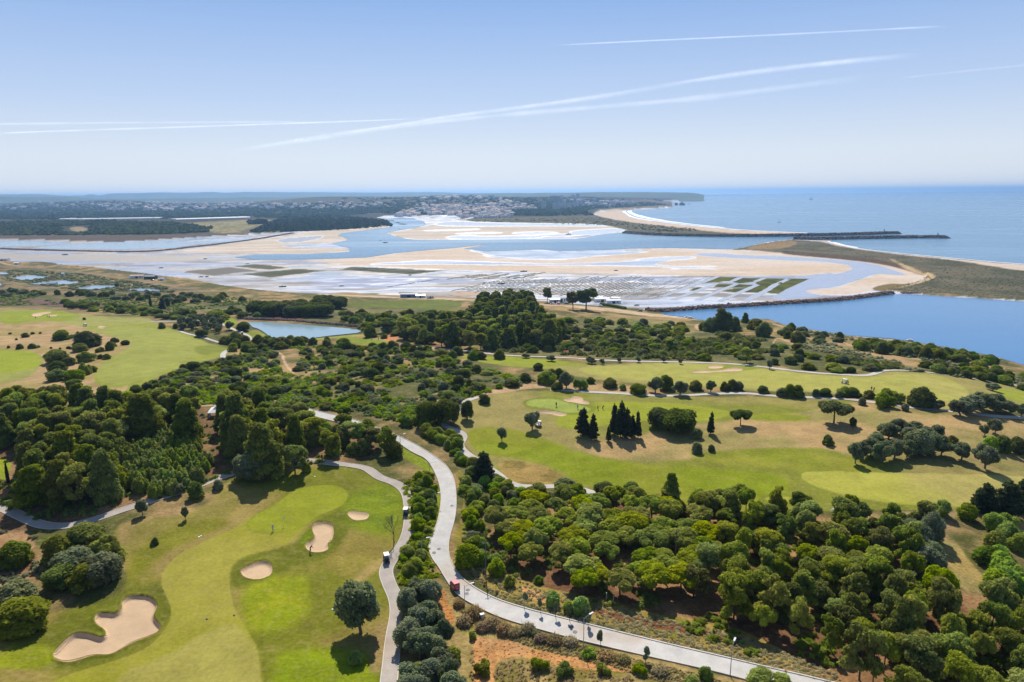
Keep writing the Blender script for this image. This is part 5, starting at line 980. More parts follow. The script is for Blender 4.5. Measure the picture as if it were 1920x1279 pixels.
cover('undergrowth', [(860,880),(905,890),(1000,930),(1320,965),(1330,1060),(1240,1150),(1130,1140),(930,1070),(868,1050),(868,960)], 1500, (.6,1.7), (.4,.9), FM['dark'], 6, 1, 'undergrowth below the umbrella pines', (), 9, 22)
cover('undergrowth', [(1330,965),(1740,1010),(1760,1110),(1990,1150),(1990,1400),(1560,1290),(1280,1180),(1320,1080)], 2000, (.6,2.0), (.4,1.0), FM['dark'], 7, 1, 'undergrowth in the bottom right wood', (), 9, 22)
cover('verge_grass', [(855,1140),(933,1166),(1140,1224),(1280,1258),(1400,1290),(1280,1290),(1140,1250),(1000,1215),(900,1180)], 2200, (.35,.9), (.15,.45), FM['dry'], 8, 1, 'dry grass on the lower verge of the road', (), None, 14)
cover('verge_grass', [(850,1030),(872,1075),(933,1124),(1000,1144),(1140,1179),(1280,1213),(1480,1262),(1590,1290),(1560,1260),(1400,1195),(1280,1168),(1130,1130),(1000,1098),(900,1050)], 2600, (.35,.9), (.15,.45), FM['dry'], 9, 1, 'dry grass on the upper verge of the road', (), None, 14)
cover('verge_grass', [(880,1200),(1420,1290),(1420,1400),(880,1400)], 1800, (.35,.9), (.15,.45), FM['dry'], 10, 1, 'dry grass around the orange soil', [SOIL2], 6, 14)
cover('undergrowth', [(755,905),(800,880),(820,960),(800,1040),(830,1090),(752,1100),(750,1050),(775,1000)], 500, (.7,1.8), (.5,1.1), FM['green'], 11, 1, 'undergrowth left of the road', (), None, 22)
cover('undergrowth', [(-90,850),(230,850),(300,775),(600,790),(720,850),(590,870),(430,890),(240,960),(60,975),(-20,940)], 1500, (.8,2.2), (.5,1.3), FM['dark'], 12, 1, 'undergrowth in the left woods', (), 10, 22)
cover('undergrowth', [(-60,990),(60,1000),(110,1040),(60,1110),(90,1140),(40,1160),(-60,1180)], 180, (.8,2.0), (.5,1.1), FM['grey'], 13, 1, 'scrub on the brown soil at the left', (), 8, 22)
print('plants', time.time()-T0)
# ------------------------------------------------------------------ far hills, woods, town
FARG = simple('far_hill_ground', alb(78,92,60), .95, .35, .002)
def ridge(name, crest, dist, depth, mat, label, rough=.0, seed=0):
    cu, cv = zip(*crest); u = np.arange(cu[0], cu[-1], 5.0); v = np.interp(u, cu, cv); v = v+(fbm(u/30, u*0, seed, 4)-.5)*2*rough
    a, f, d = ray(u, v); t = dist/f; X, Zc = a*t, CAMZ+d*t; prof = [(-1, 0), (-.6, .25), (-.3, .65), (-.1, .93), (0, 1), (.2, .9), (.6, .4), (1, 0)]
    V = []
    for s, k in prof:
        jit = (fbm(X/400, np.full_like(X, s*3), seed+3, 4)-.5)*.25*(1-abs(k-.5)*2)
        V.append(np.stack([X*(1+s*depth/dist), np.full_like(X, dist+s*depth), -22+(Zc+22)*np.clip(k+jit, 0, 1)], 1))
    V = np.stack(V, 0); r_, c_ = V.shape[:2]; ii = np.arange(r_*c_).reshape(r_, c_)
    F = np.stack([ii[:-1, :-1], ii[:-1, 1:], ii[1:, 1:], ii[1:, :-1]], -1).reshape(-1, 4)
    setp(link(name, mesh_np(name, V.reshape(-1, 3), F, mat, True)), label, kind='structure')
ridge('distant_hills', [(-700,366),(-300,363),(0,365),(62,364),(125,367),(158,366.5),(172,364.2),(186,366.5),(205,363),(250,362),(275,361.2),(350,361.8),(400,359.6),(412,361),(425,361.5),(458,360),(480,360.5),(512,360.3),(575,360.6),(700,361),(800,360.4),(880,362),(960,361.5),(1010,363),(1080,366)], 13500, 1400, FARG, 'pale mountain ridge along the left horizon', .7, 3)
ridge('wooded_hills', [(-600,372),(0,369),(38,370.3),(90,369.5),(112,368.2),(150,370),(175,372.6),(250,373.2),(330,372.2),(400,371),(475,369.6),(520,369.8),(625,368.2),(700,367.5),(800,366.5),(880,364.8),(920,363),(1050,361.3),(1150,360.3),(1200,360),(1290,361.2),(1306,362.6),(1321,365.3)], 8000, 900, FARG, 'low wooded hills behind the town running out to a cape', .6, 9)
ridge('headland', [(1060,392),(1090,384),(1110,379),(1140,376),(1180,375),(1210,374.5),(1240,377),(1256,378),(1262,381),(1264,384.5)], 5200, 330, simple('headland_ground', alb(98,84,66), .95, .4, .01), 'dark cliffed headland behind the beach', .5, 5)
def rock(name, u, v, w, h, label, mat):
    x, y = at_z(u, v, -20.0); s = math.hypot(x, y)/FOC; rng = np.random.default_rng(int(u)); iv, jf = ICO[2]
    V = iv*(1+.35*(rng.random((len(iv), 1))-.5)); V = V*np.array([w*s*.5, w*s*.4, h*s]); V[:, 2] = np.maximum(V[:, 2], -1)
    setp(link(name, mesh_np(name, V, jf, mat), None, (x, y, -20)), label, 'sea rock')
RK = simple('sea_rock', (.16,.12,.09), .95, .3, .1)
rock('sea_rock', 1268, 384.6, 6, 4.5, 'small rock stack just off the headland', RK); rock('sea_rock', 1278.5, 384.8, 11, 5, 'larger rock stack off the headland', RK); rock('sea_rock', 1292.5, 383.5, 3, 1.4, 'tiny flat rock farthest off the headland', RK)
FW = foliage('far_woodland', (.036,.052,.028), .15, .4, .02)
FW2 = foliage('far_green_woodland', (.052,.070,.026), .15, .4, .02)
FARW = [(-120,374),(300,375),(600,373),(880,370),(1090,372),(1230,376),(1250,384),(1120,391),(1100,396),(1040,400),(900,404),(700,400),(640,404),(560,410),(500,408),(330,410),(110,412),(-120,410)]
flds = [[(320,418),(500,408),(520,414),(500,434),(380,432)]]
print('far', cover('far_woods', FARW, 8000, (14,40), (4,10), FW, 31, 1, 'distant dark woodland around the town'),
 cover('far_woods', [(-120,417),(0,416),(200,414),(330,418),(400,427),(385,436),(280,440),(100,441),(-120,442)], 2600, (9,20), (3.5,8), FW2, 32, 1, 'wooded strip on the far side of the salt pans', [[(112,424),(170,422),(172,437),(120,436)]]),
 cover('far_woods', [(470,436),(510,414),(560,408),(640,404),(725,415),(735,423),(650,430),(562,434)], 1700, (8,18), (3,8), FW, 33, 1, 'woods on the point beside the river'),
 cover('far_woods', [(462,416),(498,413),(500,420),(470,421)], 120, (12,22), (6,10), FW, 34, 1, 'tree clump on the tan field'),
 cover('far_woods', [(870,414),(1110,406),(1190,418),(1330,432),(1240,436),(1150,423),(1000,418),(900,416)], 500, (4,10), (1,2.5), FW2, 35, 1, 'low dune scrub behind the beach'),
 cover('far_woods', [(960,394),(1010,393),(1100,396),(1110,404),(1000,405),(950,404)], 300, (12,26), (5,9), FW, 36, 1, 'trees in front of the tower blocks'),
 cover('far_woods', PENI, 1500, (1.2,3.2), (.3,.8), FM['grey'], 37, 1, 'dune scrub on the peninsula'),
 cover('far_woods', [(20,506),(140,512),(300,536),(330,548),(150,545),(0,524)], 500, (3,7), (1,2), FM['grey'], 38, 1, 'scrub on the banks of the salt pans', SALT))
# greenhouses / salt strips
GHM = simple('greenhouse_plastic', (.62,.62,.62), .5, .05, .01)
for (u0, v0, u1, v1, lb) in ((110,412.5,150,412,'far left pale greenhouse roofs'),(150,412,300,410.5,'long pale greenhouse roofs behind the salt pans'),(330,412.5,470,409,'long pale greenhouse roofs above the tan field')):
    x0, y0, z0 = [q[0] for q in unp(np.array([u0*1.]), np.array([v0*1.]))]; x1, y1, z1 = [q[0] for q in unp(np.array([u1*1.]), np.array([v1*1.]))]
    a, b = np.array([x0, y0]), np.array([x1, y1]); d = (b-a)/np.linalg.norm(b-a); n = np.array([-d[1], d[0]]); L_ = np.linalg.norm(b-a); parts = []; z = min(z0, z1)
    cs = [(0, -1), (0, 4), (10, 6), (20, 4), (20, -1)]
    for j in range(3):
        V = [tuple(a+n*(c+21*j))+(z+h,) for c, h in cs]+[tuple(b+n*(c+21*j))+(z+h,) for c, h in cs]; parts.append((np.array(V), np.array([(i, i+1, i+6, i+5) for i in range(4)])))
    setp(link('greenhouse', mesh_np('greenhouse', *join(parts), GHM)), lb, 'greenhouse')
# houses
def house_mesh(i):
    rng = random.Random(i); w, d, h = rng.uniform(9,16), rng.uniform(8,13), rng.uniform(4.5,10); hip = i % 3 == 0
    V = [(-w/2,-d/2,-3),(w/2,-d/2,-3),(w/2,d/2,-3),(-w/2,d/2,-3),(-w/2,-d/2,h),(w/2,-d/2,h),(w/2,d/2,h),(-w/2,d/2,h)]
    F = [(0,1,5,4),(1,2,6,5),(2,3,7,6),(3,0,4,7)]; mi = [0]*4
    e = .5; r = 2.2 if hip else .0
    if hip: V += [(-w/2-e,-d/2-e,h),(w/2+e,-d/2-e,h),(w/2+e,d/2+e,h),(-w/2-e,d/2+e,h),(-w/4,0,h+r),(w/4,0,h+r)]; F += [(8,9,13,12),(9,10,13,13),(10,11,12,13),(11,8,12,12)]
    else: V += [(-w/2,-d/2,h+.6),(w/2,-d/2,h+.6),(w/2,d/2,h+.6),(-w/2,d/2,h+.6)]; F += [(4,5,9,8),(5,6,10,9),(6,7,11,10),(7,4,8,11),(4,5,6,7)]
    mi += [1 if hip else 0]*(len(F)-4)
    k = len(V)
    for s in range(int(h//3)):                         # window strips, a little proud of the front wall
        for q in range(3):
            x0 = -w/2+w*(q+.3)/3; V += [(x0,-d/2-.05,1+3*s),(x0+w*.13,-d/2-.05,1+3*s),(x0+w*.13,-d/2-.05,2.3+3*s),(x0,-d/2-.05,2.3+3*s)]; F.append((k,k+1,k+2,k+3)); mi.append(2); k += 4
    me = bpy.data.meshes.new('house'); me.from_pydata(V, [], [tuple(dict.fromkeys(f)) for f in F]); me.update()
    wall = [WALLM, WALLP][i % 2]
    for m_ in (wall, ROOFM, WINM): me.materials.append(m_)
    for p, q in zip(me.polygons, mi): p.material_index = q
    return me
WALLM = simple('white_wall', (.84,.83,.82), .8, .06, .3); WALLP = simple('cream_wall', (.74,.66,.60), .8, .08, .3); ROOFM = simple('terracotta_roof', (.50,.36,.29), .85, .15, .6); WINM = simple('window_glass', (.05,.07,.09), .2, .05, 1)
HM = [house_mesh(i) for i in range(8)]
TOWN = [('house in the old town by the river', 'houses of the old town by the river', [(742,408),(752,398),(780,392),(830,389),(880,388),(930,390),(958,398),(962,408),(900,410),(868,410),(830,403),(790,404)], 420),
 ('house on the slope behind the old town', 'houses behind the old town', [(770,392),(800,378),(880,374),(940,376),(990,384),(1010,392),(960,396),(880,388)], 330),
 ('house in the suburbs far left of the river', 'houses of the left suburbs', [(170,384),(260,380),(430,380),(460,388),(420,393),(300,397),(200,396)], 170),
 ('pale house in the suburbs straight beyond the wooded point', 'houses of the middle suburbs', [(420,380),(560,376),(720,378),(740,390),(640,394),(520,393),(430,390)], 200),
 ('scattered pale house near the left horizon', 'houses near the left horizon', [(-60,378),(170,378),(170,392),(-60,396)], 40),
 ('white house on the far hillside by the headland', 'houses by the headland', [(1050,378),(1110,377),(1180,378),(1200,384),(1120,388),(1080,388)], 60)]
rng = np.random.default_rng(77); cand = []
for lb, gp, poly, n in TOWN:
    P = np.array(poly, float); u = rng.uniform(P[:, 0].min(), P[:, 0].max(), n*5); v = rng.uniform(P[:, 1].min(), P[:, 1].max(), n*5); k = sdf(P, u, v) > 0; u, v = u[k][:n], v[k][:n]; x, y, z = unp(u, v)
    for a, b, c in zip(x, y, z): cand.append((math.hypot(a, b), a, b, c, lb, gp))
cand.sort(); rest = []; HT = {}
for lb, gp, poly, n in TOWN:
    A_ = np.array([(a, b, c) for dd, a, b, c, l_, g_ in cand[:300] if l_ == lb])
    if len(A_): uu, vv = project(A_[:, 0], A_[:, 1], A_[:, 2]); q1, q2 = np.quantile(vv, [.33, .67]); HT[lb] = (0, 0, q1, q2, np.quantile(uu, [.2, .4, .6, .8]))
for i, (dd, a, b, c, lb, gp) in enumerate(cand):
    s = (1.0+.6*rng.random())*(1.0 if dd < 4500 else 1.3); me = HM[rng.integers(8)]; rz = rng.choice([0, .3, -.4, .15])
    if i < 300:
        q_ = HT[lb]; uu, vv = project(a, b, c); pos = ['back', 'middle', 'waterfront'][int(vv > q_[2])+int(vv > q_[3])]+' '+['far left', 'left', 'centre', 'right', 'far right'][int((uu > q_[4]).sum())]
        setp(link('house', me, None, (a, b, c), (s, s, s*1.1), rz), ['white ', 'cream '][HM.index(me) % 2]+['tile roofed ', 'flat roofed ', 'flat roofed '][HM.index(me) % 3]+lb+', '+pos, 'house', gp)
    else: rest.append((a, b, c, s, rz, rng.integers(8)))
V, F, mi = [], [], []
for a, b, c, s, rz, q in rest:
    me = HM[q]; o = len(V); cs_, sn = math.cos(rz), math.sin(rz)
    for w in me.vertices: V.append((a+s*(w.co.x*cs_-w.co.y*sn), b+s*(w.co.x*sn+w.co.y*cs_), c+s*w.co.z))
    for p in me.polygons: F.append([o+t for t in p.vertices]); mi.append([q % 2, 2, 3][p.material_index])
me = bpy.data.meshes.new('far_houses'); me.from_pydata(V, [], F); me.update()
for m_ in (WALLM, WALLP, ROOFM, WINM): me.materials.append(m_)
me.polygons.foreach_set('material_index', np.array(mi, np.int32)); setp(link('far_houses', me), 'farther houses scattered behind the town', kind='stuff')
def boxv(x0, x1, y0, y1, z0, z1):
    V = np.array([(x, y, z) for x in (x0, x1) for y in (y0, y1) for z in (z0, z1)]); return V, np.array([(0,1,3,2),(4,6,7,5),(0,4,5,1),(2,3,7,6),(0,2,6,4),(1,5,7,3)])
TW = simple('tower_wall', (.50,.50,.50), .8, .05, .1); TWD = simple('dark_tower_wall', (.30,.30,.31), .8, .05, .1)
def tower(u0, u1, vt, vb, z, label, mat=None, dark=False):
    um = (u0+u1)/2; x, y, z = [float(q[0]) for q in unp(np.array([um]), np.array([vb*1.0]))]; s = y/FOC; print('tower', um, x, y, z); w = (u1-u0)*s; h = (vb-vt)*s; r = bpy.data.objects.new('apartment_tower', None); COL.objects.link(r); r.location = (x, y, z-3); r.rotation_euler = (0, 0, -math.atan2(x, y))
    d = max(12, w*.45); link('wall', mesh_np('wall', *boxv(-w/2, w/2, 0, d, 0, h+3), mat or TW), r)
    n = max(3, int(h/6)); parts = [boxv(-w*.44, w*.44, -.9, .0, 3+h*(i+.45)/n, 3+h*(i+.45)/n+h/n*.32) for i in range(n)]
    link('balcony_band', mesh_np('balcony_band', *join(parts), WALLM if not dark else TW), r)
    parts = [boxv(-w*.44, w*.44, -.12, .0, 3+h*(i+.8)/n, 3+h*(i+.98)/n) for i in range(n)]
    link('window_band', mesh_np('window_band', *join(parts), WINM), r)
    link('roof_box', mesh_np('roof_box', *boxv(-w*.15, w*.12, d*.3, d*.6, h+3, h+6), mat or TW), r); setp(r, label, 'apartment tower')
for a in ((1014.7,1024,378,393.8,-16,'slim pale tower block standing apart, left of the row near the beach'),(1036,1044.5,381.6,393.8,-16,'leftmost tall block of the pale row near the beach'),(1045.5,1056,380,392.5,-16,'wide second block of the pale row near the beach'),(1057,1061.5,380.5,391.5,-15,'narrow third block of the pale row near the beach'),
    (1062.5,1072,381.6,391,-15,'fourth block of the pale row near the beach'),(1073,1082,378.5,388.5,-10,'fifth block set back in the row near the beach'),(1084,1093,378.5,386,-8,'rightmost block of the row near the beach'),(1050.5,1055.5,367,374,10,'small far pale block right of the broad dark one'),(1071,1078,366.5,374,10,'small far white block, left of a pair on the hill'),(1079.5,1086,366,374,10,'small far white block, right of a pair on the hill')): tower(*a)
tower(1031,1050,368.2,379.5,0,'broad dark apartment slab on the hill above the pale row', TWD, True)
# ------------------------------------------------------------------ breakwaters and dyke
def rubble(name, line, height, base, top, size, mat, label, cat, z0=-20.6, seed=0, zl=-20.0):
    rng = np.random.default_rng(seed); p = smooth_poly(line, 2, False); x, y = at_z(p[:, 0], p[:, 1], zl); w = np.stack([x, y], 1)
    s = np.concatenate([[0], np.cumsum(np.linalg.norm(np.diff(w, axis=0), axis=1))]); L_ = s[-1]; n = int(L_/size*base/size*1.5)
    t = rng.random(n)*L_; cx_ = np.interp(t, s, w[:, 0]); cy_ = np.interp(t, s, w[:, 1]); e = 1.0; dx = np.interp(t+e, s, w[:, 0])-np.interp(t-e, s, w[:, 0]); dy = np.interp(t+e, s, w[:, 1])-np.interp(t-e, s, w[:, 1]); l = np.hypot(dx, dy)+1e-9; nx, ny = -dy/l, dx/l
    q = rng.uniform(-.5, .5, n)*base; taper = np.clip((L_-t)/(base*.5), .0, 1)**.6; hh = height*np.clip((base/2-abs(q))/((base-top)/2), 0, 1)*taper
    q = q*np.clip(taper+.2, 0, 1); P = np.stack([cx_+nx*q, cy_+ny*q, z0+hh], 1); iv, jf = ICO[1]; sc_ = size*(.4+.5*rng.random((n, 1, 1)))
    V = iv[None]*(1+.5*(rng.random((n, len(iv), 1))-.5))*sc_*np.array([1, 1, .8]); V = V+P[:, None]; F = (jf[None]+(np.arange(n)*len(iv))[:, None, None]).reshape(-1, 3)
    m = 60; tt = np.linspace(0, L_-base*.3, m); cc = np.stack([np.interp(tt, s, w[:, 0]), np.interp(tt, s, w[:, 1])], 1); d = np.gradient(cc, axis=0); d /= np.linalg.norm(d, axis=1)[:, None]; nn = np.stack([-d[:, 1], d[:, 0]], 1)
    prof = [(-base/2, -1), (-top/2, height*.92), (top/2, height*.92), (base/2, -1)]; core = np.stack([np.column_stack([cc+nn*a, np.full(m, z0+b)]) for a, b in prof], 1).reshape(-1, 3); ii = np.arange(m*4).reshape(m, 4)
    F2 = np.stack([ii[:-1, :-1], ii[:-1, 1:], ii[1:, 1:], ii[1:, :-1]], -1).reshape(-1, 4)
    r = bpy.data.objects.new(name, None); COL.objects.link(r); r.location = (0, 0, 0); setp(r, label, cat)
    a_ = link('rubble', mesh_np('rubble', V.reshape(-1, 3), F, mat), r); a_['kind'] = 'stuff'; link('core', mesh_np('core', core, F2, mat), r)
    return cc
JR = simple('jetty_rock', (.135,.125,.12), .95, .35, .15); DR = simple('dyke_rock', (.20,.135,.10), .95, .4, .2)
c1 = rubble('breakwater', [(1172,437),(1200,439.5),(1244,442.2),(1327,443.8),(1411,444),(1540,442.2),(1619,440.5),(1660,438.8),(1689,438.5)], 5.6, 20, 6, 2.8, JR, 'far rubble breakwater on the beach side of the river mouth', 'breakwater', seed=1)
c2 = rubble('breakwater', [(1488,448.8),(1525,449.5),(1564,449),(1646,447.4),(1728,446.2),(1781,447)], 5.6, 20, 6, 2.8, JR, 'near rubble breakwater reaching farthest into the sea', 'breakwater', seed=2)
rubble('dyke', [(1212,582.5),(1240,584.6),(1280,581),(1320,578),(1407,573.5),(1480,568.5),(1560,564.5),(1620,557),(1674,549.5)], 2.6, 11, 4, 1.6, DR, 'brown rubble dyke between the oyster plots and the blue lake', 'dyke', seed=3)
rubble('dyke', [(1690,549.5),(1756,551.5),(1838,555.5),(1920,561.5),(2060,574)], 1.3, 9, 5, 1.6, DR, 'low dark bank along the lake side of the peninsula', 'dyke', seed=4)
rubble('dyke', [(0,466.5),(100,470),(150,471),(225,472.5),(270,472),(312,469.5),(375,462),(475,450),(550,437)], 1.6, 12, 6, 1.8, DR, 'thin dark embankment between salt pans and tidal flat', 'dyke', seed=5)
rubble('pond_bank', off(3.4286,400,520,[(160,262),(300,270),(500,277),(650,292),(800,302),(955,318)]), 1.3, 5, 2, 1.0, DR, 'dark stony bank behind the golf pond', 'bank', z0=-10.6, seed=6, zl=-10.0)
rubble('dyke', [(1466,472.5),(1500,474.5),(1564,480),(1620,484),(1646,487.5),(1679,495.5),(1705,503),(1730,509.5)], 1.6, 9, 4, 1.5, DR, 'brown bank curving along the inner shore of the peninsula', 'dyke', seed=7)
WHITE = simple('white_paint', (.75,.75,.74), .6, .04, 1); DARK = simple('dark_metal', (.05,.05,.055), .5, .1, 1); GREYM = simple('galvanised_metal', (.38,.39,.40), .45, .06, 1, .3)
def lathe(prof, n=10):
    V = [(r*math.cos(6.2832*j/n), r*math.sin(6.2832*j/n), z) for r, z in prof for j in range(n)]; k = len(prof)
    F = [(i*n+j, i*n+(j+1) % n, (i+1)*n+(j+1) % n, (i+1)*n+j) for i in range(k-1) for j in range(n)]; return np.array(V), np.array(F)
for (u, v, lb, c) in ((1674,434,'small light beacon at the tip of the far breakwater', c1[-4]),(1761,441,'small light beacon at the tip of the near breakwater', c2[-4])):
    r = bpy.data.objects.new('beacon', None); COL.objects.link(r); r.location = (c[0], c[1], -15.3); setp(r, lb, 'beacon')
    link('tower', mesh_np('tower', *lathe([(1.3, 0), (1.0, 4.2), (1.5, 4.3), (1.5, 4.6)]), GREYM, True), r); link('lantern', mesh_np('lantern', *lathe([(.8, 4.6), (.8, 5.8), (.05, 6.5)]), DARK, True), r)
# ------------------------------------------------------------------ oyster racks and channels
rng = np.random.default_rng(8); parts = []; RACK = simple('oyster_rack', (.13,.13,.07), .95, .3, 1)
def seg_rows(A0, A1, B0, B1, n, fill, wd=.75, hgt_=.38, seed=0):
    for i in range(n):
        t = (i+.5)/n; p0 = np.array(A0)*(1-t)+np.array(B0)*t; p1 = np.array(A1)*(1-t)+np.array(B1)*t
        x, y = at_z(np.array([p0[0], p1[0]]), np.array([p0[1], p1[1]]), -20.1); a, b = np.array([x[0], y[0]]), np.array([x[1], y[1]]); L_ = np.linalg.norm(b-a); d = (b-a)/L_; nn = np.array([-d[1], d[0]]); s = rng.random()*20
        while s < L_:
            l = rng.uniform(20, 70)
            if rng.random() < fill and s+l < L_:
                k = 0
                while k < l:
                    c = a+d*(s+k)+nn*rng.normal()*.3; ll = rng.uniform(1.8, 3.2); V, F = boxv(-.5, .5, -.5, .5, 0, 1); V = V[:, :1]*ll*d[None, :].repeat(8, 0)[:, [0]]*0+np.column_stack([V[:, 0]*ll*d[0]+V[:, 1]*wd*nn[0], V[:, 0]*ll*d[1]+V[:, 1]*wd*nn[1], V[:, 2]*hgt_]); parts.append((V+[c[0], c[1], -20.15], F)); k += ll+rng.uniform(.2, 1.6)
            s += l+rng.uniform(2, 9)
seg_rows((836,547),(965,518),(1135,560),(1255,517.5),32,.96); seg_rows((832,524),(905,511),(960,524),(1040,511),12,.9,2.0); seg_rows((640,506),(672,500),(760,514),(826,508),26,.85,1.6); seg_rows((1135,560),(1255,517.5),(1240,560),(1340,519),24,.6,.45,.12)
seg_rows((700,540),(835,520),(712,541),(842,521),2,.9,1.0)
o = link('oyster_racks', mesh_np('oyster_racks', *join(parts), RACK)); setp(o, 'long broken rows of dark oyster racks on the tidal flat', kind='stuff')
CHM = water_mat('shallow_channel', (.40,.41,.43), .22, .01, .5)
parts = []
for (a, b, w) in (((1240,556),(1347,518.3),5),((1262,562),(1343,532),4.5),((1307,563),(1382,532),4.5),((1350,565),(1420,534),4.5),((1398,565),(1440,543),6),((1440,543),(1454,533.5),5),((1454,533.5),(1477,524),4.5),((1187,546),(1262,517),3.5),((1373,527),(1388,520.5),5),((1417,527.5),(1433,521.5),5),((1316,530.5),(1364,531),1.6),((1368,539.5),(1398,540.3),1.6),((935,556),(1060,520),2.2),((1085,560),(1190,520),2.2)):
    x, y = at_z(np.array([a[0], b[0]])*1., np.array([a[1], b[1]])*1., -20.05); p, q = np.array([x[0], y[0]]), np.array([x[1], y[1]]); d = (q-p)/np.linalg.norm(q-p); n = np.array([-d[1], d[0]])
    k = 8; c = p+(q-p)*np.linspace(0, 1, k)[:, None]; ww = w*.5*(.8+.4*rng.random(k))[:, None]*1.3; V = np.vstack([np.column_stack([c+n*ww, np.full(k, -20.05)]), np.column_stack([c-n*ww, np.full(k, -20.05)])]); parts.append((V, np.array([(i, i+1, k+i+1, k+i) for i in range(k-1)])))
setp(link('tidal_channels', mesh_np('tidal_channels', *join(parts), CHM)), 'shallow channels between the oyster plots', kind='structure')
# breaking surf along the beaches
SURF = simple('surf_foam', (.78,.80,.82), .7, .08, .05)
def foam(line, w, name='surf', z=-19.8):
    p = smooth_poly(line, 2, False); x, y = at_z(p[:, 0], p[:, 1], z); c = np.stack([x, y], 1); d = np.gradient(c, axis=0); d /= np.linalg.norm(d, axis=1)[:, None]; n = np.stack([-d[:, 1], d[:, 0]], 1); k = len(c)
    ww = (w*.5*(.3+1.2*fbm(np.arange(k)/3.0, np.zeros(k), int(w), 3)))[:, None]; V = np.stack([np.column_stack([c+n*ww, np.full(k, z)]), np.column_stack([c, np.full(k, z+.35)]), np.column_stack([c-n*ww, np.full(k, z)])], 1).reshape(-1, 3); ii = np.arange(k*3).reshape(k, 3)
    F = np.stack([ii[:-1, :-1], ii[:-1, 1:], ii[1:, 1:], ii[1:, :-1]], -1).reshape(-1, 4); setp(link(name, mesh_np(name, V, F, SURF, True)), None, kind='structure')
foam([(1210,388.8),(1186,390.3),(1171,394),(1169,397),(1176,401),(1184,407),(1213,412),(1265,419),(1327,426),(1390,431),(1452,434.3),(1515,436.8)], 16); foam([(1205,390.5),(1188,392),(1178,396),(1186,401),(1200,407),(1250,415),(1300,421),(1360,427)], 22); foam([(1180,398),(1195,404),(1215,408),(1240,413)], 26)
foam([(1553,452.4),(1562,455.5),(1578,459.6),(1605,465.3),(1646,470.7),(1701,476.3),(1756,481.3),(1810,486.3),(1865,491.4),(1920,495.2),(2100,512)], 4.5); foam([(1563,454),(1580,459),(1610,464.5)], 5)
print('far done', time.time()-T0)
# ------------------------------------------------------------------ vehicles, lamps, people
def emp(name, loc, rz=0, s=1, label=None, cat=None, group=None):
    o = bpy.data.objects.new(name, None); COL.objects.link(o); o.location = loc; o.rotation_euler = (0, 0, rz); o.scale = (s, s, s); o.empty_display_size = .2; return setp(o, label, cat, group)
def gp(u, v):
    x, y, z = unp(np.array([u*1.]), np.array([v*1.])); return float(x[0]), float(y[0]), float(z[0])
def bevel(me, w=.04, seg=2):
    import bmesh
    bm = bmesh.new(); bm.from_mesh(me); bmesh.ops.remove_doubles(bm, verts=bm.verts, dist=1e-5); bmesh.ops.recalc_face_normals(bm, faces=bm.faces)
    bmesh.ops.bevel(bm, geom=bm.edges[:], offset=w, segments=seg, affect='EDGES', profile=.6); bm.to_mesh(me); bm.free(); return me
def box(name, dims, mat, parent, bev=0):
    me = mesh_np(name, *boxv(*dims), mat)
    if bev: bevel(me, bev)
    return link(name, me, parent)
def prism(outline, x0, x1): # outline in (y,z)
    n = len(outline); V = [(x0, a, b) for a, b in outline]+[(x1, a, b) for a, b in outline]
    F = [(i, (i+1) % n, n+(i+1) % n, n+i) for i in range(n)]+[tuple(range(n))[::-1], tuple(range(n, 2*n))]; return V, F
def pmesh(name, V, F, mat, bev=0):
    me = bpy.data.meshes.new(name); me.from_pydata([tuple(v) for v in V], [], [tuple(f) for f in F]); me.update(); me.materials.append(mat)
    return bevel(me, bev) if bev else me
def wheel(parent, x, y, r, w, name='wheel'):
    V, F = lathe([(r*.3, -w/2), (r, -w/2), (r, w/2), (r*.3, w/2)], 14); V = V[:, [2, 0, 1]]; o = link(name, mesh_np(name, V, F, RUB, True), parent, (x, y, r))
    V2, F2 = lathe([(.01, -w/2-.01), (r*.55, -w/2-.01), (r*.55, w/2+.01), (.01, w/2+.01)], 10); link('rim', mesh_np('rim', V2[:, [2, 0, 1]], F2, GREYM, True), o)
RED = simple('red_paint', (.42,.015,.03), .35, .06, 2, 0, 0, .5); GLS = simple('vehicle_glass', (.10,.12,.14), .08, .02, 1, 0, 0, .6); RUB = simple('tyre_rubber', (.03,.03,.03), .9, .1, 3); LGT = simple('red_lamp_lens', (.6,.05,.04), .3, .02, 1); SILV = simple('silver_trim', (.6,.6,.62), .3, .03, 1, .4)
x, y, z = gp(857, 1107); ve = emp('van', (x-.5, y+.6, z+.08), .5, 1, 'small boxy red van driving away up the concrete road', 'van')
out = [(-1.25,.28),(1.15,.28),(1.25,.45),(1.28,.85),(1.05,1.05),(.72,1.62),(.55,1.68),(-1.15,1.68),(-1.25,1.55)]
link('body', pmesh('body', *prism(out, -.62, .62), RED, .045), ve)
link('roof', pmesh('roof', *boxv(-.56, .56, -1.12, .5, 1.675, 1.73), simple('pale_red_roof', (.62,.10,.14), .5, .05, 2), .02), ve)  # roof in a paler red than the body
box('rear_window', (-.42, .42, -1.275, -1.24, 1.05, 1.42), GLS, ve); box('number_plate', (-.2, .2, -1.285, -1.25, .52, .63), WHITE, ve); box('bumper', (-.6, .6, -1.33, -1.25, .28, .42), DARK, ve, .02); box('door_seam', (-.012, .012, -1.262, -1.25, .45, 1.6), DARK, ve)
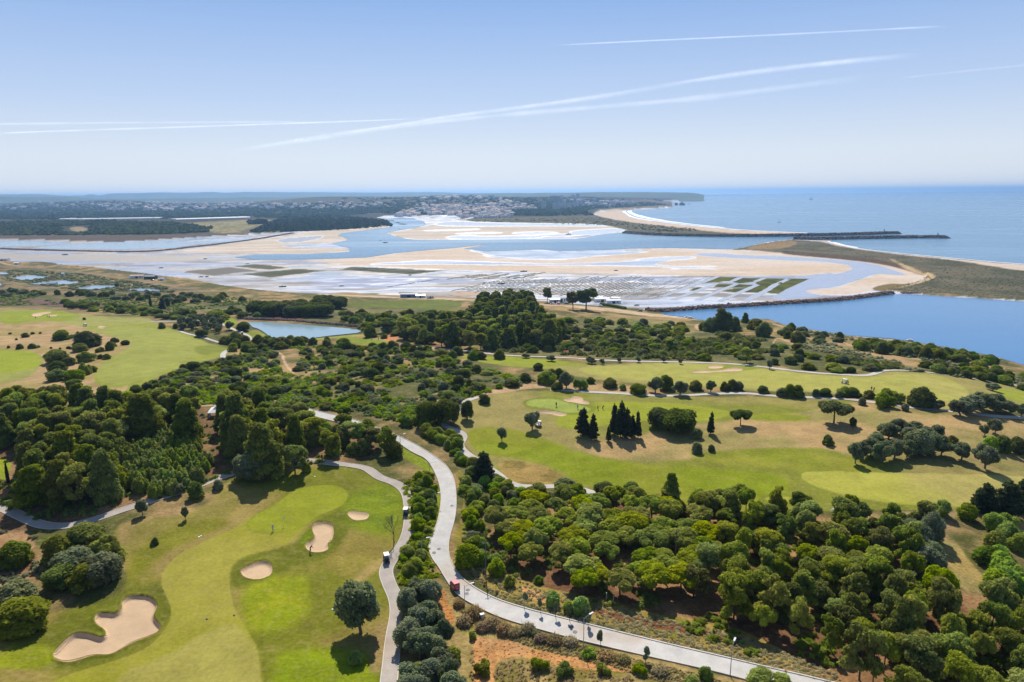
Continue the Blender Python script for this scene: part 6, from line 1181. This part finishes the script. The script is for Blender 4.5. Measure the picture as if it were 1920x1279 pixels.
for s in (-1, 1):
    box('tail_light', (s*.56-.05, s*.56+.05, -1.28, -1.24, .75, .98), LGT, ve); box('side_window', (s*.625-.012, s*.625+.012, .15, .75, 1.0, 1.42), GLS, ve); box('side_window', (s*.625-.012, s*.625+.012, -.95, -.05, 1.05, 1.42), GLS, ve); box('side_panel', (s*.63-.012, s*.63+.012, -1.0, .3, .62, .80), SILV, ve); box('mirror', (s*.72-.07, s*.72+.07, .85, .92, 1.0, 1.18), DARK, ve, .02)
    for yy in (-.8, .85): wheel(ve, s*.56, yy, .27, .16)
link('windscreen', pmesh('windscreen', [(-.52, 1.065, 1.07), (.52, 1.065, 1.07), (.50, .76, 1.57), (-.50, .76, 1.57)], [(0, 1, 2, 3)], GLS), ve)
def golf_cart(u, v, rz, label, body=None, k=1.0):
    x, y, z = gp(u, v); c = emp('golf_cart', (x, y, z+.1), rz, k, label, 'golf cart'); body = body or DARK
    low = [(-1.15,.3),(1.1,.3),(1.25,.5),(1.15,.85),(.75,.9),(.6,.42),(-.1,.42),(-.15,.75),(-.7,.75),(-.8,.55),(-1.15,.55)]
    link('body', pmesh('body', *prism(low, -.58, .58), body, .03), c); box('seat', (-.52, .52, -.2, .25, .72, .86), simple('pale_seat', (.45,.43,.38), .8) if 'pale_seat' not in bpy.data.materials else bpy.data.materials['pale_seat'], c, .03); box('seat_back', (-.52, .52, -.3, -.18, .9, 1.25), bpy.data.materials['pale_seat'], c, .03)
    link('roof', pmesh('roof', *boxv(-.6, .6, -1.0, .75, 1.82, 1.9), WHITE, .035), c)
    for sx in (-.52, .52):
        for a, b in ((.7, .85), (-.85, -.75)): link('roof_post', mesh_np('roof_post', *tube([(sx, b, .5), (sx, a, 1.83)], [.025, .025], 5), DARK), c)
    link('windscreen', pmesh('windscreen', [(-.5, .86, .9), (.5, .86, .9), (.5, .73, 1.8), (-.5, .73, 1.8)], [(0, 1, 2, 3)], GLS), c)
    for sx in (-.28, .28): link('golf_bag', mesh_np('golf_bag', *lathe([(.01, .55), (.14, .55), (.16, 1.35), (.01, 1.35)], 8), [DARK, simple('blue_bag', (.05,.10,.3), .7)][sx > 0], True), c, (sx, -.98, 0))
    link('steering_wheel', mesh_np('steering_wheel', *tube([(-.28+.16*math.cos(t), .5+.05*math.sin(t), 1.05+.15*math.sin(t)) for t in np.linspace(0, 6.28, 12)], [.015]*12, 4), DARK), c)
    for sx in (-.5, .5):
        for yy in (-.78, .82): wheel(c, sx, yy, .24, .18)
    return c
golf_cart(725, 1053, .35, 'white roofed golf cart on the near cart path by the bare tree'); golf_cart(761, 966, .0, 'dark golf cart half hidden by bushes on the near cart path'); golf_cart(1009, 799, 1.2, 'white golf cart parked beside the vase shaped tree', WHITE)
golf_cart(1583, 719, .9, 'white golf cart on the upper right fairway', WHITE); golf_cart(160, 612, 1.4, 'tiny white golf cart on the far left fairway', WHITE); golf_cart(454, 628, .2, 'golf cart on the path beside the golf pond')
# ---- people
def person_mesh(pose):
    me = bpy.data.meshes.new('tmp'); J = []; E = []; R = []
    def ch(pts, parent=None):
        ids = []
        for (p, r) in pts: J.append(p); R.append(r); ids.append(len(J)-1)
        prev = parent
        for i in ids:
            if prev is not None: E.append((prev, i))
            prev = i
        return ids
    lean = .35 if pose == 'swing' else .05
    hip = (0, 0, .95); sp1 = (0, lean*.45, 1.18); ch1 = (0, lean*.9, 1.40); nk = (0, lean*1.15, 1.52); hd = (0, lean*1.3+.02, 1.66); ht = (0, lean*1.35+.01, 1.76)
    t = ch([(hip, .15), (sp1, .14), (ch1, .16), (nk, .06), (hd, .095), (ht, .085)])
    ch([((0, lean*1.3+.13, 1.64), .02)], t[4])
    st = .32 if pose == 'walk' else .14
    for s in (-1, 1):
        ch([((s*.10, 0, .90), .10), ((s*.12, s*st*.5+.03, .50), .065), ((s*.13, s*st-.02, .10), .045), ((s*.13, s*st+.02, .05), .045), ((s*.14, s*st+.16, .04), .035)], t[0])
        if pose == 'swing': hand = (s*.05, lean*.9+.42, .92)
        elif pose == 'walk': hand = (s*.26, -s*.22+.05, .88)
        else: hand = (s*.27, .1, .85)
        el = ((s*.25+hand[0])/2+s*.03, (ch1[1]+hand[1])/2-.05, (1.4+hand[2])/2)
        h = ch([((s*.19, ch1[1], 1.43), .062), (el, .045), (hand, .03)], t[2])
        for k in range(5):
            dx = (k-2)*.018; L_ = [.05, .085, .095, .088, .07][k]; ch([((hand[0]+dx, hand[1]+.02, hand[2]-.045), .012), ((hand[0]+dx*1.3, hand[1]+.03, hand[2]-.045-L_*.6), .009), ((hand[0]+dx*1.3, hand[1]+.015, hand[2]-.045-L_), .008)], h[2])
    me.from_pydata(J, E, []); o = bpy.data.objects.new('tmp', me); COL.objects.link(o); m = o.modifiers.new('s', 'SKIN'); m.use_smooth_shade = True; o.modifiers.new('d', 'SUBSURF').levels = 1
    if not me.skin_vertices: bpy.context.view_layer.objects.active = o
    for i, sv in enumerate(me.skin_vertices[0].data): sv.radius = (R[i], R[i]); sv.use_root = (i == 0)
    dg = bpy.context.evaluated_depsgraph_get(); ev = o.evaluated_get(dg); r = bpy.data.meshes.new_from_object(ev); bpy.data.objects.remove(o); return r
PM = {}
def cloth_part(name, src, sel, grow, mat):
    V = np.array([v.co[:] for v in src.vertices]); N_ = np.array([v.normal[:] for v in src.vertices]); F = [p.vertices[:] for p in src.polygons if sel(V[list(p.vertices)].mean(0))]
    ids = sorted({i for f in F for i in f}); mp = {a: b for b, a in enumerate(ids)}; return pmesh(name, V[ids]+N_[ids]*grow, [[mp[i] for i in f] for f in F], mat)
SKIN = simple('skin', (.42,.25,.17), .6, .05, 3)
def person(u, v, rz, pose, shirt, trous, cap, label, z=None):
    if pose not in PM: PM[pose] = person_mesh(pose)
    src = PM[pose]; x, y, zz = gp(u, v); p = emp('person', (x, y, zz), rz, 1, label, 'person')
    b = src.copy(); b.materials.clear(); b.materials.append(SKIN); link('body', b, p)
    link('shirt', cloth_part('shirt', src, lambda c: .93 < c[2] < 1.5 and (abs(c[0]) < .34 and not (abs(c[0]) > .2 and c[2] < 1.2)) and not (pose == 'swing' and c[1] > .42), .025, simple('shirt', shirt, .8)), p)
    link('trousers', cloth_part('trousers', src, lambda c: .1 < c[2] < .98 and abs(c[0]) < .23 and not (pose == 'swing' and c[1] > .3), .022, simple('trousers', trous, .8)), p)
    link('shoe', cloth_part('shoe', src, lambda c: c[2] < .12, .015, WHITE), p)
    link('cap', cloth_part('cap', src, lambda c: c[2] > 1.68, .015, simple('cap', cap, .8)), p)
    return p
person(512, 996, 1.4, 'walk', (.45,.48,.55), (.40,.42,.45), (.7,.7,.7), 'golfer in a pale grey shirt walking on the near green left of the flag')
person(582, 1035, -1.2, 'swing', (.05,.04,.05), (.10,.06,.05), (.05,.05,.05), 'golfer in dark clothes bending over a shot in the hourglass bunker')
person(1043, 762, .4, 'stand', (.03,.03,.035), (.05,.05,.05), (.05,.05,.05), 'leftmost golfer on the far green, dressed in black'); person(1083, 767, -.5, 'stand', (.25,.28,.42), (.2,.22,.35), (.5,.5,.5), 'golfer in greyish blue just left of the far flag'); person(1121, 768.5, 1.2, 'walk', (.04,.04,.07), (.10,.11,.15), (.05,.05,.05), 'golfer in dark clothes right of the far flag'); person(1130, 768, -1.1, 'swing', (.03,.03,.04), (.05,.04,.05), (.4,.4,.4), 'golfer crouching with a bag at the right of the far green')
person(1590, 721, 1.0, 'walk', (.04,.04,.04), (.06,.06,.06), (.05,.05,.05), 'golfer beside the white cart on the upper right fairway'); person(1634, 732, .2, 'stand', (.05,.05,.07), (.1,.1,.1), (.3,.3,.3), 'left golfer of two standing by the row of bushes'); person(1638, 734, -.9, 'swing', (.03,.03,.03), (.05,.05,.05), (.05,.05,.05), 'right golfer of two bending by the row of bushes')
person(67, 597.5, .5, 'stand', (.15,.2,.3), (.1,.1,.15), (.4,.4,.4), 'golfer left of the far left bunker'); person(90, 595.5, 1.5, 'walk', (.2,.2,.3), (.08,.08,.1), (.3,.3,.3), 'left golfer of a pair in front of the far left bunker'); person(93, 595.5, -.5, 'stand', (.1,.1,.2), (.08,.08,.1), (.3,.3,.3), 'right golfer of a pair in front of the far left bunker')
person(709.5, 637.5, .6, 'stand', (.25,.3,.5), (.1,.1,.15), (.6,.6,.6), 'golfer in light blue on the green by the orange soil'); person(697, 638, .0, 'walk', (.5,.5,.5), (.3,.3,.3), (.6,.6,.6), 'golfer in white on the green by the orange soil')
# flags
for (u, v, c, lb) in ((532,985,(.8,.78,.6),'white flag in the hole of the near green'),(1095,770,(.75,.75,.12),'yellow flag in the hole of the far green'),(97,596,(.8,.8,.8),'flag on the far left green')):
    x, y, z = gp(u, v); f = emp('golf_flag', (x, y, z), .6, 1, lb, 'flag'); link('pole', mesh_np('pole', *tube([(0, 0, -.1), (0, 0, 2.2)], [.02, .016], 6), WHITE), f)
    V = [(0, 0, 2.15), (.18, .03, 2.10), (.38, -.03, 2.05), (.58, .02, 2.0), (0, 0, 1.72), (.18, .05, 1.72), (.38, 0, 1.7), (.56, .04, 1.68)]; V += [(a, b+.012, d) for a, b, d in V]
    link('flag_cloth', pmesh('flag_cloth', V, [(0,1,5,4),(1,2,6,5),(2,3,7,6),(8,9,13,12),(9,10,14,13),(10,11,15,14),(0,1,9,8),(3,7,15,11)], simple('flag_cloth', c, .7)), f); link('hole_cup', mesh_np('hole_cup', *lathe([(.06, .02), (.054, .03), (.05, -.1)], 10), DARK), f)
# street lamps
def lamp(u, v, h, az, label, arm=1.2, dbl=False):
    x, y, z = gp(u, v); l = emp('street_lamp', (x, y, z), az, 1, label, 'street lamp'); link('post', mesh_np('post', *tube([(0, 0, -.3), (0, 0, .5), (0, 0, h)], [.10, .08, .05], 8), GREYM, True), l)
    link('arm', mesh_np('arm', *tube([(0, 0, h-.5), (arm*.5, 0, h-.1), (arm, 0, h+.12)], [.035, .035, .03], 6), GREYM, True), l)
    V, F = boxv(arm-.1, arm+.75, -.15, .15, h+.06, h+.2); V[:, 2] += (V[:, 0]-arm)*.18; me = mesh_np('lamp_head', V, F, WHITE); bevel(me, .03); hd = link('lamp_head', me, l)
    V, F = boxv(arm+.05, arm+.65, -.1, .1, h+.02, h+.06); V[:, 2] += (V[:, 0]-arm)*.18; link('lens', mesh_np('lens', V, F, SILV), hd)
lamp(872, 1152, 6.3, .3, 'street lamp on the lower verge just below the red van'); lamp(1094, 1223, 7.0, .5, 'street lamp on the lower verge between two staked saplings'); lamp(1369, 1268, 5.8, 1.0, 'street lamp nearest the bottom right end of the road')
lamp(791, 1043, 4.4, .0, 'street lamp half hidden in bushes left of the road'); lamp(813, 948, 3.4, .1, 'street lamp in the bushes left of the upper bend of the road'); lamp(751, 842, 4.6, .6, 'street lamp on the lawn strip below the upper road'); lamp(806, 893, 4.2, .2, 'street lamp on the lower side of the road bend')
def pole(u, v, h, label):
    x, y, z = gp(u, v); p = emp('utility_pole', (x, y, z), .3, 1, label, 'utility pole'); link('post', mesh_np('post', *tube([(0, 0, -.3), (0, 0, h)], [.14, .09], 8), simple('weathered_wood', (.16,.14,.12), .9), True), p); box('crossarm', (-.6, .6, -.05, .05, h-.5, h-.38), DARK, p)
    for sx in (-.5, 0, .5): link('insulator', mesh_np('insulator', *lathe([(.03, h-.38), (.05, h-.3), (.02, h-.2)], 6), SILV), p, (sx, 0, 0))
    return np.array([x, y, z+h-.25])
pa = pole(911, 1084, 8.6, 'bare utility pole right of the road bend among the bushes'); pb = pole(1266, 1060, 8.5, 'utility pole rising out of the umbrella pine grove')
for k in (-.5, .5):
    pts = [pa*(1-t)+pb*t+np.array([k*.3, k, -1.6*4*t*(1-t)]) for t in np.linspace(0, 1, 14)]; setp(link('power_line', mesh_np('power_line', *tube(pts, [.012]*14, 4), DARK)), 'thin cable strung between the two utility poles, '+('left' if k < 0 else 'right')+' of the pair', 'cable')
for (u, v, lb) in ((1137,1125,'left short concrete post at the foot of the grove'),(1150,1128,'right short concrete post at the foot of the grove')):
    x, y, z = gp(u, v); setp(link('concrete_post', pmesh('concrete_post', *boxv(-.08, .08, -.08, .08, -.2, 1.6), GREYM, .02), None, (x, y, z)), lb, 'post')
x, y, z = gp(904, 1161); ub = emp('utility_cabinet', (x, y, z), .4, 1, 'small grey utility cabinet with a white top on the lower verge', 'cabinet'); box('cabinet_body', (-.35, .35, -.25, .25, -.1, 1.0), GREYM, ub, .02); box('cabinet_top', (-.42, .42, -.32, .32, 1.0, 1.18), WHITE, ub, .03); box('door', (-.28, .28, -.27, -.25, .1, .9), SILV, ub)
for (u, v, lb) in ((877,1107,'upper manhole cover beside the red van'),(875,1114,'second manhole cover just below the red van'),(847,949,'manhole cover on the upper straight of the road'),(814,1037,'left manhole cover at the road bend'),(823,1030,'right manhole cover at the road bend'),(1072,1177,'left manhole cover by the sapling shadows'),(1078,1186,'right manhole cover by the sapling shadows')):
    x, y, z = gp(u, v); m_ = emp('manhole_cover', (x, y, z+.12), 0, 1, lb, 'manhole cover'); link('lid', mesh_np('lid', *lathe([(.001, .045), (.34, .045), (.36, .03), (.36, -.05)], 16), simple('cast_iron', (.20,.19,.19), .8)), m_); link('rim', mesh_np('rim', *lathe([(.37, -.05), (.37, .04), (.45, .035), (.45, -.05)], 16), simple('worn_iron', (.26,.25,.24), .85)), m_)
# tent
x, y, z = gp(404, 782); tn = emp('marquee', (x+1.2, y+1.5, z), .2, 1, 'white peaked marquee tent showing between the tall pines', 'tent'); n = 16; V = [(0, 0, 6.2)]; F = []
for lv, (r, h) in enumerate(((.35, 5.2), (1.0, 4.0), (2.1, 3.0), (3.6, 2.3))):
    for j in range(n):
        t = 2*math.pi*j/n+math.pi/4; q = 1/max(abs(math.cos(t)), abs(math.sin(t))); V.append((r*math.cos(t)*q, r*math.sin(t)*q, h))
F = [(0, 1+j, 1+(j+1) % n) for j in range(n)]+[(1+l*n+j, 1+(l+1)*n+j, 1+(l+1)*n+(j+1) % n, 1+l*n+(j+1) % n) for l in range(3) for j in range(n)]
link('tent_roof', pmesh('tent_roof', V, F, WHITE), tn)
for sx in (-3.5, 3.5):
    link('side_wall', pmesh('side_wall', *boxv(sx-.03, sx+.03, -3.5, 3.5, -.2, 2.35), WHITE, 0), tn)
    for sy in (-3.5, 3.5): link('tent_pole', mesh_np('tent_pole', *tube([(sx, sy, -.2), (sx, sy, 2.4)], [.05, .05], 6), GREYM), tn)
# small things on the grass
for i, (u, v, lb) in enumerate(((373,1007,'left white tee marker on the rough left of the fairway'),(377,1005,'right white tee marker on the rough left of the fairway'),(590,894,'white stone on the dry grass above the near green'),(624,1143,'white disc marker on the lawn left of the lone tree'),(388,1161,'dark sprinkler head on the near fairway'),(439,1154,'dark sprinkler head at the fairway edge'))):
    x, y, z = gp(u, v); rng_ = np.random.default_rng(i); iv, jf = ICO[1]; s = .28 if i < 3 else .3
    setp(link('marker' if i < 4 else 'sprinkler_head', mesh_np('marker', iv*(1+.3*(rng_.random((len(iv), 1))-.5))*[s, s, s*.5], jf, WHITE if i < 4 else DARK), None, (x, y, z+.03)), lb, 'marker' if i < 4 else 'sprinkler')
# rocks and clods on the orange soil
rng = np.random.default_rng(5); P2 = []
CLOD = simple('soil_clods', alb(196,128,74), .95, .25, 1.5); iv, jf = ICO[1]
for poly, n in ((SOIL1, 60), (SOIL2, 260)):
    P = np.array(poly); u = rng.uniform(P[:, 0].min(), P[:, 0].max(), n*4); v = rng.uniform(P[:, 1].min(), min(P[:, 1].max(), 1330), n*4); k = sdf(P, u, v) > 0; x, y, z = unp(u[k][:n], v[k][:n])
    for a, b, c in zip(x, y, z): s = rng.uniform(.06, .26); P2.append((iv*(1+.6*(rng.random((len(iv), 1))-.5))*[s, s, s*.55]+[a, b, c], jf))
setp(link('soil_clods', mesh_np('soil_clods', *join(P2), CLOD)), 'loose clods and stones on the orange soil', kind='stuff')
# ------------------------------------------------------------------ sheds, cars and boats on the shore
def shed(u, v, w, d, h, rz, label, roof=None, wall=None):
    x, y, z = gp(u, v); s = emp('shed', (x, y, z), rz, 1, label, 'shed'); link('wall', pmesh('wall', *boxv(-w/2, w/2, -d/2, d/2, -.5, h), wall or WALLM), s)
    V, F = prism([(-d/2-.3, h), (0, h+1.0), (d/2+.3, h)], -w/2-.3, w/2+.3); link('roof', pmesh('roof', V, F, roof or GREYM), s); box('door', (-w*.1, w*.1, -d/2-.05, -d/2, -.2, h*.75), DARK, s); box('window', (w*.2, w*.32, -d/2-.04, -d/2, h*.35, h*.7), WINM, s)
BROOF = simple('blue_grey_roof', (.22,.27,.33), .6, .1, 1)
shed(768, 557, 17, 7, 3.2, -.05, 'long blue roofed shed on the shore track', BROOF, BROOF); shed(789, 558, 9, 5, 2.4, 0, 'low grey shed right of the long blue roofed one'); shed(807, 559, 7, 5, 2.4, .1, 'small pinkish shed on the shore track', ROOFM)
shed(1040, 567, 9, 6, 3.0, .1, 'left white shed below the open crowned tree'); shed(1053, 566, 11, 7, 4.4, -.1, 'tall blue grey shed behind the parked cars', BROOF); shed(1066, 566, 6, 5, 3, .2, 'right white shed by the beach track')
shed(1128, 565, 14, 7, 2.8, .15, 'long white shed behind the hedge', WHITE); shed(1150, 568, 13, 6, 2.6, .0, 'white roofed shed at the right end of the hedge', WHITE); shed(1121, 561, 9, 5, 2.4, -.2, 'small white roofed shed behind the hedge', WHITE); shed(1155, 563, 8, 5, 2.4, -.3, 'small white shed set back on the mud', WHITE)
shed(259, 521, 16, 9, 3, .1, 'reddish roofed shed among trees by the salt pans', ROOFM); shed(283, 523, 13, 8, 3.4, -.1, 'dark fronted shed by the salt pans', BROOF, DARK); shed(98, 535, 10, 6, 2.6, .1, 'small shed between the salt pans', BROOF); shed(304, 526, 7, 5, 2.4, 0, 'small grey shed right of the dark fronted one'); shed(119, 517, 3, 3, 3, 0, 'tiny white hut on the bank of the salt pan', WHITE); shed(219, 538, 3, 3, 3.4, 0, 'tiny dark hut on the bank of the fourth salt pan', DARK, DARK); shed(32, 496, 7, 5, 2.5, .1, 'cream hut at the far left of the shore', WHITE); shed(6, 489, 18, 8, 3, .1, 'grey shed at the left edge of the shore')
def car(u, v, rz, c, label):
    x, y, z = gp(u, v); k = emp('parked_car', (x, y, z+.05), rz, 1, label, 'car'); m = simple('car_paint', c, .3, .03, 1, 0, 0, .5)
    link('body', pmesh('body', *prism([(-2.1,.35),(2.1,.35),(2.15,.75),(1.2,.9),(.6,1.42),(-1.2,1.45),(-1.9,.95),(-2.15,.9)], -.85, .85), m, .06), k)
    for s in (-1, 1):
        box('side_window', (s*.855-.012, s*.855+.012, -1.2, .7, .95, 1.3), GLS, k)
        for yy in (-1.3, 1.35): wheel(k, s*.78, yy, .32, .2)
    box('windscreen', (-.7, .7, .95, 1.0, .95, 1.2), GLS, k)
for i, (u, v, rz, c, lb) in enumerate(((1036,571,1.4,(.6,.6,.6),'white car beside the left white shed'),(1046,571,1.5,(.45,.05,.06),'red car parked between the white sheds'),(1047,569,.3,(.55,.55,.55),'pale car behind the red one'),(1062,570,1.3,(.06,.07,.12),'dark car by the right white shed'),(1125,575,1.2,(.6,.62,.66),'white car at the left end of the hedge'),(1200,584,1.3,(.04,.05,.07),'dark car at the end of the beach track'),(1288,596,1.2,(.65,.65,.67),'left white car parked by the lake shore'),(1294,597.5,1.1,(.6,.62,.66),'right white car parked by the lake shore'),(1706,640,1.0,(.65,.65,.68),'white car on the lake bank behind the shrubs'),(286,526,1.2,(.03,.03,.04),'dark car below the dark fronted shed'))): car(u, v, rz, c, lb)
# trimmed hedge by the beach
x0, y0, z0 = gp(1128, 573.5); x1, y1, z1 = gp(1171, 579.5); a, b = np.array([x0, y0]), np.array([x1, y1]); L_ = np.linalg.norm(b-a); rng = np.random.default_rng(4); bl = [(t*L_, rng.normal()*.2, 1.3, 1.6, 1.3, 1.7) for t in np.linspace(0, 1, 34)]; v_, f_, t_ = leafcloud(bl, 4200, .4, rng, core=.95, jag=.05); v_[:, 2] = np.clip(v_[:, 2], -.5, 2.9)
setp(link('hedge', mesh_np('hedge', v_, f_, FM['lime'], False, [('tint', 'FLOAT', t_)]), None, (x0, y0, min(z0, z1)), None, math.atan2(b[1]-a[1], b[0]-a[0])), 'long clipped green hedge in front of the white beach sheds', 'hedge')
HULLB = simple('dark_hull', (.06,.07,.10), .5, .1, 1)
def boat(u, v, L_, rz, label, hull=None, mast=0, z=-19.9, masts=1):
    x, y = at_z(float(u), float(v), -20.0); b = emp('boat' if mast < 25 else 'tall_ship', (float(x), float(y), z), rz, 1, label, 'boat' if mast < 25 else 'ship'); W_ = L_*.16; st_ = []
    for t, w, dk in ((-.5, .75, .0), (-.25, 1, 0), (.1, 1, .02), (.35, .62, .05), (.5, .04, .1)):
        st_ += [(t*L_, -w*W_, .09*L_+dk*L_*.5), (t*L_, -w*W_*.6, -.02*L_), (t*L_, w*W_*.6, -.02*L_), (t*L_, w*W_, .09*L_+dk*L_*.5)]
    F = [(i*4+j, i*4+j+1, i*4+j+5, i*4+j+4) for i in range(4) for j in range(3)]+[(0,1,2,3)]+[(i*4, i*4+4, i*4+7, i*4+3) for i in range(4)]; link('hull', pmesh('hull', st_, F, hull or HULLB), b)
    box('cabin', (-.18*L_, .1*L_, -W_*.5, W_*.5, .09*L_, .2*L_), WHITE, b, .03*L_*.3)
    if mast:
        for i in range(masts):
            xx = (i-(masts-1)/2)*L_*.28+.05*L_; link('mast', mesh_np('mast', *tube([(xx, 0, .05*L_), (xx, 0, mast*(1-.12*abs(i-1 if masts == 3 else 0)))], [.012*L_, .006*L_], 5), SILV), b)
            if masts > 1:
                for q in (.35, .6, .82): link('furled_sail', mesh_np('furled_sail', *tube([(xx, -L_*.11*(1.3-q), mast*q), (xx, 0, mast*q+.3), (xx, L_*.11*(1.3-q), mast*q)], [.5, .7, .5], 6), SILV), b)
for a in ((731,414.5,16,.2,'leftmost dark boat moored in the river neck',None,14),(737,414.3,14,2.6,'low boat behind the leftmost in the river neck'),(744.5,417.5,13,1.0,'small dark boat in the middle of the river neck',None,12),(747,418.2,11,.4,'small boat just right of the middle one in the river neck'),(751.5,420.5,16,.3,'dark sailing boat with a tall mast in the river neck',None,18),(757.5,421,17,.1,'rightmost dark sailing boat in the river neck',None,20),(749.5,430,8,1.2,'lone little boat below the moored group'),
    (722,455.2,11,.1,'flat barge on the small sandbank in the channel',HULLB),(713.5,451,6,.4,'tiny sail boat near the small sandbank',WHITE,10),(1066,439.5,13,.1,'sailing boat lying aground on the upper sand flat',HULLB,15),(1461,417,11,.2,'dark fishing boat on the open sea off the breakwater',HULLB),(1568,413.5,6,.1,'speck of a boat on the sea behind the far breakwater'),(1531,411.5,6,.1,'tiny boat on the sea left of another speck'),
    (302,502.5,6,.2,'small boat stranded on the wet flat at the left',HULLB),(122,478,10,.1,'dark boat stranded near the left embankment',HULLB),(385,485.5,6,.1,'tiny boat on the flat left of the oyster plots',HULLB),(464,494.5,5,.4,'dark workboat at the corner of the oyster plots',HULLB),(377,519.5,6,.1,'left dark boat of a cluster on the mud by the shore',HULLB),(388,519,6,1.2,'right dark boat of a cluster on the mud by the shore',HULLB),(530,538,8,.1,'dark boat on the mud above the umbrella pines',HULLB),(640,536.5,5,.2,'small dark boat on the pale mud',HULLB),(769,516,6,1.1,'dark workboat at the tip of the green oyster plot',HULLB),(940,532,8,.1,'dark workboat beside the oyster rows',HULLB),(908,530.5,4,.3,'speck of a boat left of the oyster rows',HULLB),(982,509.3,9,.1,'dark boat at the top edge of the oyster rows',HULLB),(1155,507.5,6,.3,'boat at the right end of the oyster rows',HULLB),(1194,572.5,5,.2,'small dark boat on the mud by the dyke end',HULLB),(1463,531,5,.4,'workboat in the channel between the green plots',HULLB)): boat(*a)
boat(1521, 374, 60, .6, 'tall three masted sailing ship far out near the horizon', HULLB, 46, -19.8, 3)
# ------------------------------------------------------------------ contrails
cm_, nt, N, L, out = node_mat('contrail'); cm_.surface_render_method = 'BLENDED' if hasattr(cm_, 'surface_render_method') else None
tr_ = N.new('ShaderNodeBsdfTransparent'); di = N.new('ShaderNodeBsdfTranslucent'); di.inputs[0].default_value = (.9, .93, 1, 1); mx = N.new('ShaderNodeMixShader'); at = N.new('ShaderNodeAttribute'); at.attribute_name = 'dens'; geo = N.new('ShaderNodeNewGeometry')
ns = noise(nt, geo.outputs['Position'], .00045, 5, .65); L.new(math_(nt, 'MULTIPLY', at.outputs['Fac'], mapr(nt, ns, .34, .64, .38, 1.15)), mx.inputs[0]); L.new(tr_.outputs[0], mx.inputs[1]); L.new(di.outputs[0], mx.inputs[2]); L.new(mx.outputs[0], out.inputs[0])
def contrail(pts, wpx, k, label, seed):
    p = smooth_poly(pts, 3, False); s = np.concatenate([[0], np.cumsum(np.linalg.norm(np.diff(p, axis=0), axis=1))]); t = np.linspace(0, s[-1], 110); u = np.interp(t, s, p[:, 0]); v = np.interp(t, s, p[:, 1])
    a, f, d = ray(u, v); q = (3600-CAMZ)/d; X, Y = a*q, f*q; dist = np.sqrt(X**2+Y**2); tt = t/s[-1]; wid = np.interp(tt, [0, 1], wpx)*(.7+.6*fbm(tt*18, tt*0, seed, 3))
    V, D = [], []; m = 9
    for j in range(m):
        o = (j/(m-1)-.5)*2; thick = (1-o*o)**.5
        V.append(np.stack([X, Y, 3600+o*wid*dist/FOC*.5*1.0], 1)+np.stack([X*0, -thick*wid*dist/FOC*.25, X*0], 1)); D.append(np.exp(-(o*1.7)**2)*k*sstep(0, .12, tt)*sstep(1, .85, tt)*(1 if abs(o) < .99 else 0))
    V = np.stack(V, 0); n_ = V.shape[1]; ii = np.arange(m*n_).reshape(m, n_); F = np.stack([ii[:-1, :-1], ii[:-1, 1:], ii[1:, 1:], ii[1:, :-1]], -1).reshape(-1, 4)
    setp(link('contrail', mesh_np('contrail', V.reshape(-1, 3), F, cm_, True, [('dens', 'FLOAT', np.stack(D, 0))])), label, 'contrail')
contrail([(400,290),(520,268),(620,252),(720,238),(850,217),(1000,198),(1150,177),(1300,150),(1450,129),(1600,113),(1740,101)], (8,13), .34, 'brightest white contrail rising to the right across the middle of the sky', 1)
contrail([(440,282),(600,260),(700,243),(800,230),(950,214),(1100,202),(1300,185),(1450,166),(1550,153),(1660,140)], (8,17), .22, 'broad soft contrail just below the brightest one', 2)
contrail([(-60,252),(150,244),(350,238),(550,231),(700,226),(830,220)], (4,4), .26, 'thin level contrail at the left joining the crossing point', 3); contrail([(-60,233),(200,230),(400,229),(600,228)], (5,5), .12, 'faint upper contrail at the left', 4)
contrail([(1020,86),(1200,77),(1400,68),(1600,58),(1790,48)], (3,4.5), .32, 'high thin contrail near the top of the sky', 5); contrail([(1680,147),(1800,134),(1980,116)], (4,5), .18, 'short faint contrail at the right edge', 6)
bird = [(.5*a, .5*b, .5*c) for a, b, c in [(0,0,0),(.1,.35,.02),(-.1,.35,.02),(-.7,.05,.16),(.7,.05,.16),(0,-.3,0),(0,.1,-.08)]]
a, f, d = ray(921., 69.); q = 160/f; setp(link('bird', pmesh('bird', bird, [(0,1,4),(0,3,2),(0,4,5),(0,5,3),(6,1,2),(6,5,1),(6,2,5)], DARK), None, (a*q, f*q, CAMZ+d*q)), 'tiny dark bird high in the blue sky', 'bird')
# ------------------------------------------------------------------ haze
hm, nt, N, L, out = node_mat('haze'); pv = N.new('ShaderNodeVolumePrincipled'); pv.inputs['Density'].default_value = HAZE
pv.inputs['Color'].default_value = (.33,.58,.95,1); pv.inputs['Anisotropy'].default_value = .5
L.new(pv.outputs[0], out.inputs['Volume'])
x0, x1, y0, y1, z0, z1 = -62000, 62000, -600, 50000, -30, 162
hv = [(x, y, z) for x in (x0, x1) for y in (y0, y1) for z in (z0, z1)]
hf = [(0,1,3,2),(4,6,7,5),(0,4,5,1),(2,3,7,6),(0,2,6,4),(1,5,7,3)]
setp(link('haze', mesh_np('haze', hv, np.array(hf), hm)), kind='stuff')
print('objects', len(bpy.data.objects), 'script', round(time.time()-T0, 1))
